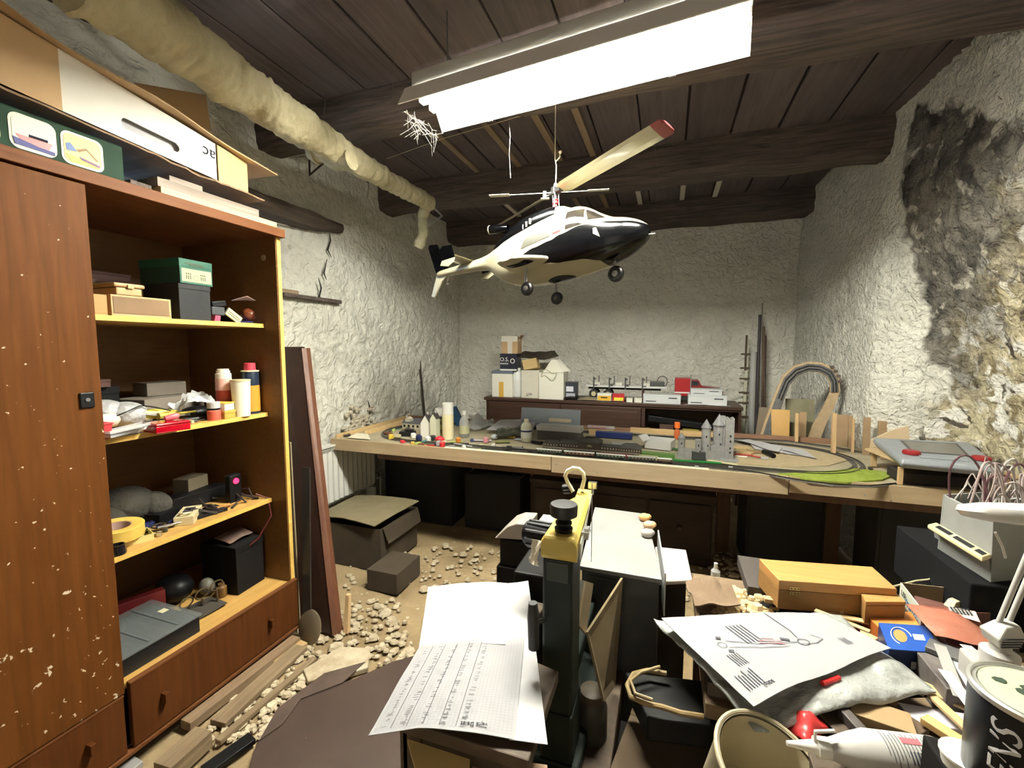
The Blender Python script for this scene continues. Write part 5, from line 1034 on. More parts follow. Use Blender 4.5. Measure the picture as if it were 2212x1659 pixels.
g = G(); g.box(sbx0, sbx1-.01, sby-.004, sby+.018, sbz-.045, sbz-.03); part(sb, 'top_rail', g, sbm)
c0, c1 = U(1395, 895, y=4.2), U(1560, 918, y=4.2)
g = G(); g.at(((c0.x+c1.x)/2, 4.22, .62+.075), 0, 0, R(6)); g.box(-.30, .30, -.05, .05, 0, .05); S('model_case', 'long black case lying askew inside the open end of the sideboard', 'case', g, black, bevel=.004)
for px0, px1, lab, m_ in ((1425, 1455, 'dark box with white square inside the open sideboard', plain('dim_red_brown', (.08, .04, .03), .6)), (1476, 1510, 'yellow printed small box inside the open sideboard', plain('dim_yellow', (.45, .38, .06), .6))):
    a, b = U(px0, 915, y=4.13), U(px1, 915, y=4.13); carton('small_box', lab, 'box', ((a.x+b.x)/2, 4.17, .62), (b.x-a.x, .06, .085 if px0 < 1470 else .05), 0, m_, lid=.012)
# on the sideboard
def sbox(lab, px0, px1, pyb, pyt, y, dep, m_, name='storage_box', cat_='box', rz=0, lid=.02, lidm=None, z=sbz, tape=None):
    a, b = U(px0, pyb, y=y), U(px1, pyb, y=y); zt = U((px0+px1)/2, pyt, y=y).z; c = ((a.x+b.x)/2, y+dep/2, z)
    return carton(name, lab, cat_, c, (b.x-a.x, dep, zt-z), R(rz), m_, lid=lid, lidm=lidm, tape=tape), c, (b.x-a.x, dep, zt-z)
iv = mat('ivory_carton', (.70, .68, .58), .6, var=((.74, .72, .63), 5, .3)); iv2 = mat('dim_ivory_carton', (.58, .55, .46), .6, var=((.63, .6, .5), 5, .3))
t, c, d = sbox('ivory box with a strip of ochre tape, leftmost on the sideboard', 1063, 1107, 856, 801, 4.15, .16, iv, lidm=plain('blue_grey_lid', (.12, .14, .18), .5), lid=.03)
patch(t, 'tape_strip', c, 0, (-.035, .015, .0, .15), plain('ochre_tape', (.62, .36, .06), .6), '-y', off=d[1]/2+.0005)
a, b = U(1107, 858, y=4.2), U(1126, 858, y=4.2); r = (b.x-a.x)/2
cyl('plastic_bottle', 'white plastic bottle between the ivory boxes on the sideboard', 'bottle', ((a.x+b.x)/2, 4.22, sbz), [('body', [(r*.9, 0), (r, .01), (r, .23), (r*.75, .26)], plain('white_hdpe', (.72, .73, .72), .4)), ('cap', [(r*.72, .262), (r*.72, .285), (r*.6, .29)], white), ('side_label', [(r*1.01, .04), (r*1.01, .17)], plain('pale_print_label', (.66, .66, .64), .6))], None)
t, c, d = sbox('pale grey-ivory carton with upside down print, second box on the sideboard', 1126, 1164, 859, 800, 4.15, .17, iv2, lid=.02)
text(t, 'letters', '....', .03, frame((c[0], c[1]-d[1]/2-.002, sbz+.21), (-1, 0, 0), (0, 0, -1)), ink)
text(t, 'letters', 'tsiT', .04, frame((c[0]-.01, c[1]-d[1]/2-.002, sbz+.035), (-1, 0, 0), (0, 0, -1)), ink)
g = G(); g.at((c[0]+.01, c[1], sbz+d[2]+.002), R(20), R(-14), R(-10)); g.prism([(-.10, -.07), (.04, -.08), (.07, 0), (-.02, .06)], 0, .10); S('foam_block', 'yellowish foam block lying on the second ivory carton', 'foam', g, mat('yellow_foam', (.5, .36, .16), .9, bump=(60, .5, .004)), bevel=.004)
g = G(); q = [U(1120, 768, y=4.3), U(1208, 772, y=4.25), U(1170, 757, y=4.5), U(1125, 765, y=4.5)]; a = U(1118, 769, y=4.22); b = U(1208, 771, y=4.22)
g.sheet([(a.x-.02, 4.2, a.z), (b.x, 4.2, b.z), (b.x-.1, 4.45, a.z+.03), (a.x, 4.45, a.z+.02)], 12, 8, .02, 33, .004, 0, 5, fn=lambda u, v: -.045*math.sin(u*PI)*(1-v)); S('leather_sheet', 'dark curled sheet of board balanced on the boxes on the sideboard', 'sheet', g, mat('dark_brown_sheet', (.04, .028, .018), .8))
t, c, d = sbox('large ivory square box with a coiled wire on its peaked lid', 1164, 1217, 863, 805, 4.10, .20, iv, lid=.004)
pk = G(); pk.slab([(c[0]-d[0]/2+.02, c[1]-.02, sbz+d[2]), (c[0]+d[0]/2-.02, c[1]-.02, sbz+d[2]), (c[0]+.03, c[1]-.01, sbz+d[2]+.12), (c[0]-.02, c[1]-.01, sbz+d[2]+.12)], (0, .004, 0)); pt_ = part(t, 'raised_flap', pk, iv)
pk = G(); pk.slab([(c[0]+d[0]/2-.05, c[1]+.0, sbz+d[2]+.0), (c[0]+d[0]/2+.04, c[1]+.04, sbz+d[2]+.01), (c[0]+.05, c[1]+.04, sbz+d[2]+.125), (c[0]+.02, c[1], sbz+d[2]+.12)], (0, .004, 0)); part(t, 'raised_flap', pk, iv)
g = G(); g.tube([(c[0]-.02+.075*math.cos(a), c[1]-d[1]/2-.012+.012*math.sin(a*2), sbz+d[2]-.02+.035*math.sin(a)+.02*math.cos(a*3)) for a in [2*PI*k/30*1.7 for k in range(31)]], .003, 6); S('wire_coil', 'loose coil of pale green wire hanging on the front of the square ivory box', 'wire', g, plain('pale_green_wire', (.4, .42, .25), .5), smooth=True)
t, c, d = sbox('blue-black box with white pictures beside the square ivory box', 1222, 1243, 861, 826, 4.16, .14, plain('blue_black_card', (.03, .035, .05), .4), lid=.01)
patch(t, 'picture', c, 0, (-d[0]/2+.004, d[0]/2-.004, .015, .06), plain('bluish_picture', (.4, .42, .48), .5), '-y', off=d[1]/2+.002); patch(t, 'picture', c, 0, (-d[0]/2+.004, d[0]/2-.02, .075, .125), plain('white_picture', (.6, .62, .68), .5), '-y', off=d[1]/2+.0025)
# dark branded box and brown carton on the first ivory box
zt1 = U(1085, 801, y=4.15).z
t, c, d = sbox('dark navy box with white lettering and round emblem on the first ivory box', 1080, 1116, 797, 764, 4.15, .14, plain('navy_box_card', (.012, .014, .03), .4), z=zt1+.001, lid=None, rz=0)
patch(t, 'white_base', c, 0, (-d[0]/2, d[0]/2, .001, .018), plain('white_label', (.66, .66, .6), .6), '-y', off=d[1]/2)
text(t, 'letters', 'O.S.', .055, frame((c[0]-.04, c[1]-d[1]/2-.002, zt1+d[2]*.66), (1, 0, 0), (0, 0, 1)), white); text(t, 'letters', 'ENGINE', .024, frame((c[0]-.04, c[1]-d[1]/2-.002, zt1+d[2]*.42), (1, 0, 0), (0, 0, 1)), white)
g = G(); g.slab([(c[0]+.045+.024*math.cos(a), c[1]-d[1]/2-.001, zt1+d[2]*.58+.024*math.sin(a)) for a in [2*PI*k/20 for k in range(20)]], (0, -.001, 0)); em = part(t, 'round_emblem', g, plain('cream_card', (.80, .74, .58), .7))
g = G(); g.slab([(c[0]+.045+.017*math.cos(a), c[1]-d[1]/2-.0022, zt1+d[2]*.58+.017*math.sin(a)) for a in [2*PI*k/20 for k in range(20)]], (0, -.0006, 0)); part(em, 'emblem_ring', g, plain('navy_box_card', (.012, .014, .03), .4))
z2_ = zt1+.001+d[2]+.0005
t, c, d = sbox('brown carton closed with wide clear tape, topmost of the stack on the sideboard', 1083, 1118, 764, 726, 4.17, .13, card, z=z2_, lid=None, tape=plain('pale_tape', (.62, .58, .5), .4))
patch(t, 'tape', c, 0, (-d[0]/2-.0005, d[0]/2, d[2]*.68, d[2]), plain('pale_tape', (.62, .58, .5), .4), '-y', off=d[1]/2); patch(t, 'tape', c, 0, (-.02, .03, 0, d[2]*.68), plain('pale_tape', (.62, .58, .5), .4), '-y', off=d[1]/2)
g = G(); g.at((c[0]+d[0]/2, c[1], c[2]+d[2]-.03), 0, 0, R(-50)); g.box(0, .05, -.05, .05, 0, .003); part(t, 'flap', g, card)
# model lorry trailer
ty = 4.40; a, b = U(1268, 831, y=ty), U(1440, 841, y=ty); zb = sbz
tr = T('model_trailer', 'model lorry flatbed trailer with upright stakes on the sideboard', 'model lorry', ((a.x+b.x)/2, ty, sbz))
g = G(); g.box(a.x, b.x, ty-.07, ty+.07, a.z-.014, a.z+.006); part(tr, 'deck', g, plain('trailer_white', (.66, .66, .64), .4), bevel=.002)
g = G(); g.box(a.x+.02, b.x-.05, ty-.03, ty+.03, a.z-.035, a.z-.014); part(tr, 'chassis', g, black)
for f_ in (.09, .27):
    for s_ in (-1, 1):
        x = a.x+(b.x-a.x)*f_+.01; g = G(); g.at((x, ty+s_*.045-.014, sbz+.045), 0, -PI/2*-1); g.M = Matrix.Translation((x, ty+s_*.055+.014, sbz+.045)) @ Euler((PI/2, 0, 0)).to_matrix().to_4x4(); g.lathe([(.02, -.0), (.045, .002), (.045, .026), (.02, .028)], 22); wh = part(tr, 'wheel', g, plain('tyre', (.015, .015, .015), .7), smooth=40)
        if s_ < 0: g = G(); g.M = Matrix.Translation((x, ty-.055+.013, sbz+.045)) @ Euler((PI/2, 0, 0)).to_matrix().to_4x4(); g.lathe([(.024, .027), (.022, .031), (.008, .028), (.006, .036)], 16); part(wh, 'rim', g, cream, smooth=40)
for f_ in (.08, .27, .46, .66):
    x = a.x+(b.x-a.x)*(1.05*f_+.02); g = G(); g.box(x-.006, x+.006, ty-.075, ty-.065, a.z-.03, a.z+.085); g.box(x-.004, x+.02, ty-.073, ty-.067, a.z+.06, a.z+.075); g.box(x+.026, x+.034, ty+.065, ty+.073, a.z, a.z+.09); g.box(x-.004, x+.034, ty-.073, ty+.073, a.z+.0, a.z+.008); part(tr, 'stake', g, plain('gunmetal', (.09, .09, .09), .4, metal=.6))
g = G(); g.box(b.x-.22, b.x-.20, ty-.05, ty+.05, sbz, a.z-.014); part(tr, 'landing_leg', g, plain('dark_red_leg', (.06, .02, .015), .5))
g = G(); g.at((b.x-.06, ty, a.z+.01), 0, 0, 0); g.tube([(.02+.045*math.cos(q), 0, .04+.05*math.sin(q)) for q in [2*PI*k/18 for k in range(19)]], .003, 6); part(tr, 'air_line', g, black, smooth=True)
g = G(); g.box(b.x-.15, b.x-.02, ty-.06, ty+.03, a.z+.006, a.z+.05); part(tr, 'gear_box', g, plain('gunmetal', (.09, .09, .09), .4, metal=.6), bevel=.004)
for px, lab in ((1290, 'small cream box on the left of the trailer deck'), (1337, 'small cream box on the middle of the trailer deck'), (1400, 'longer white box on the right of the trailer deck')):
    c = U(px, 828, y=ty-.02); w_ = .10 if px == 1400 else .06; g = G(); g.bc((c.x, ty-.02, a.z+.0065), (w_, .04, .026)); S('small_box', lab, 'box', g, iv, bevel=.001)
# red tractor unit
ty2 = 4.42; a, b = U(1457, 850, y=ty2), U(1560, 850, y=ty2); zz = lambda py: U(1480, py, y=ty2).z
rdm = plain('lorry_red', (.42, .015, .02), .3)
tk = T('model_lorry', 'red long-nosed model lorry tractor parked right of the trailer', 'model lorry', ((a.x+b.x)/2, ty2, sbz))
x1_ = U(1490, 830, y=ty2).x; x2_ = U(1515, 830, y=ty2).x; x3_ = b.x
g = G(); g.box(a.x, x1_, ty2-.075, ty2+.075, sbz+.05, zz(816)); part(tk, 'sleeper_cab', g, rdm, bevel=.006)
g = G(); g.loft([[(x, ty2-.065, sbz+.05), (x, ty2-.065, zt), (x, ty2+.065, zt), (x, ty2+.065, sbz+.05)] for x, zt in ((x1_+.002, zz(819)), (x2_-.03, zz(819)), (x2_, zz(832)), (x3_-.02, zz(836)), (x3_, zz(842)))]); part(tk, 'cab_and_bonnet', g, plain('lorry_dark_red', (.22, .012, .015), .3), bevel=.004)
g = G(); g.box(x1_+.015, x2_-.03, ty2-.0668, ty2-.065, zz(831), zz(822)); part(tk, 'side_window', g, plain('cab_glass', (.03, .035, .04), .1))
g = G(); g.box(a.x-.002, x1_+.002, ty2-.077, ty2-.075, sbz+.075, sbz+.088); part(tk, 'white_stripe', g, white)
g = G(); g.rod((x1_+.004, ty2-.078, sbz+.05), (x1_+.004, ty2-.078, zz(808)), .007); part(tk, 'exhaust_stack', g, steel, smooth=True)
for x in (a.x+.04, a.x+.13, x3_-.05):
    g = G(); g.M = Matrix.Translation((x, ty2-.045, sbz+.043)) @ Euler((PI/2, 0, 0)).to_matrix().to_4x4(); g.lathe([(.02, 0), (.043, .002), (.043, .026), (.02, .028)], 22); part(tk, 'wheel', g, plain('tyre', (.015, .015, .015), .7), smooth=40)
    g = G(); g.M = Matrix.Translation((x, ty2+.072, sbz+.043)) @ Euler((PI/2, 0, 0)).to_matrix().to_4x4(); g.lathe([(.02, 0), (.043, .002), (.043, .026), (.02, .028)], 22); part(tk, 'wheel', g, plain('tyre', (.015, .015, .015), .7), smooth=40)
# kit boxes in front
kb = plain('cool_white_card', (.60, .62, .63), .5)
def logo(t, c, d):
    g = G(); y = c[1]-d[1]/2; g.box(c[0]+d[0]/2-.10, c[0]+d[0]/2-.03, y-.0042, y-.0034, c[2]+d[2]*.62, c[2]+d[2]*.72); g.box(c[0]-d[0]/2+.02, c[0]-d[0]/2+.11, y-.0042, y-.0034, c[2]+d[2]*.22, c[2]+d[2]*.30); part(t, 'print', g, inkg, kind='stuff')
t, c, d = sbox('long white kit box left of the stack of two on the sideboard', 1389, 1470, 878, 853, 4.11, .13, kb, lid=.012); logo(t, c, d)
t, c, d = sbox('long white kit box at the bottom of the stack in front of the red lorry', 1486, 1570, 880, 854, 4.11, .15, kb, lid=.012); logo(t, c, d); zk = c[2]+d[2]
t, c, d = sbox('white kit box on top of the stack in front of the red lorry', 1492, 1560, 855, 841, 4.12, .13, kb, lid=.012, z=zk+.001); logo(t, c, d)
t, c, d = sbox('yellow and white kit box on papers at the sideboard middle', 1290, 1320, 866, 850, 4.12, .08, white, lid=.008)
patch(t, 'yellow_panel', c, 0, (-d[0]/2+.006, d[0]/2-.004, .006, d[2]-.02), plain('amber_print', (.72, .42, .03), .5), '-y', off=d[1]/2+.002); patch(t, 'print', c, 0, (-.03, .03, d[2]*.42, d[2]*.55), ink, '-y', off=d[1]/2+.003)
t, c, d = sbox('red box with yellow label beside the yellow and white kit box', 1322, 1347, 869, 851, 4.12, .07, plain('kit_red', (.5, .02, .03), .4), lid=.008, rz=8)
patch(t, 'label', c, R(8), (-d[0]/2+.012, d[0]/2-.008, .012, d[2]*.55), plain('lemon_label', (.75, .68, .05), .5), '-y', off=d[1]/2+.002)
for px0, px1, lab in ((1353, 1366, 'small white box left of the pair between the red box and the long kit box'), (1370, 1386, 'small cream box right of the pair next to the long white kit box')):
    sbox(lab, px0, px1, 873, 860, 4.12, .06, iv, name='small_box', lid=.006)
a, b = U(1250, 862, y=4.15), U(1400, 870, y=4.15)
g = G(); g.sheet([(a.x, 4.10, sbz+.001), (b.x-.22, 4.10, sbz+.001), (b.x-.2, 4.3, sbz+.001), (a.x+.05, 4.34, sbz+.001)], 10, 6, .010, 41, .002); S('paper_sheet', 'crumpled tan paper under the yellow box on the sideboard', 'paper', g, plain('tan_paper', (.40, .33, .2), .8), smooth=60)
g = G(); a, b = U(1222, 858, y=4.12), U(1248, 866, y=4.12); g.sheet([(a.x-.02, 4.10, sbz+.002), (b.x, 4.10, sbz+.002), (b.x, 4.2, sbz+.002), (a.x, 4.2, sbz+.002)], 8, 8, .02, 4, .003); S('black_pouch', 'small black pouch at the foot of the blue-black box', 'pouch', g, black, smooth=60)
g = G(); a = U(1500, 882, y=4.1); g.sheet([(a.x-.08, 4.085, sbz+.001), (a.x+.28, 4.085, sbz+.001), (a.x+.28, 4.11, sbz+.001), (a.x-.08, 4.11, sbz+.001)], 14, 3, .010, 14, .002); S('paper_sheet', 'crumpled white paper sticking out under the stacked kit boxes', 'paper', g, paper, smooth=60)

# ================================================ things leaning on the back and right walls
def leaner(name, lab, pts_front, off, m_, cat_='board', **k): g = G(); g.slab(pts_front, off, 0); return S(name, lab, cat_, g, m_, **k)
yb = 4.68
t = T('cable_duct', 'pale ladder-like strip with dark crossbars leaning on the back wall', 'strip', U(1600, 935, y=yb))
for k, x_ in enumerate((0, .045)):
    a, b = U(1612, 745, y=yb), U(1600, 945, y=yb); g = G(); g.slab([(b.x+x_, yb, 0.02), (b.x+x_+.028, yb, 0.02), (a.x+x_+.026, yb+.01, a.z-(.0 if k == 0 else .1)), (a.x+x_, yb+.01, a.z-(.0 if k == 0 else .1))], (0, .018, 0)); part(t, 'rail_strip', g, plain('greenish_white_strip', (.55, .55, .42), .6))
for py in (765, 795, 818, 848, 870, 900): 
    a = U(1607-(py-745)*.06, py, y=yb-.01); g = G(); g.box(a.x-.02, a.x+.085, yb-.012, yb-.002, a.z-.008, a.z+.008); part(t, 'cross_bar', g, plain('rusty_bar', (.08, .05, .03), .7))
a, b = U(1613, 724, y=yb), U(1610, 800, y=yb); g = G(); g.box(a.x-.008, a.x+.008, yb-.004, yb+.006, b.z, a.z); part(t, 'top_rod', g, plain('rusty_bar', (.08, .05, .03), .7))
for (p0, p1, r_, lab, m_) in (((1628,760),(1622,940),.028,'thick grey-white pipe standing by the back wall',plain('grey_white_pipe',(.42,.42,.40),.6)), ((1642,680),(1632,940),.013,'tall dark rod leaning on the back wall',plain('dark_rod',(.05,.04,.045),.5)), ((1650,705),(1643,935),.010,'pale brown rod right of the tall dark rod',plain('brown_rod',(.16,.10,.06),.6)), ((1653,725),(1650,930),.012,'dark brown rod, rightmost of the poles at the back wall',plain('dark_brown_rod',(.06,.035,.025),.6)), ((1647,655),(1645,760),.005,'thin grey rod rising above the others at the back wall',plain('thin_grey_rod',(.2,.2,.18),.5))):
    a, b = U(*p0, y=yb), U(*p1, y=yb-.03); d = (b-a); k = (a.z-.0)/(a.z-b.z); e = a+d*k; g = G(); g.tube([a, e], r_, 12); S('pole', lab, 'pole', g, m_, smooth=True)
# arched track bed leaning in the corner
t = T('track_arch', 'curved track bed arch of chipboard with black track leaning in the back right corner', 'model track bed', (1.0, 3.6, 0))
chip = mat('chipboard', (.36, .26, .15), .8, var=((.44, .33, .2), 30, .3)); slate = mat('grey_track_strip', (.075, .08, .085), .7, var=((.13, .13, .13), 40, .3))
ya = 3.60
outl = [(1637,955),(1650,915),(1672,855),(1690,812),(1715,790),(1745,781),(1775,783),(1800,796),(1813,818),(1815,845),(1802,880),(1785,915),(1770,955)]
inl_ = [(1668,955),(1676,918),(1692,868),(1706,832),(1724,811),(1748,802),(1768,804),(1786,813),(1793,828),(1793,848),(1778,880),(1757,915),(1742,955)]
def band(o_, i_, t0, t1, y, th, m_, nm, a0=0, a1=None):
    g = G(); rr_ = []; a1 = len(o_) if a1 is None else a1
    for k in range(a0, a1):
        P = []
        for tt in (t0, t1):
            px = o_[k][0]*(1-tt)+i_[k][0]*tt; py = o_[k][1]*(1-tt)+i_[k][1]*tt; P.append(U(px, py, y=ya))
        rr_.append([(P[0].x, y, P[0].z), (P[1].x, y, P[1].z), (P[1].x, y+th, P[1].z), (P[0].x, y+th, P[0].z)])
        if k in (0, len(o_)-1) and nm == 'board': e_ = [(p[0], p[1], .003) for p in rr_[-1]]; rr_ = [e_]+rr_ if k == 0 else rr_+[e_]
    g.loft(rr_); return part(t, nm, g, m_)
band(outl, inl_, 0, 1, ya, .012, chip, 'board')
band(outl, inl_, .22, .92, ya-.008, .008, slate, 'track_strip', 0, 10)
for tt in (.38, .45, .68, .75): band(outl, inl_, tt, tt+.03, ya-.012, .004, railm, 'rail', 2, 10)
for px, py in ((1798,793),(1806,802),(1812,812),(1816,824)):
    c = U(px, py, y=ya-.01); g = G(); g.box(c.x-.010, c.x+.010, ya-.015, ya, c.z-.008, c.z+.008); part(t, 'block', g, beamm)
# boards and offcuts standing behind the table and along the right wall
def stick(lab, p0, p1, w_, y, th, m_, base=None, cat_='offcut', name='wood_offcut', taper=1, rz=0):
    """upright piece whose foot is at pixel p1, top at p0 in the plane y; w_ in pixels"""
    a, b = U(*p0, y=y), U(*p1, y=y); hw = w_/FPX*fwd(b)/2; z0 = b.z if base is None else base
    k = (a.z-z0)/(a.z-b.z) if a.z != b.z else 1; fx = a.x+(b.x-a.x)*k; g = G()
    g.slab([(fx-hw, y, z0), (fx+hw, y, z0), (a.x+hw*taper, y, a.z), (a.x-hw*taper, y, a.z)], (0, th, 0)); return S(name, lab, cat_, g, m_, bevel=.001)
olive = mat('olive_hardboard', (.15, .14, .085), .8, var=((.25, .23, .15), 8, .3))
stick('orange plywood piece flaring at the top standing at the table back', (1686,885), (1686,955), 24, 3.53, .012, mat('orange_ply', (.50, .30, .10), .65, var=((.58, .37, .15), 8, .3)), base=.003, taper=1.5)
stick('olive hardboard sheet with ragged edge inside the track arch', (1728,862), (1728,940), 46, 3.68, .006, olive, base=.003, taper=1.2)
stick('grey-brown board leaning left of the track arch foot', (1655,880), (1645,950), 26, 3.66, .01, mat('grey_brown_board', (.17, .13, .09), .8), base=.003)
stick('pale upright batten in front of the track arch', (1722,893), (1721,952), 6, 3.44, .02, pinez, base=.745)
stick('thin brown offcut behind the pale batten', (1735,890), (1733,940), 14, 3.56, .01, mat('brown_offcut', (.30, .20, .11), .75, var=((.38, .26, .15), 10, .3)), base=.003)
bo = MATS['brown_offcut']
stick('short wide brown board, leftmost of the uprights on the right wall', (1820,896), (1818,958), 22, 3.42, .012, bo, base=.745)
stick('pale edge batten at the left side of the wide brown board', (1804,893), (1802,972), 7, 3.16, .03, pinez, base=.745)
stick('narrow brown upright right of the wide brown board', (1838,898), (1838,960), 8, 3.36, .012, bo, base=.745)
stick('pair of thin pale uprights by the right wall, farther one', (1845,905), (1843,966), 4, 3.24, .02, pinez, base=.745)
stick('brown upright next to the small plywood wedge', (1874,902), (1872,965), 13, 3.20, .012, bo, base=.745)
stick('short brown board behind the plywood wedge', (1909,910), (1908,950), 18, 3.24, .012, bo, base=.745)
stick('little brown block beside the short brown board', (1915,932), (1913,952), 10, 3.10, .02, bo, base=.745)
a = [U(1880, 968, y=3.06), U(1965, 950, y=3.06), U(1963, 920, y=3.06), U(1925, 930, y=3.06), U(1884, 950, y=3.06)]
g = G(); g.slab(a, (0, .012, 0)); S('plywood_wedge', 'pale plywood wedge shape standing behind the grey toy', 'offcut', g, mat('pale_ply', (.60, .46, .28), .7, var=((.66, .52, .34), 8, .3)))
stick('tall thin dark angle bar leaning on the left wall above the model houses', (905,778), (917,905), 5, 3.9, .012, plain('dark_angle_bar', (.05, .04, .03), .6), base=.3, name='angle_bar', cat_='bar')

# ================================================ trestle and grey drawing toy at the right end
t = T('trestle_shelf', 'low raised pine shelf on posts at the right end of the railway table', 'shelf', (1.2, 2.6, ZTB+.002)); ZS = .845
q = [U(1868, 968, z=ZS), U(1962, 1006, z=ZS), (1.44, U(1962, 1006, z=ZS).y-.06, ZS), (1.44, 2.90, ZS), U(1900, 966, z=ZS)]
g = G(); g.prism([(p[0], p[1]) for p in q], ZS-.010, ZS); part(t, 'board', g, mat('shelf_pine', (.52, .37, .19), .7, var=((.6, .44, .25), 1.2, .3), grain='x'), bevel=.001)
for px, py, w_ in ((1885, 1020, .011), (1942, 1062, .009)):
    c = U(px, 975 if px < 1900 else 1010, z=ZS-.01); c.x += .012; c.y += (.012); g = G(); g.box(c.x-w_, c.x+w_, c.y-w_, c.y+w_, ZTB+.002, ZS-.010); part(t, 'post', g, pinez, bevel=.001)
for x, y in ((1.40, 2.47), (1.40, 2.86)):
    g = G(); g.box(x-.010, x+.010, y-.01, y+.01, ZTB-.02, ZS-.010); part(t, 'post', g, pinez)
ty_ = T('drawing_toy', 'blue-grey plastic drawing toy with red knobs lying on the pine shelf', 'toy', (1.22, 2.7, ZS))
K = [U(1885, 947, z=ZS+.04), U(1947, 995, z=ZS+.04), U(2172, 1012, z=ZS+.045), U(2095, 955, z=ZS+.045)]
tgm = mat('blue_grey_plastic', (.27, .30, .33), .5, var=((.31, .34, .37), 12, .3))
cx_ = sum((p for p in K), Vector())/4; g = G()
K0 = [p.lerp(cx_, .06) for p in K]
g.add([(p.x, p.y, ZS+.002) for p in K0]+[(p.x, p.y, ZS+.026) for p in K]+[(p.x, p.y, ZS+.046) for p in [q_.lerp(cx_, .03) for q_ in K]], [(3,2,1,0)]+[(i, (i+1)%4, (i+1)%4+4, i+4) for i in range(4)]+[(i+4, (i+1)%4+4, (i+1)%4+8, i+8) for i in range(4)]+[(8,9,10,11)]); part(ty_, 'casing', g, tgm, bevel=.006)
def qp(u, v, z): p = K[0]*(1-u)*(1-v)+K[1]*(1-u)*v+K[2]*u*v+K[3]*u*(1-v); return (p.x, p.y, z)
zt_ = ZS+.0462
g = G(); g.slab([qp(.26, .12, zt_), qp(.22, .66, zt_), qp(.80, .66, zt_), qp(.84, .12, zt_)], (0, 0, .0015)); part(ty_, 'bezel', g, plain('bezel_dark', (.05, .055, .06), .4))
g = G(); g.slab([qp(.285, .16, zt_+.0016), qp(.25, .63, zt_+.0016), qp(.77, .63, zt_+.0016), qp(.81, .16, zt_+.0016)], (0, 0, .0006)); part(ty_, 'screen', g, plain('grey_screen', (.17, .17, .155), .35))
g = G(); g.slab([qp(.25, .74, zt_), qp(.24, .88, zt_), qp(.72, .88, zt_), qp(.72, .74, zt_)], (0, 0, .004)); part(ty_, 'raised_bar', g, tgm, bevel=.003)
for px, py in ((1969, 975), (2120, 988)):
    c = U(px, py, z=zt_+.014); g = G(); g.at((c.x, c.y, zt_)); g.lathe([(.030, 0), (.034, .004), (.034, .014), (.029, .019), (.008, .020)], 26); part(ty_, 'red_knob', g, plain('knob_red', (.30, .012, .015), .45), smooth=True)
c = U(2020, 1030, z=ZTB); g = G(); g.at((c.x+.05, c.y+.12, ZTB+.002)); g.lathe([(.03, 0), (.033, .05), (.03, .06)], 16); S('plastic_pot', 'small white plastic pot under the pine shelf', 'pot', g, white, smooth=True)
c = U(2060, 1040, z=ZTB); g = G(); g.bc((1.22, 2.64, ZTB), (.30, .15, .05)); S('dark_box', 'dark box in the shade under the pine shelf', 'box', g, plain('dark_0.02', (.02, .015, .012), .8), bevel=.003)
# ================================================ boards leaning beside the wardrobe
a, b = U(655, 750, y=1.95), Vector((-1.475, 1.64, 0))
dk2 = mat('dark_mahogany_board', (.022, .007, .004), .5, var=((.04, .013, .007), 1, .3), grain='z')
top = [U(608, 750, y=2.0), U(655, 750, y=2.0)]; 
g = G(); g.slab([(-1.72, 1.66, 0.004), (-1.50, 1.645, 0.004), (top[1].x-.01, 2.0, top[1].z), (top[0].x-.02, 2.0, top[0].z)], (.0, .022, .003)); t1 = S('leaning_board', 'tall dark mahogany board leaning on the wall beside the wardrobe', 'board', g, dk2, bevel=.002)
g = G(); g.slab([(-1.492, 1.640, 0.004), (-1.470, 1.66, 0.004), (top[1].x+.002, 2.02, top[1].z-.005), (top[1].x-.008, 1.995, top[1].z-.005)], (.0, .03, .0)); S('leaning_strip', 'reddish edge strip running down the right side of the tall leaning board', 'board', g, mat('red_brown_edge', (.08, .026, .011), .5, var=((.11, .04, .018), 1, .3), grain='z'), bevel=.001)
a, b = U(617, 960, y=1.70), U(640, 1235, y=1.63)
for (lab, pa, pb, wpx, y0_, y1_, m_) in (('narrow grey-brown strip standing right against the wardrobe side', (622,955), (640,1290), 12, 1.66, 1.625, plain('grey_brown_strip', (.22, .17, .11), .6)), ('second thin pale strip leaning beside the wardrobe', (612,960), (632,1240), 5, 1.64, 1.618, plain('pale_strip', (.42, .34, .24), .6)),
        ('short black plate leaning in front of the tall mahogany board', (660,1010), (662,1300), 22, 1.70, 1.60, plain('black_plate', (.02, .018, .017), .35))):
    p, q_ = U(*pa, y=y0_), U(*pb, y=y1_); hw = wpx/FPX*fwd(q_)/2; k = (p.z-.002)/(p.z-q_.z); e = p+(q_-p)*k; g = G(); g.slab([(e.x-hw, e.y, .002), (e.x+hw, e.y, .002), (p.x+hw, p.y, p.z), (p.x-hw, p.y, p.z)], (0, .008, 0)); S('leaning_strip' if wpx < 20 else 'metal_plate', lab, 'board', g, m_)
g = G(); c = Vector((-1.56, 1.575, .075)); g.M = Matrix.Translation(c) @ Euler((R(72), 0, R(-10))).to_matrix().to_4x4(); g.lathe([(.001, 0), (.075, 0), (.078, .004), (.072, .008), (.001, .006)], 26); S('round_plate', 'dull round metal disc leaning at the foot of the mahogany board', 'disc', g, mat('tarnished_disc', (.15, .12, .08), .5, metal=.4, var=((.22, .18, .12), 6, .3)), smooth=True)
g = G(); g.slab([(-1.46, 1.68, .0), (-1.435, 1.68, 0), (-1.455, 1.72, .17), (-1.475, 1.72, .17)], (0, .02, 0)); S('leaning_batten', 'short bright pine batten leaning behind the mahogany board foot', 'batten', g, pinez)
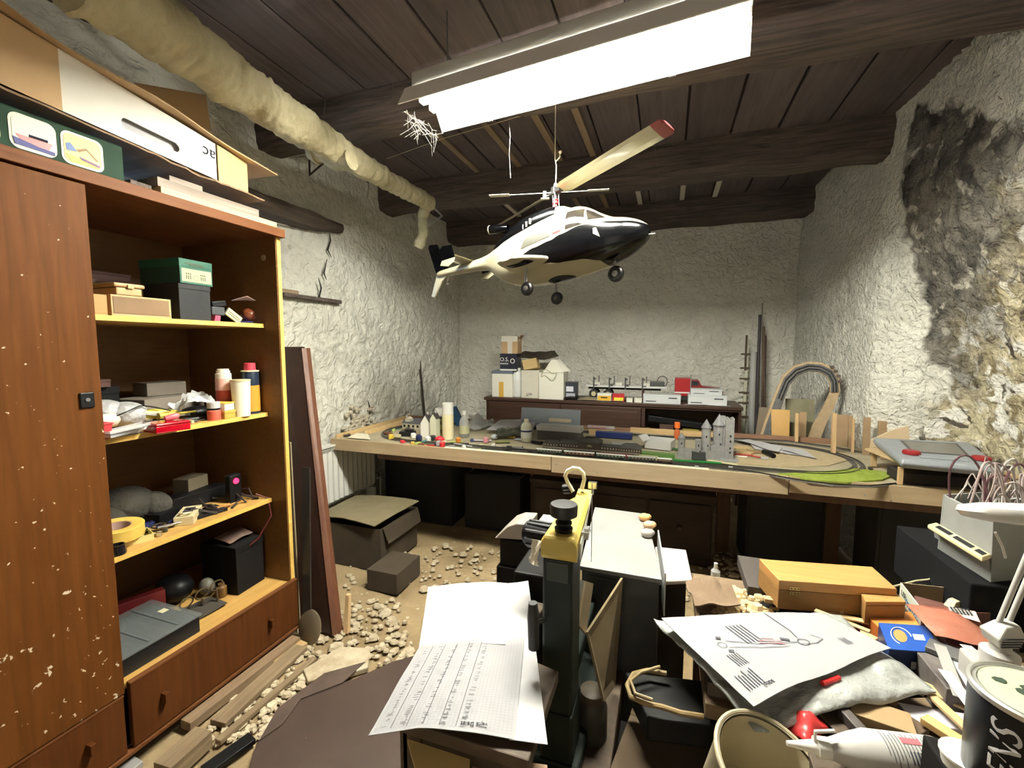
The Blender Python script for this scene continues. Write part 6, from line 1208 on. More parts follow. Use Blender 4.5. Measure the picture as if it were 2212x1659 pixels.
# ================================================ HELICOPTER
HX = Vector((-.518, 2.139, 2.0)); HY = -.316
cb = plain('heli_gloss_black', (.0008, .0009, .0013), .12, spec=.3); cc_ = mat('heli_cream', (.33, .30, .20), .3, coat=.3)
hl = T('model_helicopter', 'large black and cream model helicopter hanging nose right below the light', 'model helicopter', HX)
HR = Euler((-.083, -.104, HY)).to_matrix().to_4x4(); HM = Matrix.Translation(HX) @ HR @ Matrix.Scale(.95, 4)
def HG(): g = G(); g.M = HM.copy(); return g
st = [(.475,.004,-.180,-.165),(.462,.030,-.205,-.145),(.43,.058,-.228,-.120),(.38,.088,-.252,-.098),(.32,.110,-.270,-.080),(.26,.124,-.283,-.045),(.20,.132,-.292,-.002),(.15,.136,-.297,.018),(.08,.138,-.302,.020),(0,.139,-.305,.014),(-.08,.139,-.305,.004),(-.16,.136,-.300,-.008),(-.24,.126,-.288,-.022),(-.31,.105,-.265,-.038),(-.37,.078,-.225,-.055),(-.43,.052,-.175,-.070),(-.50,.038,-.148,-.078),(-.62,.031,-.135,-.080),(-.74,.026,-.125,-.080),(-.84,.020,-.118,-.080),(-.87,.012,-.112,-.084)]
def stat(x):
    for i in range(len(st)-1):
        a, b = st[i], st[i+1]
        if b[0] <= x <= a[0]:
            t = (x-a[0])/(b[0]-a[0]); p0 = st[max(0, i-1)]; p3 = st[min(len(st)-1, i+2)]
            out = []
            for k in (1, 2, 3):
                m0 = (b[k]-p0[k])/(b[0]-p0[0])*(b[0]-a[0]) if i else (b[k]-a[k]); m1 = (p3[k]-a[k])/(p3[0]-a[0])*(b[0]-a[0]) if i < len(st)-2 else (b[k]-a[k])
                t2, t3 = t*t, t*t*t; out.append((2*t3-3*t2+1)*a[k]+(t3-2*t2+t)*m0+(-2*t3+3*t2)*b[k]+(t3-t2)*m1)
            return out
    return list(st[0][1:]) if x > st[0][0] else list(st[-1][1:])
def hs(x, a, off=0):
    w_, zb, zt = stat(x); c = (zb+zt)/2; h = (zt-zb)/2; ca, sa = math.cos(a), math.sin(a); e = 2/2.7
    up = sa > 0; wtop = 1-.18*max(0, sa)**2
    return (x, (w_*wtop+off)*math.copysign(abs(ca)**e, ca), c+(h+off)*math.copysign(abs(sa)**e, sa))
def field(x, y, z):
    def interp(T_, x):
        for i in range(len(T_)-1):
            if T_[i+1][0] <= x <= T_[i][0]: t = (x-T_[i][0])/(T_[i+1][0]-T_[i][0]); t = t*t*(3-2*t); return T_[i][1]*(1-t)+T_[i+1][1]*t
        return T_[-1][1] if x < T_[-1][0] else T_[0][1]
    zu = interp([(.48,-.150),(.40,-.132),(.30,-.120),(.2,-.118),(.10,-.135),(.04,-.150),(-.05,-.162),(-.15,-.185),(-.22,-.215),(-.9,-.215)], x)
    zl = interp([(.48,-.50),(.31,-.50),(.26,-.276),(.18,-.262),(.08,-.258),(0,-.246),(-.08,-.246),(-.16,-.238),(-.22,-.215),(-.9,-.215)], x)
    f = min(zu-z, z-zl)
    ov = 1-math.hypot((x-.02)/.075, y/.055); f = max(f, ov*.05 if z < -.2 else -1)
    return f
nx_, na = 240, 96; g = HG(); xs = [.475-.475*2*0]; rings = []; XS = [.475-(1.345)*(i/nx_) for i in range(nx_+1)]
raw = []
for x in XS:
    rg = [hs(x, 2*PI*(j+.5)/na) for j in range(na)]; rings.append(rg); raw += rg
g.loft(rings)
fm = bpy.data.materials.new('heli_two_tone_paint'); fm.use_nodes = True; nt = fm.node_tree; bs = nt.nodes['Principled BSDF']; at_ = nt.nodes.new('ShaderNodeAttribute'); at_.attribute_name = 'paint'
rp = nt.nodes.new('ShaderNodeValToRGB'); rp.color_ramp.elements[0].position = .498; rp.color_ramp.elements[1].position = .502; rp.color_ramp.elements[0].color = (.30, .275, .19, 1); rp.color_ramp.elements[1].color = (.0008, .0009, .0013, 1)
nt.links.new(at_.outputs['Fac'], rp.inputs[0]); nt.links.new(rp.outputs[0], bs.inputs['Base Color']); bs.inputs['Roughness'].default_value = .2; bs.inputs['Specular IOR Level'].default_value = .3
fus = part(hl, 'fuselage', g, fm, smooth=50)
at = fus.data.attributes.new('paint', 'FLOAT', 'POINT')
for i, p in enumerate(raw): at.data[i].value = max(0, min(1, .5+field(*p)*20))
# windows laid on the hull
def win(name, P, m_, off=.002, side=-1, n=10):
    """P = four (x, z) corners on the flank"""
    g = HG(); vs = []
    for i in range(n+1):
        for j in range(n+1):
            u, v = i/n, j/n; x = P[0][0]*(1-u)*(1-v)+P[1][0]*u*(1-v)+P[2][0]*u*v+P[3][0]*(1-u)*v; z = P[0][1]*(1-u)*(1-v)+P[1][1]*u*(1-v)+P[2][1]*u*v+P[3][1]*(1-u)*v
            w_, zb, zt = stat(x); c = (zb+zt)/2; h = (zt-zb)/2; s_ = max(-.995, min(.995, (z-c)/h)); sa = math.copysign(abs(s_)**(2.7/2), s_); a = math.asin(sa); p = hs(x, a, off); vs.append((x, side*abs(p[1]), p[2]))
    fs = [(i*(n+1)+j, (i+1)*(n+1)+j, (i+1)*(n+1)+j+1, i*(n+1)+j+1) for i in range(n) for j in range(n)]
    g.add(vs, fs); return part(hl, name, g, m_, smooth=True)
frost = plain('frosted_cabin_window', (.028, .028, .021), .5); glassd = plain('tinted_cockpit_glass', (.012, .010, .008), .12, coat=.8)
for s_ in (-1, 1):
    win('cabin_window', [(-.13, -.150), (.045, -.128), (.045, -.055), (-.11, -.110)], frost, side=s_)
    win('red_window_frame', [(.055, -.125), (.105, -.122), (.105, -.048), (.055, -.052)], plain('pink_red_frame', (.16, .008, .014), .4), .0015, side=s_)
    win('small_window', [(.061, -.119), (.099, -.116), (.099, -.054), (.061, -.058)], frost, .003, side=s_)
    win('cockpit_door_window', [(.125, -.118), (.225, -.112), (.205, -.030), (.125, -.030)], glassd, .002, side=s_)
    win('windscreen', [(.235, -.098), (.305, -.098), (.245, -.052), (.212, -.035)], glassd, .002, side=s_)
    win('landing_light', [(.26, -.170), (.29, -.19), (.275, -.145), (.26, -.145)], cc_, .0015, side=s_)
    win('nose_marking', [(.385, -.158), (.41, -.160), (.41, -.153), (.385, -.151)], cc_, .0015, side=s_)
# engine cowling with intake and exhausts
g = HG(); cw_ = [(.12,.015,.0,.022),(.06,.055,-.03,.052),(0,.078,-.05,.062),(-.08,.094,-.07,.056),(-.16,.104,-.10,.044),(-.24,.100,-.12,.022),(-.32,.084,-.14,-.012),(-.37,.060,-.15,-.040),(-.40,.03,-.15,-.065)]; rings = []; craw = []
for (x, w_, zb, zt) in cw_:
    c = (zb+zt)/2; h = (zt-zb)/2; rg = [(x, w_*math.copysign(abs(math.cos(a))**.8, math.cos(a)), c+h*math.copysign(abs(math.sin(a))**.8, math.sin(a))) for a in [2*PI*(j+.5)/24 for j in range(24)]]; rings.append(rg); craw += rg
g.loft(rings); cwl = part(hl, 'engine_cowling', g, fm, smooth=60); at = cwl.data.attributes.new('paint', 'FLOAT', 'POINT')
for i, (x, y, z) in enumerate(craw): at.data[i].value = max(0, min(1, .5+((1 if (abs(y) > .038 and x < .03) else -1)*.3)))
for s_ in (-1, 1):
    g = HG(); g.tube([(-.25, s_*.080, .004), (-.31, s_*.098, .010), (-.350, s_*.108, .014)], [.020, .024, .023], 16, cap=False); g.tube([(-.30, s_*.095, .009), (-.349, s_*.108, .014)], [.018, .019], 16); part(hl, 'exhaust_pipe', g, [cb], smooth=True)
    g = HG(); g.tube([(-.348, s_*.1075, .014), (-.354, s_*.109, .0145)], [.0245, .0225], 18); part(hl, 'exhaust_rim', g, cc_, smooth=True)
    g = HG()
    for k in range(3): g.box(-.10-.022*k, -.092-.022*k, min(s_*.094, s_*.101), max(s_*.094, s_*.101), -.02-.008*k, .008-.010*k)
    part(hl, 'cooling_slot', g, cc_, kind='stuff')
    # stub wing sponson
    g = HG(); rings = []
    for k, (y, xa, xb, zc_, th) in enumerate(((.10, .04, -.24, -.225, .040), (.15, .015, -.225, -.225, .034), (.20, -.02, -.215, -.228, .030), (.24, -.06, -.20, -.230, .024), (.262, -.10, -.17, -.232, .008))):
        cxm = (xa+xb)/2; hw = (xa-xb)/2; rings.append([(cxm+hw*math.cos(a), s_*y, zc_+th*math.sin(a)*.75) for a in [2*PI*j/28 for j in range(28)]])
    g.loft(rings); spn = part(hl, 'stub_wing', g, fm, smooth=60); at = spn.data.attributes.new('paint', 'FLOAT', 'POINT'); i = 0
    for k, rg in enumerate(rings):
        for (x, y, z) in rg: at.data[i].value = .9 if (z > -.218 and x > -.14) or math.hypot((x+.10)/.075, (abs(y)-.185)/.030) < 1 and z < -.23 else .1; i += 1
    # main wheels
    def wheel(x, y, z, r, twin=0):
        g = HG(); g.tube([(x, y, z+.105), (x-.004, y, z+.05)], .0055, 8); g.tube([(x-.004, y, z+.06), (x-.004, y, z+.01)], .008, 8); leg = part(hl, 'landing_gear_leg', g, dsteel, smooth=True)
        g = HG(); g.M = g.M @ Matrix.Translation((x, y, z)) @ Euler((PI/2, 0, 0)).to_matrix().to_4x4(); g.lathe([(.008, -.012), (r*.8, -.013), (r, -.007), (r, .007), (r*.8, .013), (.008, .012)], 26); wl_ = part(leg, 'wheel', g, plain('heli_tyre', (.001, .001, .001), .4), smooth=30)
        g = HG(); g.M = g.M @ Matrix.Translation((x, y, z)) @ Euler((PI/2, 0, 0)).to_matrix().to_4x4(); g.lathe([(.004, -.017), (r*.38, -.0145), (r*.42, 0), (r*.38, .0145), (.004, .017)], 16); part(leg, 'hub', g, plain('wheel_hub', (.08, .075, .065), .4), smooth=30)
    wheel(-.10, s_*.138, -.355, .0335)
wheel(.305, 0, -.335, .037)
# tail
g = HG(); g.loft([[(-.585, y, -.088+z) for z in (0,)]+[(-.585-.0, y, -.088), (-.555, y, -.083), (-.615, y, -.083), (-.655, y, -.086), (-.615, y, -.091), (-.555, y, -.091)][1:] for y in (-.165, .165)]); part(hl, 'tailplane', g, cc_)
for s_ in (-1, 1):
    y = s_*.168; g = HG(); g.slab([(-.555, y, -.10), (-.580, y, -.025), (-.645, y, -.018), (-.670, y, -.03), (-.655, y, -.10)], (0, s_*.006, 0)); part(hl, 'end_fin', g, cb, bevel=.001)
    g = HG(); g.slab([(-.555, y, -.1005), (-.655, y, -.1005), (-.670, y, -.125), (-.605, y, -.142), (-.565, y, -.125)], (0, s_*.006, 0)); part(hl, 'end_fin', g, cc_, bevel=.001, label='cream lower half of a tail end plate')
g = HG(); g.slab([(-.775, -.005, -.088), (-.875, -.003, .095), (-.945, -.002, .108), (-.955, -.003, .09), (-.885, -.005, -.090)], (0, .010, 0)); part(hl, 'tail_fin', g, cb, bevel=.002)
g = HG(); g.slab([(-.770, -.005, -.110), (-.875, -.005, -.0905), (-.935, -.003, -.225), (-.91, -.002, -.236), (-.84, -.004, -.150)], (0, .010, 0)); part(hl, 'lower_tail_fin', g, cc_, bevel=.002)
g = HG(); g.slab([(-.77, -.0045, -.088), (-.875, -.0045, -.0895), (-.873, -.0045, -.12), (-.77, -.0045, -.12)], (0, .009, 0)); part(hl, 'tail_boom_end', g, cc_)
g = HG(); g.tube([(-.80, .02, -.11), (-.845, .05, -.155)], .004, 6); g.ball((-.83, .045, -.15), .010); part(hl, 'tail_rotor_shaft', g, steel, smooth=True)
# rotor mast, head, flybar, blades
g = HG(); g.rod((0, 0, .05), (0, 0, .195), .005); part(hl, 'mast', g, steel, smooth=True)
g = HG(); g.at(); g.M = HM @ Matrix.Translation((0, 0, .058)); g.lathe([(.030, 0), (.026, .006), (.012, .008)], 20); part(hl, 'mast_collar', g, cb, smooth=True)
g = HG(); g.M = HM @ Matrix.Translation((0, 0, .085)); g.lathe([(.016, 0), (.018, .006), (.010, .010), (.010, .016), (.016, .018), (.014, .024)], 16); part(hl, 'swashplate', g, red, smooth=30)
for k, a in enumerate((0, 1.6, 3.1, 4.7)):
    g = HG(); g.rod((.018*math.cos(a), .018*math.sin(a), .06), (.015*math.cos(a+.3), .015*math.sin(a+.3), .14), .0022); part(hl, 'control_rod', g, steel)
hubw = HM @ Vector((0, 0, .150)); tip = U(1445, 270, z=hubw.z+.0); L_ = (tip-hubw).length
ba = math.atan2(tip.y-hubw.y, tip.x-hubw.x)
def BG(a): g = G(); g.M = Matrix.Translation(hubw) @ Euler((0, 0, a)).to_matrix().to_4x4(); return g
g = BG(ba); g.box(-.05, .05, -.014, .014, -.010, .010); g.box(-.012, .012, -.02, .02, -.016, .020); part(hl, 'rotor_head', g, plain('rotor_head_black', (.02, .02, .02), .3), bevel=.003)
for s_, aa in ((0, ba), (1, ba+PI)):
    LB = L_ if s_ == 0 else .66
    g = BG(aa); tw = R(-26); rings = []
    for x, c_ in ((.045, .052), (.09, .066), (LB-.055, .070)): rings.append([(x, c_*u, v*.004+u*c_*math.sin(tw)) for u, v in ((-.5, 0), (-.3, 1), (.2, 1.1), (.5, 0), (.2, -.7), (-.3, -.7))])
    g.loft(rings); bl = part(hl, 'rotor_blade', g, cc_)
    g = BG(aa); rings = []
    for x, c_, k in ((LB-.0545, .0705, 1), (LB-.012, .0705, 1), (LB, .05, .8)): rings.append([(x, c_*u, v*.0042*k+u*c_*math.sin(tw)) for u, v in ((-.5, 0), (-.3, 1), (.2, 1.1), (.5, 0), (.2, -.7), (-.3, -.7))])
    g.loft(rings); part(bl, 'red_tip', g, plain('dusty_red_tip', (.20, .02, .025), .45))
p0, p1 = U(1055, 421, z=hubw.z-.012), U(1315, 407, z=hubw.z-.012)
fa = math.atan2(p1.y-p0.y, p1.x-p0.x); g = BG(fa); LF0 = (p0-hubw).length; LF1 = (p1-hubw).length; g.rod((-LF0, 0, -.004), (LF1, 0, -.004), .0022); part(hl, 'flybar', g, steel, smooth=True)
g = BG(fa); g.box(-LF0, -LF0+.10, -.016, .016, -.006, -.002); part(hl, 'flybar_paddle', g, cc_, bevel=.001)
g = BG(fa); g.box(LF1-.10, LF1, -.012, .012, -.006, -.002); part(hl, 'flybar_paddle', g, cc_, bevel=.001)
g = BG(fa); g.box(-.06, -.045, -.006, .006, -.03, .004); g.box(-.07, -.03, -.01, .01, -.034, -.028); part(hl, 'mixer_arm', g, cc_, bevel=.001)
g = HG(); g.rod((.47, -.01, -.195), (.50, -.012, -.20), .002); part(hl, 'nose_probe', g, steel)
g = G(); g.tube([hubw+Vector((0, 0, .02)), hubw+Vector((.002, .002, .12)), hubw+Vector((-.004, 0, .15)), Vector((hubw.x-.004, hubw.y+.0, ZC-.0))], [.003, .003, .0022, .002], 6); st_ = S('hanging_string', 'string by which the model helicopter hangs from the ceiling', 'string', g, plain('pale_string', (.62, .56, .42), .9), smooth=True)
g = G(); g.tube([hubw+Vector((0, 0, .14)), hubw+Vector((.018, 0, .155)), hubw+Vector((.02, 0, .175))], .003, 6); g.ball(tuple(hubw+Vector((.021, 0, .18))), .008); g.ball(tuple(hubw+Vector((0, 0, .03))), .010); S('string_knot', 'pale knotted end of the string above the helicopter rotor head', 'string', g, MATS['pale_string'], smooth=True)
# old rotor blade on the cowling, seen behind the mast
# ================================================ FLOOR LITTER
random.seed(40)
mor = mat('crumbled_mortar', (.34, .27, .17), .95, var=((.52, .45, .33), 15, .3), bump=(50, .8, .006))
def rubble(lab, n, fn, rmin, rmax, m_=mor, name='rubble', cat_='rubble'):
    g = G()
    for i in range(n):
        c = fn(); r = random.uniform(rmin, rmax)*(1 if random.random() < .85 else 1.8); a = random.uniform(0, 3); k = 6
        lo_ = [(r*random.uniform(.7, 1.2)*math.cos(2*PI*j/k), r*random.uniform(.7, 1.2)*math.sin(2*PI*j/k)) for j in range(k)]; h = r*random.uniform(.10, .38)
        g.at((c[0], c[1], c[2]), a); g.loft([[(x, y, -.004) for x, y in lo_], [(x*.7, y*.7, h) for x, y in lo_]])
    return S(name, lab, cat_, g, m_, kind='stuff')
def infl(pts):
    def f():
        while True:
            a, b, c, d = pts; u, v = random.random(), random.random(); px = (a[0]*(1-u)+b[0]*u)*(1-v)+(d[0]*(1-u)+c[0]*u)*v; py = (a[1]*(1-u)+b[1]*u)*(1-v)+(d[1]*(1-u)+c[1]*u)*v; return U(px, py, z=.004)
    return f
rubble('crumbled mortar and plaster flakes on the floor in front of the leaning boards', 300, infl([(640,1300),(860,1290),(900,1430),(620,1460)]), .004, .022)
rubble('mortar crumbs and shavings along the boards by the wardrobe foot', 260, infl([(560,1440),(700,1440),(560,1600),(420,1610)]), .004, .016, mat('pale_shavings', (.42, .34, .22), .95, var=((.6, .52, .38), 20, .3)))
rubble('dim rubble scattered on the floor under the table edge', 160, infl([(720,1190),(1120,1170),(1100,1260),(740,1290)]), .005, .02)
rubble('splinters and crumbs on the floor right of the grey cabinet', 160, infl([(1440,1180),(1620,1190),(1660,1260),(1460,1300)]), .005, .02)
g = G(); P = [U(a, b, z=.006) for a, b in ((655,1452),(735,1402),(800,1405),(795,1448),(720,1470),(665,1478))]; g.prism([(p.x, p.y) for p in P], -.004, .02); S('mortar_slab', 'flat slab of mortar lying in front of the leaning boards', 'slab', g, mor, bevel=.004)
# dark brown hardboard / lino sheet
brn = mat('dark_brown_lino', (.035, .019, .013), .65, var=((.05, .029, .02), 4, .3), spk=((.3, .25, .2), 30, .76))
P = [U(a, b, z=.012) for a, b in ((530,1690),(555,1605),(610,1560),(655,1500),(760,1470),(850,1430),(960,1400),(1060,1400),(1100,1700),(800,1900))]
g = G(); g.prism([(p.x, p.y) for p in P], .008, .016); S('lino_sheet', 'dark brown sheet of lino lying on the floor in the foreground', 'floor sheet', g, brn, bevel=.002)
P2 = [U(a, b, z=.02) for a, b in ((560,1600),(600,1530),(700,1455),(790,1430),(740,1475),(650,1510),(610,1565))]
g = G(); g.prism([(p.x, p.y) for p in P2], .017, .022); S('lino_strip', 'torn darker strip along the edge of the brown lino sheet', 'floor sheet', g, mat('dark_torn_lino', (.05, .03, .022), .7, var=((.09, .06, .045), 9, .3)))
old = mat('dusty_floor_board', (.15, .10, .055), .8, var=((.26, .19, .11), 1.3, .3), grain='x', bump=(9, .4, .004))
def board(lab, p0, p1, w_, h, z=.0, m_=old, name='floor_board', cat_='board', lift=0):
    a, b = U(*p0, z=z+h), U(*p1, z=z+h); L_ = (b-a).length; an = math.atan2(b.y-a.y, b.x-a.x); c = (a+b)/2
    g = G(); g.box(-L_/2, L_/2, -w_/2, w_/2, 0, h); o = fin(name, g, m_, Vector((0, 0, 0)), bevel=.002); o.location = (c.x, c.y, z+.003); o.rotation_euler = (0, 0, an); WP[o.name] = Vector((c.x, c.y, z)); return props(o, lab, cat_)
board('pale thick wooden block lying by the wardrobe foot at the bottom left', (350,1655), (440,1575), .075, .06, name='wood_block', cat_='block')
board('long dusty board lying along the wardrobe foot', (470,1560), (650,1395), .07, .022)
board('second dusty board, nearest the wardrobe plinth', (400,1560), (640,1375), .05, .035, m_=mat('brown_dusty_board', (.16, .10, .055), .8, var=((.25, .17, .1), 1.3, .3), grain='x'))
board('outer split board between the shavings and the lino sheet', (470,1600), (680,1420), .028, .018)
board('short orange stained board end behind the long dusty board', (590,1430), (655,1385), .06, .02, m_=mat('orange_stained_board', (.38, .22, .08), .8, var=((.45, .33, .18), 3, .3)))
board('black plastic strip lying among the shavings at the bottom left', (440,1665), (545,1590), .05, .018, m_=black, name='plastic_strip', cat_='strip')
board('small silver metal edge on the floor in the bottom left corner', (262,1668), (300,1640), .05, .02, m_=plain('pale_metal', (.5, .5, .5), .4, metal=.5), name='metal_strip', cat_='strip')
board('short orange-brown offcut on the floor behind the leaning board', (712,1175), (738,1190), .03, .03, m_=mat('orange_stained_board', (.3, .2, .1)), name='wood_offcut', cat_='offcut')

# ================================================ SMALL STAND with plans, left of the scroll saw
stm = mat('stand_dark_wood', (.05, .032, .018), .7, var=((.075, .048, .028), 1, .3), grain='x')
ZP = .695
t = T('work_stand', 'small dark wooden stand carrying the plan sheets left of the scroll saw', 'stand', (-.38, .90, 0))
g = G(); g.prism([(-.47, .675), (-.205, .675), (-.205, .90), (-.30, .92), (-.30, 1.14), (-.47, 1.14)], ZP-.03, ZP-.004); part(t, 'top', g, stm, bevel=.003)
g = G(); g.box(-.46, -.215, .685, .70, ZP-.16, ZP-.03); part(t, 'front_apron', g, stm)
g = G(); g.box(-.465, -.45, .68, 1.12, ZP-.16, ZP-.03); part(t, 'side_apron', g, stm)
for x, y in ((-.44, .70), (-.235, .70), (-.44, 1.11), (-.345, 1.11)): g = G(); g.box(x-.02, x+.02, y-.02, y+.02, 0, ZP-.03); part(t, 'leg', g, stm, bevel=.002)
# papers
sheetp('blank white plan sheet under the others at the far side of the stand', [U(905, 1400, z=ZP+.002), U(1160, 1400, z=ZP+.002), U(1141, 1266, z=ZP+.018), U(925, 1270, z=ZP+.006)], 51, lines=0, amp=.005, fn=lambda u, v: .012*math.sin(u*PI)*v+.02*max(0, u-.85)*v*5)
t = sheetp('white sheet sticking out to the right under the grid chart', [U(1100, 1602, z=ZP+.004), U(1183, 1612, z=ZP+.004), U(1155, 1385, z=ZP+.006), U(1080, 1385, z=ZP+.006)], 52, lines=0, amp=.004)
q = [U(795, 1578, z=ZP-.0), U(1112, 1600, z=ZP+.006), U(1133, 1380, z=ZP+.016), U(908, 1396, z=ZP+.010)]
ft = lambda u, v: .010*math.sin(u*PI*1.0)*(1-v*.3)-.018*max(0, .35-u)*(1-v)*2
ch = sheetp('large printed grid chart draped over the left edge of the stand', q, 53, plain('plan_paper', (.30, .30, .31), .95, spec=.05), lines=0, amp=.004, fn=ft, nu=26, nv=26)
g = G(); gd = G(); qv = [Vector(p) for p in q]; nr = (qv[1]-qv[0]).cross(qv[3]-qv[0]).normalized(); nr = nr if nr.z > 0 else -nr
def on(u, v):
    p = qv[0]*(1-u)*(1-v)+qv[1]*u*(1-v)+qv[2]*u*v+qv[3]*(1-u)*v
    return p+nr*(noise.noise(p*6+Vector((53, 53, 0)))*.004+abs(noise.noise(p*13.8+Vector((53, 5, 0))))*.0028+ft(u, v)+.0024+.0012)
def line(g, u0, v0, u1, v1, w_, k=12):
    for i in range(k):
        a, b = i/k, (i+1)/k; ua, ub, va, vb = u0+(u1-u0)*a, u0+(u1-u0)*b, v0+(v1-v0)*a, v0+(v1-v0)*b; d = Vector((ub-ua, vb-va)).normalized(); n_ = (-d.y*w_, d.x*w_)
        g.add([on(ua-n_[0], va-n_[1]), on(ub-n_[0], vb-n_[1]), on(ub+n_[0], vb+n_[1]), on(ua+n_[0], va+n_[1])], [(0, 1, 2, 3)])
for k in range(40): line(g, .02, .03+.92*k/39, .98, .03+.92*k/39, .0007)
for k in range(34): u = .03+.94*k/33; line(gd if k in (4, 8, 12, 16, 20) else g, u, .03, u, .95, .0022 if k in (4, 8, 12, 16, 20) else .0008)
random.seed(6)
for k in range(5):
    u = .06+.14*k
    for j in range(60):
        v = .04+.90*j/60+random.uniform(-.004, .004)
        if random.random() < .6: line(gd, u+random.uniform(0, .03), v, u+random.uniform(.035, .05), v, .0022, 1)
part(ch, 'grid_print', g, plain('faint_grid_ink', (.20, .19, .21), .9), kind='stuff'); part(ch, 'entries_print', gd, plain('dark_grid_ink', (.05, .045, .055), .9), kind='stuff')
M = frame(on(.72, .06)+nr*.001, qv[0]-qv[1], (qv[1]-qv[2])); text(ch, 'letters', 'vejte Delet', .011, M, inkg)
t = sheetp('narrow printed slip lying between the blank sheet and the grid chart', [U(1040, 1390, z=ZP+.022), U(1092, 1392, z=ZP+.022), U(1092, 1368, z=ZP+.024), U(1044, 1380, z=ZP+.022)], 54, lines=5, amp=.001)
# plywood pieces below the stand front
g = G(); a = [U(880, 1596, z=.662), U(1015, 1640, z=.662), U(1010, 1760, z=.64), U(925, 1760, z=.64)]; g.slab([(p.x, p.y, p.z) for p in a], (0, 0, -.008)); 
t = T('plywood_sheet', 'yellow plywood sheet sticking out below the plans', 'plywood', a[0]); part(t, 'sheet', g, mat('yellow_ply', (.38, .26, .09), .65, var=((.45, .32, .13), 5, .3)))
g = G(); c = (a[2]+a[3])/2; g.box(c.x-.03, c.x+.03, c.y-.02, c.y+.02, 0, c.z-.012); part(t, 'support_block', g, stm)
g = G(); a = [U(1022, 1632, z=.640), U(1182, 1652, z=.640), U(1190, 1760, z=.62), U(1010, 1760, z=.62)]; t = T('plywood_sheet', 'pinkish brown board lying right of the yellow plywood sheet', 'plywood', a[0]); g.slab([(p.x, p.y, p.z) for p in a], (0, 0, -.010)); part(t, 'sheet', g, mat('pinkish_board', (.36, .22, .14), .7, var=((.44, .29, .2), 5, .3)))
g = G(); c = (a[2]+a[3])/2; g.box(c.x-.03, c.x+.03, c.y-.02, c.y+.02, 0, c.z-.014); part(t, 'support_block', g, stm)

# ================================================ SCROLL SAW
sw = T('scroll_saw', 'scroll saw with long yellow arm, dark green column and black tension knob', 'scroll saw', (-.22, 1.0, .0))
sgm = mat('saw_green_casting', (.007, .013, .010), .5, bump=(60, .15, .002), spec=.3); sym = plain('saw_yellow', (.50, .38, .09), .4)
ny = .93; n0, n1 = U(1168, 1160, y=ny), U(1247, 1160, y=ny); f0, f1 = U(1236, 1058, y=1.36), U(1278, 1058, y=1.36); zt0 = n0.z+.004; zt1 = f0.z
nb = U(1200, 1212, y=ny).z
# arm: a tapering housing, its mouth curving up to the blade clamp
def ring(t_, zt, zb, sh=0):
    y = ny+(1.36-ny)*t_; xl = n0.x+(f0.x-n0.x)*t_+sh; xr = n1.x+(f1.x-n1.x)*t_; return [(xl, y, zb), (xr, y, zb), (xr, y, zt-.012), (xr-.008, y, zt), (xl+.008, y, zt), (xl, y, zt-.012)]
g = G(); zz_ = lambda t_: zt0+(zt1-zt0)*t_
g.loft([ring(0, zz_(0)-.006, nb+.01), ring(.015, zz_(0), nb), ring(.3, zz_(.3), nb+.004), ring(.7, zz_(.7), nb+.012), ring(.78, zz_(.78), nb+.014, .010), ring(.86, zz_(.86)-.004, nb+.02, .018), ring(1.0, zz_(1)-.002, nb+.03, .020)]); part(sw, 'upper_arm', g, sym, bevel=.003)
g = G(); x = n1.x+.002; g.add([(x, ny+.02, nb+.002), (f1.x+.002, 1.34, nb+.024), (f1.x+.002, 1.34, zt1-.020), (x, ny+.02, zt0-.018)], [(0, 1, 2, 3)]); g.add([(x+.004, ny+.02, nb+.002), (f1.x+.006, 1.34, nb+.024), (f1.x+.006, 1.34, zt1-.020), (x+.004, ny+.02, zt0-.018)], [(3, 2, 1, 0)]); g2 = G()
g2.slab([(x, ny+.02, nb+.002), (f1.x+.002, 1.34, nb+.024), (f1.x+.002, 1.34, zt1-.018), (x, ny+.02, zt0-.016)], (.003, 0, 0)); part(sw, 'side_plate', g2, plain('brushed_side_plate', (.5, .49, .44), .35, metal=.7))
cb0, cb1 = U(1172, 1215, y=ny+.006), U(1238, 1215, y=ny+.006)
g = G(); g.box(cb0.x, cb1.x, ny+.006, ny+.10, .47, nb); part(sw, 'column', g, sgm, bevel=.006)
g = G(); g.box(cb0.x-.004, cb1.x+.004, ny+.0, ny+.11, .44, .56); part(sw, 'column_foot', g, sgm, bevel=.008)
g = G(); g.box(cb0.x+.01, cb1.x-.01, ny+.003, ny+.006, nb-.05, nb-.006); part(sw, 'cover_plate', g, plain('dark_cover', (.03, .04, .035), .35))
g = G(); g.box(cb0.x-.02, cb1.x+.02, ny, 1.335, .40, .44); part(sw, 'base', g, sgm, bevel=.006)
g = G(); g.box(cb0.x+.01, cb1.x-.005, ny+.06, 1.335, .58, .62); part(sw, 'lower_arm', g, sgm, bevel=.006)
# black tension knob
kc = U(1216, 1158, y=.985); kz = zz_(.12)-.002; kx = (n0.x+n1.x)/2+.001; ky = .975
g = G(); g.at((kx, ky, kz)); g.lathe([(.020, 0), (.021, .012), (.015, .016), (.019, .022), (.019, .026), (.012, .032), (.012, .038)], 24); part(sw, 'knob_boot', g, black, smooth=30)
g = G(); g.at((kx, ky, kz+.038)); g.lathe([(.024, 0), (.031, .004), (.032, .026), (.030, .030), (.006, .031)], 30); part(sw, 'tension_knob', g, plain('knob_black', (.015, .015, .017), .45), smooth=35)
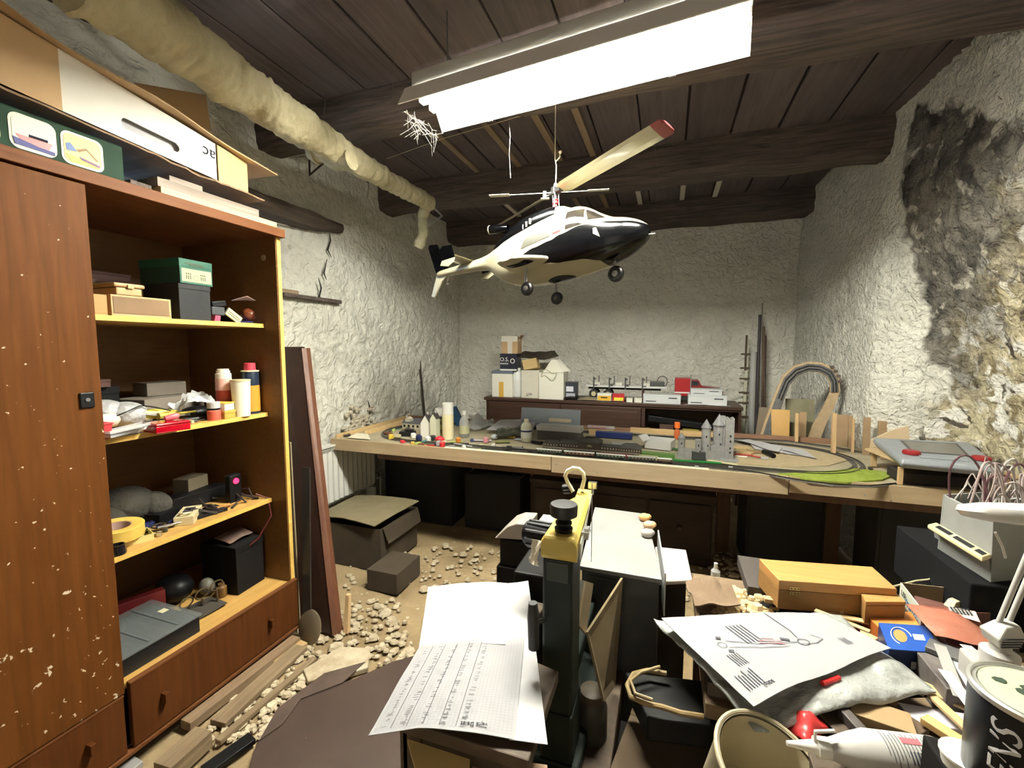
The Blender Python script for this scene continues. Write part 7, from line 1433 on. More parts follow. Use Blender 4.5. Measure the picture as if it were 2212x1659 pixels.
# air tube, blade clamp
a = U(1225, 1060, y=1.34); pts_ = [U(px, py, y=1.34) for px, py in ((1238,1062),(1226,1042),(1221,1028),(1226,1017),(1238,1011),(1251,1013),(1260,1022),(1262,1036),(1257,1056))]
g = G(); g.tube(pts_, .0062, 10); part(sw, 'air_tube', g, plain('cream_tube', (.82, .76, .58), .4), smooth=True)
a = U(1216, 1056, y=1.35); b = U(1236, 1056, y=1.35); g = G(); g.tube([a, b], .014, 14); part(sw, 'side_knob', g, black, smooth=40)
g = G()
for k in range(8): g.tube([a+Vector((.004, .014*math.cos(k*PI/4), .014*math.sin(k*PI/4))), b-Vector((.006, -.014*math.cos(k*PI/4), -.014*math.sin(k*PI/4)))], .0022, 5)
part(sw, 'knob_ribs', g, dsteel, kind='stuff')
c = U(1280, 1046, y=1.37); g = G(); g.box(c.x-.012, c.x+.014, 1.36, 1.375, c.z-.012, c.z+.008); g.tube([(c.x, 1.365, c.z+.005), (c.x, 1.365, c.z-.03)], .006, 8); part(sw, 'blade_clamp', g, steel, kind='stuff')
g = G(); g.rod((c.x, 1.365, c.z-.03), (c.x+.001, 1.365, .62), .0012); part(sw, 'blade', g, steel)
c = U(1267, 1150, y=1.02); g = G(); g.box(c.x-.004, c.x+.006, 1.01, 1.03, c.z-.014, c.z+.012); g.box(c.x-.010, c.x+.008, 1.005, 1.035, c.z+.000, c.z+.005); part(sw, 'bracket', g, steel, kind='stuff')
# motor and switch on the left, crumpled film
m0 = U(1150, 1150, y=1.13)
g = G(); g.tube([U(1196, 1160, y=1.12), U(1140, 1150, y=1.14)], .032, 20); mt = part(sw, 'motor', g, black, smooth=40)
g = G()
for k in range(10): a_ = 2*PI*k/10; d = Vector((0, math.cos(a_), math.sin(a_)))*.034; g.tube([U(1190, 1160, y=1.12)+d, U(1142, 1151, y=1.14)+d], .004, 5)
part(mt, 'cooling_fins', g, plain('fin_black', (.025, .025, .028), .35), kind='stuff')
g = G(); a = U(1178, 1140, y=1.2); g.box(a.x-.02, a.x+.03, 1.19, 1.25, a.z-.02, a.z+.02); part(sw, 'rating_plate', g, plain('dull_plate', (.3, .3, .24), .4), bevel=.002)
g = G(); c = U(1152, 1350, y=.86); g.tube([U(1151, 1302, y=.86), U(1152, 1330, y=.86), U(1153, 1400, y=.86)], [.0095, .013, .0115], 16); part(sw, 'lever_handle', g, plain('knob_black', (.015, .015, .017), .45), smooth=40)
g = G(); g.tube([U(1152, 1345, y=.87), U(1175, 1340, y=.93)], .006, 8); part(sw, 'lever_shaft', g, steel)
g = G(); a = [U(1150, 1215, y=.99), U(1172, 1225, y=.94), U(1176, 1170, y=.95), U(1158, 1165, y=1.0)]; g.sheet(a, 8, 10, .012, 61, .002, 0, 30); part(sw, 'dust_bag_film', g, mat('torn_film', (.6, .55, .42), .4, bump=(60, .6, .004)), smooth=50)
g = G(); a = U(1145, 1225, y=1.24); g.box(a.x-.04, a.x+.08, 1.20, 1.36, .44, a.z); part(sw, 'drive_housing', g, plain('housing_black', (.006, .006, .006), .6, spec=.2), bevel=.006)
t = T('saw_bench', 'low dark bench on which the scroll saw is bolted', 'bench', (-.2, 1.1, 0)); g = G(); g.box(-.30, -.10, .85, 1.34, .36, .398); part(t, 'top', g, stm, bevel=.003)
for x, y in ((-.28, .88), (-.12, .88), (-.28, 1.31), (-.12, 1.31)): g = G(); g.box(x-.018, x+.018, y-.018, y+.018, 0, .36); part(t, 'leg', g, stm)
# pinkish grey object left behind the saw
a = [U(1068, 1163, y=1.72), U(1140, 1168, y=1.72), U(1142, 1133, y=1.72), U(1115, 1131, y=1.72), U(1095, 1138, y=1.72)]
t = T('sander', 'grey wedge-shaped machine cover behind the scroll saw motor', 'machine', (a[0].x, 1.75, 0)); g = G(); g.slab(a, (0, .14, 0)); part(t, 'cover', g, plain('pinkish_grey_plastic', (.30, .26, .23), .5), bevel=.004); g = G(); z_ = a[0].z; g.box(a[0].x+.02, a[1].x+.05, 1.73, 1.86, z_-.12, z_-.002); part(t, 'body', g, plain('housing_black', (.006, .006, .006), .6, spec=.2), bevel=.006)
g = G(); g.box(a[0].x+.01, a[1].x+.07, 1.72, 1.88, 0, z_-.123); part(t, 'pedestal', g, plain('near_black_card', (.018, .016, .015), .6))

# ================================================ GREY METAL CABINET
ZG = .72; q = [U(1285, 1095, z=ZG), U(1397, 1110, z=ZG), U(1430, 1252, z=ZG), U(1252, 1222, z=ZG)]
gmm = mat('worn_grey_sheet_metal', (.17, .175, .175), .5, var=((.27, .27, .25), 4, .35), bump=(80, .1, .001)); gdm = mat('grey_painted_metal', (.05, .053, .056), .5, var=((.065, .068, .07), 6, .3))
t = T('metal_cabinet', 'grey sheet metal cabinet with bright worn top beside the scroll saw', 'cabinet', (-.1, 1.6, 0))
cq = sum(q, Vector())/4; qi = [p.lerp(cq, .05) for p in q]
g = G(); g.prism([(p.x, p.y) for p in qi], .10, ZG-.004); part(t, 'body', g, gdm, bevel=.003)
g = G(); g.prism([(p.x, p.y) for p in q], ZG-.014, ZG); part(t, 'top_plate', g, gmm, bevel=.002)
g = G(); p0, p1 = qi[3].lerp(qi[2], .08), qi[3].lerp(qi[2], .46); g.slab([(p0.x, p0.y-.003, .2), (p1.x, p1.y-.003, .2), (p1.x, p1.y-.003, ZG-.03), (p0.x, p0.y-.003, ZG-.03)], (0, -.004, 0)); part(t, 'door', g, plain('door_dark', (.03, .03, .033), .4))
g = G(); g.prism([(p.x, p.y) for p in [p_.lerp(cq, .12) for p_ in q]], 0, .10); part(t, 'plinth', g, black)
random.seed(2)
for (px, py, lab, m_) in ((1392, 1125, 'orange lump of sealant farthest back on the grey cabinet edge', plain('peach_lump', (.75, .38, .15), .6)), (1402, 1142, 'second peach coloured lump on the grey cabinet edge', plain('pale_peach', (.72, .45, .25), .6)), (1398, 1160, 'small dark and white scrap below the peach lumps', plain('dirty_white', (.45, .42, .38), .6))):
    c = U(px, py, z=ZG); g = G(); g.ball((c.x, c.y, ZG+.014), (.022, .018, .016), 0, 10, 7); g.ball((c.x+.012, c.y+.02, ZG+.010), (.014, .014, .012), 0, 8, 6); S('sealant_lump', lab, 'lump', g, m_, smooth=True)
q2 = [U(1415, 1180, z=.66), U(1482, 1187, z=.66), U(1496, 1252, z=.66), U(1420, 1256, z=.66)]
t = T('white_board', 'white rounded panel lying right of the grey cabinet', 'panel', (q2[0].x, q2[0].y, .64)); g = G(); g.prism([(p.x, p.y) for p in q2], .645, .66); part(t, 'panel', g, plain('warm_white_panel', (.62, .58, .52), .5), bevel=.004); g = G(); c = sum(q2, Vector())/4; g.box(c.x-.05, c.x+.04, c.y-.1, c.y+.1, 0, .644); part(t, 'support', g, dkc)
g = G(); a, b = U(1408, 1150, z=ZG), U(1424, 1245, z=ZG); g.slab([(a.x+.02, a.y, .60), (b.x+.015, b.y, .60), (b.x+.015, b.y, ZG+.012), (a.x+.02, a.y, ZG+.012)], (.004, 0, 0)); S('clear_strip', 'upright whitish plastic strip along the right side of the grey cabinet', 'strip', g, plain('whitish_plastic', (.55, .56, .55), .4))
# cardboard leaning between saw and cabinet
def quad(lab, px4, y, off, m_, name='cardboard_piece', cat_='cardboard'):
    P = [U(a, b, y=yy) for (a, b), yy in zip(px4, y)]; g = G(); g.slab(P, off); return S(name, lab, cat_, g, m_)
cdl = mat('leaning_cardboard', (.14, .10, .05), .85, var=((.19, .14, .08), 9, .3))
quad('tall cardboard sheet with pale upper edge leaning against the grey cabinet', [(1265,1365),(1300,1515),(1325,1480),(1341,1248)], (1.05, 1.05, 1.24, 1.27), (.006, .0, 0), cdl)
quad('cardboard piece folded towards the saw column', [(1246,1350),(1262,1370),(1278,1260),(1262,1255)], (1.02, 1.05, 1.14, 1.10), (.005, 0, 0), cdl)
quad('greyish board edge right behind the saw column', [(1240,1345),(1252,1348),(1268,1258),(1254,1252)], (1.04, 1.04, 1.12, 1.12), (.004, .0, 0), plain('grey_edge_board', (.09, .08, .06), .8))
cyl('glass_jar', 'dim cloudy jar standing low behind the saw column', 'jar', (U(1278,1480,y=1.06).x, 1.08, .36), [('body', [(.035, 0), (.038, .01), (.038, .12), (.03, .14)], plain('dim_cloudy_glass', (.05, .045, .035), .5)), ('lid', [(.032, .141), (.032, .16), (.028, .162)], plain('dim_lid', (.08, .06, .04), .5))], None)
g = G(); g.box(-.095, .06, .95, 1.2, 0, .355); S('jar_crate', 'dark crate under the cloudy jar between saw and bench', 'crate', g, plain('near_black_card', (.018, .016, .015), .6), bevel=.003)
# brown carton low in the gap with cords and a black case
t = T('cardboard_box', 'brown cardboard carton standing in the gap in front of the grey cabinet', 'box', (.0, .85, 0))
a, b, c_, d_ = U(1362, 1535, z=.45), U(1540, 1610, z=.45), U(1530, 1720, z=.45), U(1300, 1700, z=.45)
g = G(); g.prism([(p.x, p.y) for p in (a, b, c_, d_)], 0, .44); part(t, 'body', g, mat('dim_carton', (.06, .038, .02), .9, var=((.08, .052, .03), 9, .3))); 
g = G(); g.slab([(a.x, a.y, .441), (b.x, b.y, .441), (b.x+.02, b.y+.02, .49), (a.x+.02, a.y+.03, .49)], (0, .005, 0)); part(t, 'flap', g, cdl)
a, b, c_, d_ = U(1350, 1450, z=.56), U(1530, 1470, z=.56), U(1570, 1570, z=.56), U(1400, 1550, z=.56)
g = G(); g.prism([(p.x, p.y) for p in (d_, c_, b, a)], .50, .56); S('black_case', 'dark grey case lying above the brown carton with cords over it', 'case', g, plain('case_dark_grey', (.008, .008, .008), .7, spec=.2), bevel=.006)
pts_ = [U(px, py, z=.585) for px, py in ((1440,1455),(1400,1448),(1368,1456),(1355,1480),(1362,1505),(1395,1520),(1430,1527),(1470,1540),(1520,1548))]
g = G(); g.tube(pts_, .006, 8); S('hose', 'yellow-brown hose looping over the dark case in the gap', 'hose', g, plain('yellow_brown_hose', (.20, .14, .06), .5), smooth=True)
pts_ = [U(px, py, z=.60) for px, py in ((1425,1440),(1385,1452),(1362,1470),(1372,1498),(1410,1512))]
g = G(); g.tube(pts_, .004, 8); S('hose', 'second thinner hose lying inside the first loop', 'hose', g, plain('dull_brown_hose', (.22, .16, .08), .5), smooth=True)

# ================================================ RIGHT-HAND WORKBENCH
ZW = .62
wbm = mat('workbench_top', (.11, .07, .04), .75, var=((.20, .14, .08), 1, .3), grain='x', bump=(10, .3, .003))
t = T('workbench', 'cluttered wooden workbench at the right foreground', 'workbench', (.6, 1.2, 0)); 
g = G(); g.prism([(.30, .35), (1.13, .35), (1.13, 1.6), (.10, 1.6), (.10, 1.0), (.30, 1.0)], ZW-.035, ZW); part(t, 'top', g, wbm, bevel=.003)
for x, y in ((.35, .4), (1.08, .4), (.15, 1.55), (1.08, 1.55)): g = G(); g.box(x-.035, x+.035, y-.035, y+.035, 0, ZW-.035); part(t, 'leg', g, legm, bevel=.003)
g = G(); g.box(.13, 1.1, 1.56, 1.58, ZW-.13, ZW-.035); part(t, 'apron', g, legm); g = G(); g.box(.11, .13, 1.05, 1.51, ZW-.13, ZW-.035); part(t, 'apron', g, legm)
def W(px, py, z): return U(px, py, z=z)
# grey mailing bag and paper
zb = .685
q = [W(1630, 1572, zb-.01), W(2022, 1496, zb-.0), W(1815, 1330, zb+.0), W(1412, 1338, zb+.0)]
bagm = mat('grey_mailing_bag', (.28, .30, .285), .3, var=((.38, .39, .37), 5, .3), bump=(11, .9, .03))
g = G(); g.sheet(q, 50, 44, .020, 71, .004, 0, 7, fn=lambda u, v: .022*math.sin(u*PI)**.5*math.sin(v*PI)**.5-.012); S('mailing_bag', 'crumpled grey plastic mailing bag lying under the large white drawing', 'bag', g, bagm, smooth=70)
g = G(); g.box(q[3].x+.12, q[1].x-.15, q[1].y-.08, q[2].y-.05, ZW, zb-.032); S('book', 'thick dark pad under the grey mailing bag', 'pad', g, plain('dark_pad', (.07, .05, .04), .7), bevel=.002)
zp_ = zb+.030
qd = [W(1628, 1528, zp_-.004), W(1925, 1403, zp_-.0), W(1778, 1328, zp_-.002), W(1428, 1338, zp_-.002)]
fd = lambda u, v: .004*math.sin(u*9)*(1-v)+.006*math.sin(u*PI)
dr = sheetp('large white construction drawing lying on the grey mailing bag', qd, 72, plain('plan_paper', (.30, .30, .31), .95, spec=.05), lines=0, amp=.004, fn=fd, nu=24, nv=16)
qv2 = [Vector(p) for p in qd]; nr2 = (qv2[1]-qv2[0]).cross(qv2[3]-qv2[0]).normalized(); nr2 = nr2 if nr2.z > 0 else -nr2
def on2_(u, v, k=.0016):
    p = qv2[0]*(1-u)*(1-v)+qv2[1]*u*(1-v)+qv2[2]*u*v+qv2[3]*(1-u)*v
    return p+nr2*(noise.noise(p*6+Vector((72, 72, 0)))*.004+abs(noise.noise(p*13.8+Vector((72, 5, 0))))*.0028+fd(u, v)+.0024+k)
def dl(g, u0, v0, u1, v1, w_=.0016, k=6):
    w_ = w_*1.9 if w_ < .01 else w_
    for i in range(k):
        a, b = i/k, (i+1)/k; A_ = on2_(u0+(u1-u0)*a, v0+(v1-v0)*a); B_ = on2_(u0+(u1-u0)*b, v0+(v1-v0)*b); d = (B_-A_).normalized().cross(nr2)*w_*.35
        g.add([A_-d, B_-d, B_+d, A_+d], [(0, 1, 2, 3)])
g = G(); random.seed(9)
def tb_(u, v, n, l):      # a block of short printed text lines
    for k in range(n): dl(g, u+.010*k, v, u+.010*k, v+l*random.uniform(.7, 1), .0012, 3)
for k in range(7): dl(g, .05+.016*k, .10, .05+.016*k, .10+.17*random.uniform(.7, 1), .0015)
for k in range(5): dl(g, .12+.014*k, .30, .12+.014*k, .44, .0013)
for k in range(5): dl(g, .30+.022*k, .52, .30+.022*k, .80, .0016)
dl(g, .62, .62, .62, .98, .0014); dl(g, .60, .50, .62, .62, .0014)
for k in range(12): a_ = 2*PI*k/12; dl(g, .60+.03*math.cos(a_), .42+.05*math.sin(a_), .60+.03*math.cos(a_+.52), .42+.05*math.sin(a_+.52), .0014, 1)
for k in range(12): a_ = 2*PI*k/12; dl(g, .16+.022*math.cos(a_), .56+.035*math.sin(a_), .16+.022*math.cos(a_+.52), .56+.035*math.sin(a_+.52), .001, 1)
for (u0, v0, u1, v1) in ((.18,.52,.34,.44),(.20,.60,.34,.50),(.34,.44,.5,.40),(.34,.50,.46,.46),(.46,.46,.57,.44),(.57,.40,.66,.36),(.66,.36,.72,.40),(.72,.40,.69,.50)): dl(g, u0, v0, u1, v1, .0011)
for (u, v) in ((.155,.48),(.17,.66),(.50,.52),(.52,.50)): dl(g, u, v, u+.022, v-.02, .012, 1)
for k in range(4): dl(g, .80+.012*k, .22, .80+.012*k, .36, .0012, 3)
part(dr, 'drawing_print', g, inkg, kind='stuff'); g = G()
for (u0, v0, u1, v1) in ((.36,.50,.49,.44),(.37,.53,.49,.48),(.40,.56,.46,.53)): dl(g, u0, v0, u1, v1, .0016)
part(dr, 'red_print', g, plain('dull_red_ink', (.45, .12, .14), .8), kind='stuff')
text(dr, 'letters', 'CODE', .010, frame(on2_(.16, .09, .002), qv2[1]-qv2[0], qv2[3]-qv2[0]), ink)
c = W(1795, 1470, zp_); g = G(); g.tube([W(1776, 1476, zb+.02), W(1812, 1464, zb+.02)], .0055, 12); S('marker_pen', 'red and white pen end poking out under the white drawing', 'pen', g, red, smooth=True)
# wooden case
zt_ = .745; q = [W(1640, 1207, zt_), W(1884, 1224, zt_), W(1957, 1300, zt_), W(1683, 1253, zt_)]; q[2] = W(1938, 1272, zt_)
ply = mat('orange_beech', (.40, .19, .055), .55, var=((.48, .25, .08), 1.2, .3), grain='x', coat=.2); plyd = mat('orange_beech_side', (.22, .11, .03), .55, var=((.28, .15, .045), 1.2, .3), grain='x')
t = T('wooden_case', 'large flat orange wooden case with brass hinges at the back of the workbench', 'case', (q[3].x+.15, q[3].y+.1, zt_-.085))
g = G(); g.prism([(p.x, p.y) for p in q][::-1], zt_-.085, zt_-.028); part(t, 'bottom_half', g, plyd, bevel=.002); g = G(); g.prism([(p.x, p.y) for p in q][::-1], zt_-.0275, zt_); part(t, 'lid', g, ply, bevel=.002)
def fpt(t_, z, o_=.0): a_, b_ = q[3], q[2]; d = (b_-a_).normalized(); n_ = Vector((d.y, -d.x, 0)); p = a_+(b_-a_)*t_+n_*o_; return (p.x, p.y, z)
for t_ in (.14,):
    for dz in (-.026, -.040): 
        g = G(); g.slab([fpt(t_-.045, zt_+dz, .0006), fpt(t_+.045, zt_+dz, .0006), fpt(t_+.045, zt_+dz+.010, .0006), fpt(t_-.045, zt_+dz+.010, .0006)], (.0, -.0015, 0)); h_ = part(t, 'brass_hinge', g, gold)
        g = G()
        for k in (-.03, .0, .03): p = fpt(t_+k, zt_+dz+.005, .0026); g.ball(p, .0016, 0, 6, 4)
        part(h_, 'screw', g, ink, kind='stuff')
g = G(); zc = .715; q3 = [W(1852, 1266, zc+.01), W(1930, 1275, zc+.01), W(1957, 1300, zc+.01), W(1870, 1300, zc+.01)]
t = T('wooden_block', 'small orange wooden block with dark front against the wooden case corner', 'block', (q3[3].x, q3[3].y, ZW)); g.prism([(p.x, p.y) for p in q3][::-1], zc-.05, zc+.0); part(t, 'block', g, [plyd], bevel=.002); g = G(); g.prism([(p.x, p.y) for p in q3][::-1], zc+.0005, zc+.010); part(t, 'top_board', g, ply, bevel=.001)
g = G(); c = sum(q3, Vector())/4; g.box(c.x-.03, c.x+.03, c.y-.03, c.y+.03, ZW, zc-.05); part(t, 'prop', g, stm)
board('pale batten with a knot lying in front of the wooden case', (1650,1291), (1820,1318), .022, .012, z=.655, m_=pine, name='batten', cat_='batten')
g = G(); c = W(1740, 1290, ZW+.02); g.box(c.x-.16, c.x+.17, c.y-.02, c.y+.20, ZW, .656); S('board_stack', 'dark flat stack of boards under the wooden case', 'boards', g, plain('dark_board_stack', (.05, .04, .035), .8), bevel=.002)
# wood chips / strips left of the batten
random.seed(19); chm = mat('raw_wood_strip', (.45, .31, .15), .75, var=((.56, .41, .22), 1, .3), grain='x')
pos_ = ['under the left end of the batten', 'in front of the wooden case, lowest', 'between the case and the mailing bag', 'pointing at the blue box', 'nearest the white drawing top edge', 'left of the orange box', 'crossing under the red packet', 'right of the mailing bag tip', 'beside the paint tin', 'lower right beside the tin', 'below the blue box', 'under the mailing bag tip']
defs = [((1600,1298),(1690,1322),.02,.005,.63),((1580,1310),(1700,1330),.03,.006,.624),((1700,1330),(1850,1345),.03,.006,.64),((1790,1325),(1900,1350),.02,.006,.655),((1760,1318),(1880,1365),.016,.005,.67),((1800,1340),(1890,1385),.04,.006,.645),((1950,1380),(2100,1450),.02,.004,.67),((1985,1478),(2110,1535),.035,.006,.66),((2010,1500),(2095,1580),.018,.008,.67),((1995,1548),(2092,1610),.024,.014,.665),((1900,1440),(2080,1500),.03,.006,.63),((1880,1500),(2010,1560),.03,.006,.64)]
for i, (p0, p1, w_, h, z) in enumerate(defs): board('raw wood strip '+pos_[i], p0, p1, w_, h, z=z, m_=chm if i != 9 else mat('amber_wood_strip', (.58, .36, .13), .6, var=((.66, .45, .2), 1, .3), grain='x'), name='wood_strip', cat_='wood strip')
rubble('heap of wood shavings and chips at the back left of the workbench', 220, lambda: W(random.uniform(1545, 1690), random.uniform(1270, 1325), ZW+random.uniform(0, .02)), .004, .014, mat('wood_shavings', (.50, .36, .18), .9, var=((.62, .48, .28), 20, .3)), name='wood_shavings', cat_='shavings')
q = [W(1480, 1272, .65), W(1560, 1262, .65), W(1600, 1318, .65), W(1500, 1330, .65)]
g = G(); g.sheet(q, 10, 10, .03, 81, .004, 0, 9); S('sacking', 'brown crumpled cloth at the back left corner of the workbench', 'cloth', g, mat('brown_sacking', (.15, .10, .06), .9, bump=(60, .5, .005)), smooth=60)
g = G(); a = W(1545, 1255, ZW); 
cyl('small_bottle', 'tiny clear bottle standing on the back edge of the workbench', 'bottle', (a.x, a.y, ZW), [('body', [(.014, 0), (.015, .004), (.015, .035), (.006, .045)], clear), ('cap', [(.006, .0455), (.006, .062)], plain('whitish_cap', (.6, .6, .58), .5))], None, 12)
# open carton with white side
zc = .715; q = [W(1946, 1262, zc), W(2070, 1258, zc), W(2150, 1330, zc), W(2002, 1338, zc)]; q = [W(1945, 1258, zc), W(2075, 1272, zc), W(2140, 1325, zc), W(1993, 1330-10, zc)]
t = T('open_carton', 'open dark red carton with a white printed side behind the red packet', 'box', (q[3].x, q[3].y, zc-.055)); drc = plain('dark_red_carton', (.10, .035, .028), .6); cin = mat('brown_inside', (.22, .16, .10), .8, var=((.27, .2, .13), 8, .3))
for i in range(4):
    a_, b_ = q[i], q[(i+1) % 4]; d = (b_-a_).normalized(); n_ = Vector((-d.y, d.x, 0))*(-.003); g = G(); g.slab([(a_.x, a_.y, zc-.05), (b_.x, b_.y, zc-.05), (b_.x, b_.y, zc), (a_.x, a_.y, zc)], n_); part(t, 'side', g, [cin, cin, drc, plain('white_printed_side', (.62, .62, .52), .6)][i])
g = G(); g.prism([(p.x, p.y) for p in q][::-1], zc-.054, zc-.050); part(t, 'bottom', g, cin)
d = (q[3]-q[0]).normalized(); text(t, 'letters', 'PASTEL', .026, frame(q[0].lerp(q[3], .62)+Vector((-.004, -.001, -.030)), (d.x, d.y, 0), (0, 0, 1)), plain('blue_letter_ink', (.04, .14, .32), .6)); text(t, 'letters', 'LBF', .022, frame(q[0].lerp(q[3], .25)+Vector((-.004, -.001, -.018)), (d.x, d.y, 0), (0, 0, 1)), plain('dark_letter_ink', (.06, .07, .05), .6))
g = G(); c = sum(q, Vector())/4; g.at((c.x-.01, c.y-.01, zc-.049), R(-20)); g.box(-.05, .05, -.03, .03, 0, .03); S('brown_block', 'reddish brown block lying inside the open carton', 'block', g, plain('reddish_brown_block', (.12, .05, .04), .6), bevel=.003)
g = G(); g.at((c.x+.025, c.y+.0, zc-.0185), R(30)); g.loft([[(-.02, -.012, 0), (.02, -.012, 0), (.02, .012, 0), (-.02, .012, 0)], [(-.008, -.01, .018), (.006, -.01, .020), (.006, .01, .02), (-.008, .01, .018)]]); S('white_wedge', 'small white wedge on the block in the open carton', 'wedge', g, cream, bevel=.002)
g = G(); g.box(c.x-.10, c.x+.12, c.y-.08, c.y+.10, ZW, zc-.055); S('book', 'dark book under the open carton', 'book', g, plain('dark_book', (.03, .025, .025), .6), bevel=.002)
# orange box and blue box
def boxq(name, lab, q, z0, z1, side, top, cat_='box'):
    t = T(name, lab, cat_, (q[0].x, q[0].y, z0)); n_ = len(q); g = G(); g.prism([(p.x, p.y) for p in q], z0, z1-.002); part(t, 'body', g, side, bevel=.001); g = G(); g.prism([(p.x, p.y) for p in q], z1-.0018, z1); part(t, 'top_panel', g, top); return t
zo = .70; org_ = mat('orange_printed_card', (.62, .20, .03), .5, var=((.70, .28, .06), 9, .3)); 
q = [W(1862, 1318, zo-.02), W(1905, 1362, zo-.02), W(2000, 1372, zo-.02), W(1968, 1322, zo-.02)]; boxq('orange_box', 'orange printed flat box beneath the blue box', q, zo-.06, zo-.02, mat('orange_dark_side', (.35, .10, .02), .5), org_)
g = G(); g.box(q[0].x, q[2].x, q[1].y, q[0].y, ZW, zo-.062); S('pad', 'brown pad under the orange printed box', 'pad', g, stm)
q = [W(1898, 1345, zo), W(1920, 1402, zo), W(2030, 1410, zo), W(2005, 1352, zo)]; bl_ = plain('print_blue', (.015, .07, .32), .35); t = boxq('blue_box', 'blue box with orange ringed emblem and white label end', q, zo-.05, zo, plain('dark_blue_side', (.01, .025, .10), .4), bl_)
def bt(u, v, o_=.0006): p = (q[1]*(1-u)+q[2]*u)*(1-v)+(q[0]*(1-u)+q[3]*u)*v; return Vector((p.x, p.y, zo+o_))
g = G(); g.add([bt(.34+.13*math.cos(a), .52+.24*math.sin(a)) for a in [2*PI*k/18 for k in range(18)]], [tuple(range(18))]); em = part(t, 'emblem', g, plain('emblem_orange', (.75, .25, .08), .4))
g = G(); g.tube([bt(.36+.20*math.cos(a), .50+.34*math.sin(a), .001) for a in [2*PI*k/24 for k in range(17)]], .0012, 5); part(em, 'ring', g, white); g = G(); g.add([bt(.60, .40), bt(.82, .40), bt(.82, .62), bt(.60, .62)], [(0, 1, 2, 3)]); part(t, 'white_letters', g, plain('pale_letters', (.6, .66, .7), .5))
d = (q[2]-q[1]).normalized(); n_ = Vector((d.y, -d.x, 0)); a_ = q[1].lerp(q[2], .45)+n_*.0015; b_ = q[1].lerp(q[2], .95)+n_*.0015
g = G(); g.add([(a_.x, a_.y, zo-.044), (b_.x, b_.y, zo-.044), (b_.x, b_.y, zo-.026), (a_.x, a_.y, zo-.026)], [(0, 1, 2, 3)]); lb = part(t, 'end_label', g, plain('label_grey_white', (.5, .52, .48), .6)); text(lb, 'letters', '4-170', .012, frame((a_+b_)/2+n_*.0005+Vector((0, 0, -.035-.0)), d, (0, 0, 1)), ink)
g = G(); c = sum(q, Vector())/4; g.box(c.x-.05, c.x+.05, c.y-.04, c.y+.04, ZW, zo-.052); S('pad', 'dark pad under the blue box', 'pad', g, black)
# red packet
zr = .73; q = [W(2022, 1388-60, zr), W(1955, 1312, zr), W(2120, 1400, zr), W(2150, 1350, zr)]
q = [W(1955, 1312, zr), W(2020, 1378, zr-.01), W(2152, 1408, zr-.01), W(2105, 1325, zr)]
rpm = mat('salmon_red_packet', (.30, .07, .04), .3, var=((.36, .15, .10), 6, .3), bump=(30, .4, .006)); t = sheetp('glossy salmon red packet with white price label', q, 91, rpm, .010, 'packet', lines=0, cat_='packet', fn=lambda u, v: .015*math.sin(u*PI)*math.sin(v*PI), nu=12, nv=12)
def rp_(u, v): p = q[0]*(1-u)*(1-v)+q[1]*u*(1-v)+q[2]*u*v+q[3]*(1-u)*v; return p+Vector((0, 0, .020))
g = G(); g.sheet([rp_(.10, .58), rp_(.34, .54), rp_(.50, .92), rp_(.20, .95)], 4, 4, .001, 2, .0006); part(t, 'label', g, plain('packet_label', (.68, .64, .56), .6)); g = G()
for k in range(4):
    for j in range(6): c = rp_(.16+.055*k, .60+.05*j); g.at((c.x, c.y, c.z+.003), R(25)); g.box(-.0025, .0025, -.002, .002, 0, .0004)
part(t, 'label_print', g, ink, kind='stuff')
g = G(); c = sum(q, Vector())/4; g.box(c.x-.03, c.x+.06, c.y-.06, c.y+.02, ZW, zr-.020); S('box', 'small dark box under the salmon red packet', 'box', g, drc, bevel=.002)
# metal / paper strips fanning right
random.seed(33)
for i, (p0, p1, m_, lab) in enumerate((((2045,1395),(2110,1500),paper,'white paper strip fanning out left of the paint tin'), ((2060,1400),(2135,1490),plain('lilac_paper', (.55, .53, .60), .7),'lilac grey paper strip beside the white one'), ((2030,1395),(2075,1510),plain('grey_strip', (.35, .34, .32), .6),'grey folded strip below the salmon packet'), ((2040,1450),(2100,1530),plain('cream_card', (.80, .74, .58), .7),'cream paper strip nearest the tin'), ((2085,1395),(2160,1460),white,'white tag strip below the magnifier lamp base'))):
    board(lab, p0, p1, .022, .0015, z=.70+.004*i, m_=m_, name='paper_strip', cat_='strip')
g = G(); g.box(W(2080,1450,.7).x-.06, W(2080,1450,.7).x+.12, W(2080,1450,.7).y-.07, W(2080,1450,.7).y+.14, ZW, .698); S('magazine_pile', 'dark pile of magazines under the fan of strips', 'magazines', g, mat('dark_magazines', (.06, .05, .05), .6, var=((.16, .14, .13), 30, .4)), bevel=.002)
# dark boards and things lower
for (lab, p0, p1, w_, h, z, m_) in (('dark brown board under the mailing bag, left', (1770,1520), (1850,1600), .05, .02, .64, stm), ('dark brown plastic case under the mailing bag, middle', (1870,1515), (1990,1590), .07, .03, .63, plain('dim_brown_case', (.10, .065, .04), .5)), ('dark grey bar beside the brown case', (1820,1530), (1880,1595), .02, .02, .66, plain('dark_bar', (.06, .05, .045), .6))):
    board(lab, p0, p1, w_, h, z=z, m_=m_, name='board', cat_='board')
q = [W(1690, 1562, .655), W(1742, 1618, .655), W(1790, 1580, .655), W(1740, 1530, .655)]; g = G(); g.sheet(q, 12, 12, .012, 95, .004, 0, 30, fn=lambda u, v: .02*math.sin(u*PI)*math.sin(v*PI)); S('red_bag', 'crumpled red plastic bag below the mailing bag', 'bag', g, plain('red_bag_plastic', (.50, .03, .03), .4), smooth=60)
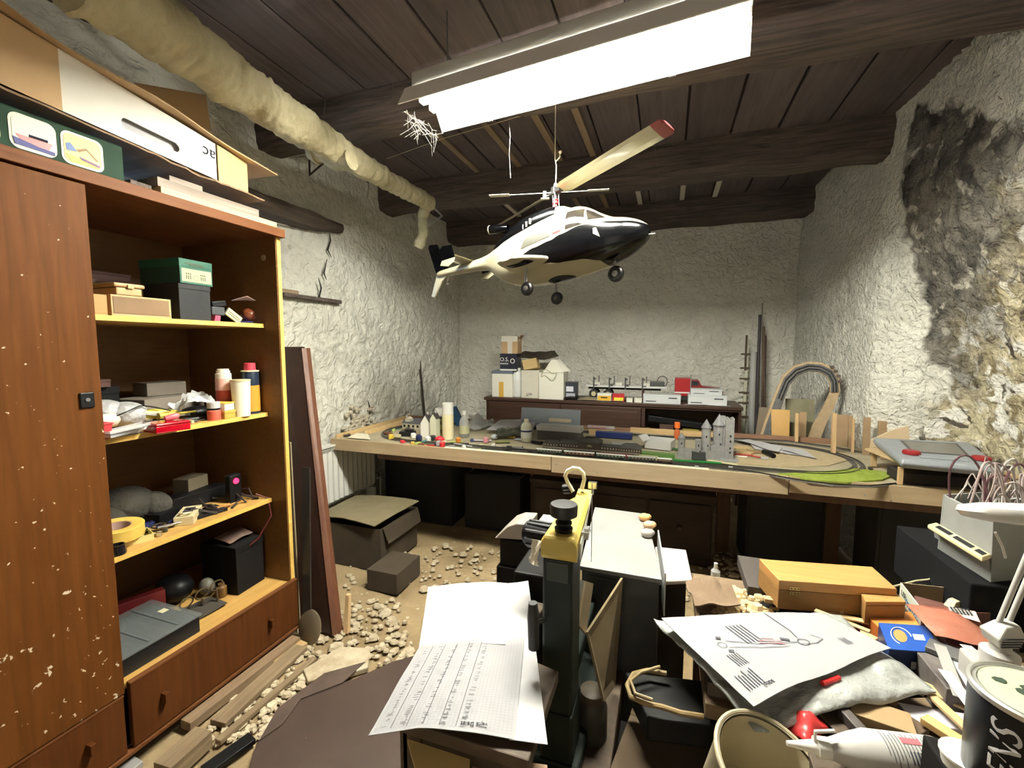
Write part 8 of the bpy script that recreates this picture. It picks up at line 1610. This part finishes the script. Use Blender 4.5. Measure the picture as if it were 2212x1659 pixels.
# glue bottle lying
a, b = W(1800, 1618, .70), W(2052, 1650, .70); dd = (b-a).normalized(); L_ = (b-a).length; Mq = Matrix.Translation(a) @ dd.to_track_quat('Z', 'Y').to_matrix().to_4x4(); r = .036
t = T('glue_bottle', 'white squeeze bottle with nozzle lying on its side at the bench front', 'bottle', a); g = G(); g.M = Mq; g.lathe([(.014, -.012), (.018, .0), (r*.8, .03), (r, .055), (r, L_-.02), (r*.9, L_)], 30); bd = part(t, 'body', g, plain('bottle_white', (.5, .49, .46), .35), smooth=50)
g = G(); g.M = Mq; g.lathe([(.0165, -.028), (.0165, -.008), (.012, -.006)], 20); part(t, 'collar', g, white, smooth=40); g = G(); g.M = Mq; g.lathe([(.004, -.075), (.006, -.060), (.011, -.030), (.012, -.028)], 16); part(t, 'nozzle', g, white, smooth=True)
g = G(); g.tube([(a+dd*-.03+Vector((0, 0, .005)))+Vector((0, .0, 0)), a+dd*-.026+Vector((-.004, 0, .028)), a+dd*.0+Vector((0, 0, .034))], .003, 8); part(t, 'cap_strap', g, white, smooth=True)
g = G(); up = (Vector((0, -.35, 1))).normalized(); sd = dd.cross(up).normalized(); up = sd.cross(dd).normalized()
def bp_(s_, ang, o_=.0006): return a+dd*s_+(up*math.cos(ang)+sd*math.sin(ang))*(r+o_)
def stripe(g, s0, s1, a0, a1, n=6):
    for i in range(n): t0, t1 = a0+(a1-a0)*i/n, a0+(a1-a0)*(i+1)/n; g.add([bp_(s0, t0), bp_(s1, t0), bp_(s1, t1), bp_(s0, t1)], [(0, 1, 2, 3)])
for k in range(14): stripe(g, .072+.0055*k, .0732+.0055*k, -.6+.1*(k % 3), .5+.12*(k*7 % 5))
for k in range(9): stripe(g, L_-.075+.005*k, L_-.0735+.005*k+(k % 3)*.001, .25, .75)
part(bd, 'text_lines', g, inkg, kind='stuff'); g = G()
for k in range(3): stripe(g, .165-.012*k, .170-.012*k, .55, 1.2)
stripe(g, L_-.08, L_-.05, -.35, -.05); part(bd, 'red_print', g, plain('dull_red_ink', (.45, .12, .14), .8), kind='stuff')
g = G(); c = (a+b)/2; g.box(a.x-.03, b.x+.03, a.y-.06, b.y+.04, ZW, .70-r-.001); S('board', 'brown board under the lying squeeze bottle', 'board', g, stm, bevel=.002)
# beige bowl/bucket on its side
c = W(1650, 1640, .66); t = T('plastic_bucket', 'dirty beige plastic bucket rim at the lower edge of the picture', 'bucket', (c.x, c.y, ZW-.15)); bm_ = mat('dirty_beige_plastic', (.36, .31, .20), .5, var=((.45, .39, .27), 6, .3))
cc2 = W(1665, 1662, .66); Mb = Matrix.Translation(cc2) @ Euler((R(14), R(16), 0)).to_matrix().to_4x4()
g = G(); g.M = Mb; g.lathe([(.088, .004), (.094, .004), (.096, -.002), (.092, -.006), (.078, -.14), (.0, -.142), (.0, -.136), (.074, -.134), (.086, 0)], 44, cap=False); part(t, 'body', g, bm_, smooth=40)
g = G(); g.M = Mb; g.tube([(.0935*math.cos(a), .0935*math.sin(a), .003) for a in [2*PI*k/44 for k in range(45)]], .0042, 8); part(t, 'rim', g, bm_, smooth=True)
g = G(); c2 = Mb @ Vector((0, 0, -.15)); g.box(c2.x-.07, c2.x+.07, c2.y-.07, c2.y+.07, 0, c2.z-.03); S('crate', 'dark crate under the beige bucket', 'crate', g, stm)
# paint tin
tc2 = Vector((.475, .745, 0)); zt2 = .945; rt_ = .066
t = T('paint_tin', 'black paint tin lettered LENS with greenish stained lid', 'paint tin', (tc2.x, tc2.y, zt2-.15)); g = G(); g.at((tc2.x, tc2.y, zt2-.15)); g.lathe([(rt_*.97, 0), (rt_, .003), (rt_, .138)], 44); bd = part(t, 'body', g, plain('tin_black', (.006, .007, .010), .3, spec=.3), smooth=40)
g = G(); g.at((tc2.x, tc2.y, zt2-.15)); g.lathe([(rt_, .1385), (rt_*1.03, .140), (rt_*1.03, .146), (rt_*.97, .1475), (rt_*.95, .144), (rt_*.90, .144), (rt_*.88, .146), (rt_*.86, .142), (0, .142)], 44, cap=False); part(t, 'rim', g, plain('tin_rim_steel', (.62, .62, .58), .3, metal=.7), smooth=40)
g = G(); g.at((tc2.x, tc2.y, zt2-.0078)); g.lathe([(rt_*.86, 0), (rt_*.86, .003), (0, .0031)], 40); ldp = part(t, 'lid', g, mat('pale_green_lid_paint', (.42, .48, .30), .5, var=((.5, .55, .38), 10, .3)), smooth=40)
g = G(); random.seed(3)
for (dx, dy, r_) in ((.0, .012, .014), (.012, .018, .010), (-.012, .004, .009), (.02, -.012, .018), (.03, -.02, .012), (-.028, .022, .008)):
    g.at((tc2.x+dx, tc2.y+dy, zt2-.0046), random.uniform(0, 3)); k = 9; g.loft([[(r_*random.uniform(.6, 1.1)*math.cos(2*PI*j/k), r_*random.uniform(.5, 1.0)*math.sin(2*PI*j/k), z) for j in range(k)] for z in (0, .0006)])
part(ldp, 'dried_paint_splash', g, plain('dried_dark_green', (.03, .05, .03), .5), kind='stuff')
def curved(s, size, a0, z0, m_, name='letters'):
    cu = bpy.data.curves.new(name, 'FONT'); cu.body = s; cu.size = size; cu.extrude = .0003; cu.resolution_u = 3; cu.shear = .3
    tt = bpy.data.objects.new('t', cu); me = bpy.data.meshes.new_from_object(tt); bpy.data.objects.remove(tt)
    for v in me.vertices:
        x, y, z = v.co; an = a0+(-y)/rt_*1.0; rr__ = rt_+.0006+z; v.co = Vector((tc2.x+rr__*math.cos(an), tc2.y+rr__*math.sin(an), z0+x))-WP[t.name]
    me.materials.append(m_); o = bpy.data.objects.new(name, me); C.objects.link(o); o.parent = bd; WP[o.name] = WP[t.name]
curved('LLENS', .044, R(215)+.25, zt2-.150, plain('silver_letters', (.6, .6, .62), .4)); curved('.............', .02, R(215)+.72, zt2-.14, plain('dim_text', (.2, .2, .2), .5), 'small_print')
g = G(); g.box(tc2.x-.08, tc2.x+.09, tc2.y-.09, tc2.y+.08, ZW, zt2-.151); S('tin_stand', 'dark box on which the black paint tin stands', 'box', g, plain('near_black_card', (.018, .016, .015), .6), bevel=.003)
c = U(2075, 1640, y=.80); cyl('white_cup', 'white plastic cup left of the black paint tin', 'cup', (.425, .775, .755), [('body', [(.022, 0), (.030, .055)], plain('cup_white', (.7, .68, .62), .4)), ('rim', [(.0315, .055), (.0315, .058), (.028, .058)], white)], None, 20)
g = G(); g.box(.39, .385+.009, .74, .80, ZW, .754); S('wood_prop', 'short upright batten under the white cup', 'batten', g, stm) if False else None
g = G(); g.box(.385, .46, .82-.09, .82-.0, ZW, .7545-.0); 
S('box', 'narrow dark box under the white cup', 'box', g, black) if False else None
# grey bin with wires
L0, L1 = U(2037, 1076, y=1.66), U(2147, 1112, y=1.46); B0, B1 = U(2023, 1210, y=1.66), U(2140, 1258, y=1.46)
t = T('grey_bin', 'grey-white plastic bin with slotted handle lip, full of old wires', 'bin', ((L0.x+L1.x)/2+.12, (L0.y+L1.y)/2+.08, B1.z)); bnm = mat('grey_white_bin_plastic', (.20, .21, .205), .5, var=((.25, .255, .245), 8, .3))
dx_ = Vector((.30, .16, 0)); z0_ = B1.z; z1_ = (L0.z+L1.z)/2
F = [Vector((B0.x, 1.66, z0_+.0)), Vector((B1.x, 1.46, z0_)), Vector((L1.x, 1.46, z1_)), Vector((L0.x, 1.66, z1_))]
g = G(); g.slab(F, dx_.normalized()*.006); part(t, 'front_panel', g, bnm, bevel=.003)
g = G(); g.slab([F[1], F[1]+dx_, F[2]+dx_, F[2]], Vector((0, .006, 0))); part(t, 'side_panel', g, bnm, bevel=.003)
g = G(); g.slab([F[0], F[0]+dx_, F[3]+dx_, F[3]], Vector((0, -.006, 0))); part(t, 'side_panel', g, bnm); g = G(); g.slab([F[0]+dx_, F[1]+dx_, F[2]+dx_, F[3]+dx_], Vector((.006, 0, 0))); part(t, 'back_panel', g, bnm)
g = G(); g.slab([F[0], F[1], F[1]+dx_, F[0]+dx_], (0, 0, .005)); part(t, 'bottom', g, bnm)
h0 = F[0]*.55+F[3]*.45; h1 = F[1]*.55+F[2]*.45; out = Vector((-.035, -.030, 0)); h0 = h0+Vector((0, .02, -.0)); e_ = (h1-h0).normalized()
g = G(); g.slab([h0, h1, h1+out, h0+out], (0, 0, -.014)); hp = part(t, 'handle_lip', g, cream, bevel=.004)
for u0, u1 in ((.12, .40), (.46, .78), (.84, .97)): g = G(); g.slab([h0.lerp(h1, u0)+out*.3+Vector((0,0,.0004)), h0.lerp(h1, u1)+out*.3+Vector((0,0,.0004)), h0.lerp(h1, u1)+out*.8+Vector((0,0,.0004)), h0.lerp(h1, u0)+out*.8+Vector((0,0,.0004))], (0, 0, .0006)); part(hp, 'slot', g, plain('slot_black', (.004, .004, .006), .9))
g = G(); g.slab([h0+out*.2+Vector((0,0,-.014)), h1+out*.2+Vector((0,0,-.014)), h1+Vector((0,0,-.05)), h0+Vector((0,0,-.05))], (0, .004, 0)); part(t, 'handle_web', g, bnm)
g = G(); g.box(F[1].x-.05, 1.14, 1.44, 1.84, ZW, z0_-.001); S('black_crate', 'black crate carrying the grey bin on the workbench', 'crate', g, plain('crate_black', (.008, .008, .009), .95, spec=.1), bevel=.004)
random.seed(77); cen = F[2]+dx_*.45+Vector((-.01, .08, -.04)); wm_ = [plain('pinkish_grey_wire', (.42, .34, .32), .5), plain('grey_wire', (.5, .47, .44), .5), plain('maroon_wire', (.10, .04, .05), .5)]
wl_ = ['tall loop', 'low wide loop', 'loop leaning left', 'loop leaning right', 'thin inner loop', 'outer loop', 'short stub loop', 'back loop', 'front loop', 'tangled loop', 'drooping loop', 'small curl', 'flat curl', 'upright curl']
tw_ = T('wire_bundle', 'bundle of pinkish grey and maroon wires sprouting out of the grey bin', 'wires', cen)
for i in range(34):
    s0 = cen+Vector((random.uniform(-.05, .05), random.uniform(-.05, .04), 0)); hh = random.uniform(.06, .17); sp_ = Vector((random.uniform(-.15, .10), random.uniform(-.08, .06), 0)); P = []
    for k in range(15):
        u = k/14; P.append(s0+sp_*u*(1.1-.4*u)+Vector((0, 0, hh*math.sin(u*PI*.93)))+Vector((noise.noise(Vector((i, u*2, 0))), noise.noise(Vector((i, u*2, 5))), noise.noise(Vector((i, u*2, 9)))))*.03*u)
    g = G(); g.tube(P, random.choice((.0018, .0022, .0028)), 6); part(tw_, 'wire', g, wm_[i % 3 if i % 3 < 2 or i < 16 else 0], smooth=True)
# white cable from the bin
g = G(); g.tube([U(px, py, y=yy) for px, py, yy in ((2036,1215,1.68),(2034,1232,1.66),(2025,1245,1.64),(2005,1252,1.62),(1978,1255,1.6),(1950,1262,1.58),(1925,1268,1.56))], .003, 7); S('cable', 'thin white cable running from the grey bin behind the open carton', 'cable', g, cream, smooth=True)
g = G(); c = W(2160, 1290, .66); g.box(c.x-.05, 1.13, c.y-.06, c.y+.10, ZW, .672); t = S('metal_edge_box', 'flat dark box with pale edge under the bin crate', 'box', g, plain('case_dark_grey', (.008, .008, .008), .7, spec=.2), bevel=.002)
board('long white metal angle strip slanting below the grey bin', (2100,1262), (2190,1330), .012, .010, z=.70, m_=white, name='metal_angle', cat_='strip')
# magnifier lamp
hd = U(2246, 1112, y=1.0); base = W(2160, 1395, .72)
t = T('magnifier_lamp', 'white magnifier lamp with flat oval head and jointed arm on the right', 'lamp', (base.x, base.y, ZW)); wp_ = plain('lamp_white', (.5, .49, .46), .35)
Mh = Matrix.Translation(hd) @ Euler((R(-12), R(-9), R(-20))).to_matrix().to_4x4(); g = G(); g.M = Mh @ Matrix.Diagonal((1.25, 1, 1, 1)); g.lathe([(.0, -.014), (.06, -.014), (.078, -.008), (.083, .002), (.080, .010), (.06, .015), (.0, .016)], 44, cap=False); part(t, 'lamp_head', g, wp_, smooth=50)
g = G(); g.M = Mh @ Matrix.Diagonal((1.25, 1, 1, 1)); g.lathe([(.0, -.016), (.052, -.016), (.056, -.0142)], 40, cap=False); part(t, 'lens', g, plain('lens_glass', (.5, .5, .5), .1), smooth=True)
j0, j1 = U(2165, 1352, y=1.13), U(2240, 1175, y=1.13)
for o_ in (-.010, .010): g = G(); g.tube([j0+Vector((o_, o_*.4, 0)), j1+Vector((o_, o_*.4, 0))], .0048, 10); part(t, 'arm', g, wp_, smooth=True)
g = G(); g.tube([j1, Mh @ Vector((.05, .03, -.0))], .006, 10); part(t, 'arm', g, wp_, smooth=True)
g = G(); g.at((j0.x, j0.y, j0.z-.035), R(20), R(8)); g.loft([[(-.020, -.018, 0), (.020, -.018, 0), (.020, .018, 0), (-.020, .018, 0)], [(-.030, -.020, .022), (.024, -.020, .026), (.024, .02, .026), (-.03, .02, .022)], [(-.012, -.012, .045), (.016, -.012, .048), (.016, .012, .048), (-.012, .012, .045)]]); jb = part(t, 'joint_cover', g, wp_, bevel=.003)
g = G(); g.at((j0.x, j0.y, j0.z-.035), R(20), R(8))
for k in range(4): g.box(-.024, .018, -.0215, -.0195, .006+.006*k, .008+.006*k)
part(jb, 'groove', g, inkg, kind='stuff')
g = G(); g.at((j0.x, j0.y, j0.z-.085)); g.lathe([(.030, 0), (.030, .030), (.018, .036), (.014, .055)], 24); part(t, 'base_post', g, wp_, smooth=40)
g = G(); g.box(j0.x-.04, j0.x+.05, j0.y-.05, j0.y+.05, ZW, j0.z-.085); part(t, 'clamp_block', g, plain('lamp_grey_base', (.42, .41, .38), .5), bevel=.006)
g = G(); g.tube([U(2150, 1150, y=1.06), U(2165, 1180, y=1.08), U(2172, 1205, y=1.10)], .0022, 6); part(t, 'spring_wire', g, wp_)
# ================================================ more of the clutter, piece by piece: (name, category, label, centre, size, rotation, material, shape)
dk_ = black; gs_ = plain('oily_steel', (.10, .10, .10), .4, metal=.8); bl2 = plain('dark_blue_plastic', (.01, .02, .09), .4); tnk = plain('tan_card', (.30, .2, .1), .8); ry_ = plain('dull_yellow_plastic', (.40, .33, .05), .4)
def bits(L):
    for nm_, ct, lab, c, d, rz, m_, sh_ in L:
        g = G(); g.at(c, R(rz))
        if sh_ == 'b': g.box(-d[0]/2, d[0]/2, -d[1]/2, d[1]/2, 0, d[2])
        elif sh_ == 'l': g.lathe([(d[0]*.9, 0), (d[0], d[2]*.1), (d[0], d[2]*.75), (d[0]*.6, d[2]*.85), (d[0]*.6, d[2])], 18)
        elif sh_ == 't': g.tube([(-d[0]/2, 0, d[2]), (-d[0]*.1, 0, d[2]*1.1), (-d[0]*.08, 0, d[2]), (d[0]/2, 0, d[2]*.8)], [d[1], d[1]*1.1, d[1]*.4, d[1]*.3], 8)
        elif sh_ == 'r': g.tube([(d[0]*math.cos(a), d[0]*math.sin(a), d[1]+.002) for a in [2*PI*k/20 for k in range(21)]], d[1], 8)
        elif sh_ == 'k': g.ball((0, 0, d[2]/2), (d[0]/2, d[1]/2, d[2]/2), 0, 14, 9)
        S(nm_, lab, ct, g, m_, bevel=.0015 if sh_ == 'b' else 0, smooth=sh_ != 'b')
bits([
 ('battery_box', 'box', 'dark squarish box behind the yellow tool on the second shelf', (-2.0, 1.16, Z2), (.09, .08, .06), 12, dk_, 'b'),
 ('glue_tube', 'tube', 'olive yellow tube lying right of the black looped tool', (-1.86, 1.235, Z2+.024), (.16, .014, .014), 96, ry_, 't'),
 ('wire_ring', 'ring', 'black ring of cable leaning among the tools on the second shelf', (-1.85, 1.19, Z2+.02), (.030, .004, .01), 20, dk_, 'r'),
 ('tool', 'tool', 'black screwdriver lying under the crumpled film', (-1.83, 1.31, Z2), (.13, .008, .009), 80, dk_, 't'),
 ('tool', 'tool', 'grey steel tool in front of the crumpled film', (-1.80, 1.275, Z2), (.09, .006, .007), 100, gs_, 't'),
 ('plug', 'plug', 'small cream plug between the red case and the paint jar', (-1.80, 1.245, Z2), (.022, .03, .012), 30, cream, 'b'),
 ('black_pouch', 'pouch', 'limp black pouch behind the white and yellow box', (-1.93, 1.36, Z2), (.10, .12, .05), 0, dk_, 'k'),
 ('reddish_carton', 'box', 'low reddish carton under the white bottle on the second shelf', (-1.96, .92, Z2), (.12, .09, .035), 5, dimr, 'b'),
 ('blue_tray', 'tray', 'navy blue bar lying behind the masking tape', (-1.93, 1.12, Z3), (.02, .17, .02), 0, bl2, 'b'),
 ('black_box', 'box', 'low black box in the middle of the third shelf', (-1.97, 1.20, Z3), (.12, .10, .045), 15, dk_, 'b'),
 ('black_box', 'box', 'flat black tray right of the cream device', (-1.86, 1.33, Z3), (.10, .12, .012), -10, dk_, 'b'),
 ('tool', 'tool', 'long orange handled file pointing out at the right end of the third shelf', (-1.83, 1.43, Z3), (.15, .008, .010), 75, plain('amber_handle', (.35, .16, .03), .4), 't'),
 ('tool', 'tool', 'pair of black side cutters in front of the grey cloth heap', (-1.88, 1.07, Z3), (.12, .009, .010), 60, dk_, 't'),
 ('tool', 'tool', 'bright steel spanner lying beside the round tin', (-1.82, 1.09, Z3), (.11, .006, .006), 100, steel, 't'),
 ('socket', 'socket', 'small shiny socket by the tape roll', (-1.80, 1.10, Z3), (.009, .0, .022), 0, steel, 'l'),
 ('socket', 'socket', 'second small shiny socket nearer the cream device', (-1.82, 1.135, Z3), (.008, .0, .018), 0, gs_, 'l'),
 ('tangle_ring', 'ring', 'grey ring of wire among the tools on the third shelf', (-1.87, 1.15, Z3+.008), (.028, .003, .01), 0, gs_, 'r'),
 ('black_case', 'case', 'long black case behind the red lamp gadget', (-2.02, 1.40, Z3+.0), (.08, .26, .06), -4, dk_, 'b'),
 ('dark_lump', 'lump', 'dark rounded lump behind the spectacles on the wardrobe floor', (-2.02, 1.28, Z4), (.16, .14, .12), 0, dk_, 'k'),
 ('headphones', 'headphones', 'dusty grey rounded shell between the spectacles and the dark box', (-1.93, 1.36, Z4), (.07, .06, .08), 20, plain('dusty_grey_shell', (.10, .09, .075), .6), 'k'),
 ('brown_can', 'can', 'small brown can in front of the tall dark box', (-1.86, 1.375, Z4), (.022, .0, .06), 0, plain('brown_can_paint', (.14, .07, .02), .4), 'l'),
])
# more on the railway table
L_ = []
for i, (px, py, d, m_, nm_, lab, sh_) in enumerate([
 (838, 938, (.07,.04,.012), plain('scrap_brown', (.16,.06,.03),.5), 'card_piece', 'reddish brown card left of the black boxy model', 'b'), (858, 945, (.05,.03,.02), cream, 'card_piece', 'cream card block left of the black boxy model', 'b'),
 (905, 950, (.022,.0,.04), plain('scrap_navy', (.02,.03,.1),.5), 'paint_pot', 'taller navy pot in front of the white gabled house', 'l'), (925, 952, (.02,.0,.035), white, 'paint_pot', 'white pot in front of the pale green gabled house', 'l'),
 (985, 955, (.09,.03,.004), plain('scrap_lime', (.4,.5,.12),.5), 'model_strip', 'pale lime strip in front of the clear bottle', 'b'), (1040, 952, (.14,.04,.004), plain('pale_lilac', (.5,.45,.55),.5), 'model_strip', 'lilac white strip left of the locomotive', 'b'),
 (1068, 948, (.05,.05,.035), plain('bluish_white', (.55,.6,.66),.5), 'crumpled_tissue', 'bluish white crumpled tissue left of the locomotive', 'k'), (1000, 962, (.16,.02,.004), paper, 'paper_strip', 'white paper strip along the table edge below the clear bottle', 'b'),
 (1085, 955, (.10,.05,.004), plain('olive_sheet', (.2,.22,.06),.6), 'packet', 'olive printed packet in front of the dark green film pack', 'b'), (1105, 945, (.06,.04,.008), plain('scrap_yellow', (.6,.42,.05),.5), 'packet', 'yellow packet with pale corner left of the white bottle', 'b'),
 (1120, 950, (.05,.04,.006), plain('pale_blue_card', (.45,.52,.55),.6), 'packet', 'pale blue card right of the yellow packet', 'b'), (1160, 958, (.08,.03,.015), dk_, 'model_wagon', 'small black wagon between the white bottle and the station', 'b'),
 (1345, 962, (.14,.02,.02), plain('pale_grey_block', (.4,.4,.38),.5), 'model_strip', 'pale strip behind the right wing of the station', 'b'), (1430, 968, (.12,.05,.03), white, 'white_card_box', 'low white box in front of the open white carton', 'b'),
 (1480, 985, (.03,.03,.03), dk_, 'dark_model_piece', 'small black wheel piece below the castle left corner', 'k'), (1560, 1000, (.16,.03,.004), cream, 'card_strip', 'cream card strip on the table edge right of the green strip', 'b'),
 (1635, 978, (.10,.05,.010), tnk, 'card_piece', 'tan card offcut under the white leaflet', 'b'), (1600, 968, (.09,.06,.006), pine, 'wood_offcut', 'thin pine offcut right of the castle', 'b'), (1650, 990, (.05,.05,.002), paper, 'paper_scrap', 'small white note beside the craft tool', 'b'),
 (1880, 1012, (.02,.05,.004), railm, 'rail_piece', 'short loose rail piece beside the shelf post', 'b')]):
    c = U(px, py, z=ZTB); c.y = max(c.y, 2.55); L_.append((nm_, {'paint_pot': 'pot', 'packet': 'packet'}.get(nm_, 'model part'), lab, (c.x, c.y, ZTB-.003 if sh_ != 'b' else ZTB+.001), d, (i*37) % 50-25, m_, sh_))
bits(L_)
# workbench extras
L_ = []
for i, (px, py, z, d, m_, nm_, lab, sh_) in enumerate([
 (1690, 1335, ZW, (.12,.03,.02), dk_, 'clamp', 'black clamp half hidden behind the white drawing top edge', 'b'), (1745, 1328, ZW, (.06,.05,.02), gs_, 'wire_ring', 'coil of thin black wire in front of the wooden case', 'b'),
 (1830, 1360, .66, (.05,.02,.012), red, 'red_clip', 'small red clip between the white drawing and the orange box', 'b'), (1885, 1400, .66, (.045,.03,.02), dk_, 'black_scrap', 'little black crumpled scrap left of the blue box', 'k'),
 (2060, 1420, .70, (.09,.05,.012), plain('grey_metal_part', (.2,.2,.2),.4,metal=.5), 'metal_part', 'grey metal part lying under the salmon packet edge', 'b'), (2120, 1430, .70, (.06,.012,.012), white, 'plug', 'small white plug pin below the lamp base', 't'),
 (2150, 1440, .70, (.06,.010,.010), plain('grey_white_lid', (.5,.5,.5),.4), 'plug', 'grey plug pin right of the white one', 't'), (2110, 1375, .69, (.10,.05,.012), white, 'white_card', 'white card under the lamp foot', 'b'),
 (1940, 1470, .66, (.09,.04,.01), cream, 'card_piece', 'cream card piece below the blue box', 'b'), (1985, 1500, .65, (.10,.02,.008), dk_, 'blade', 'thin black blade near the tip of the mailing bag', 'b'), (2030, 1560, .65, (.12,.05,.01), plain('lilac_paper', (.3,.28,.34),.7), 'paper_scrap', 'lilac grey paper among the wood strips', 'b'),
 (1900, 1570, .645, (.10,.06,.03), tnk, 'card_box', 'dim brown box in the pile under the mailing bag', 'b')]):
    c = U(px, py, z=z); L_.append((nm_, {'plug': 'plug', 'wire_ring': 'wire'}.get(nm_, 'scrap'), lab, (c.x, c.y, z), d, (i*53) % 70-35, m_, sh_))
bits(L_)
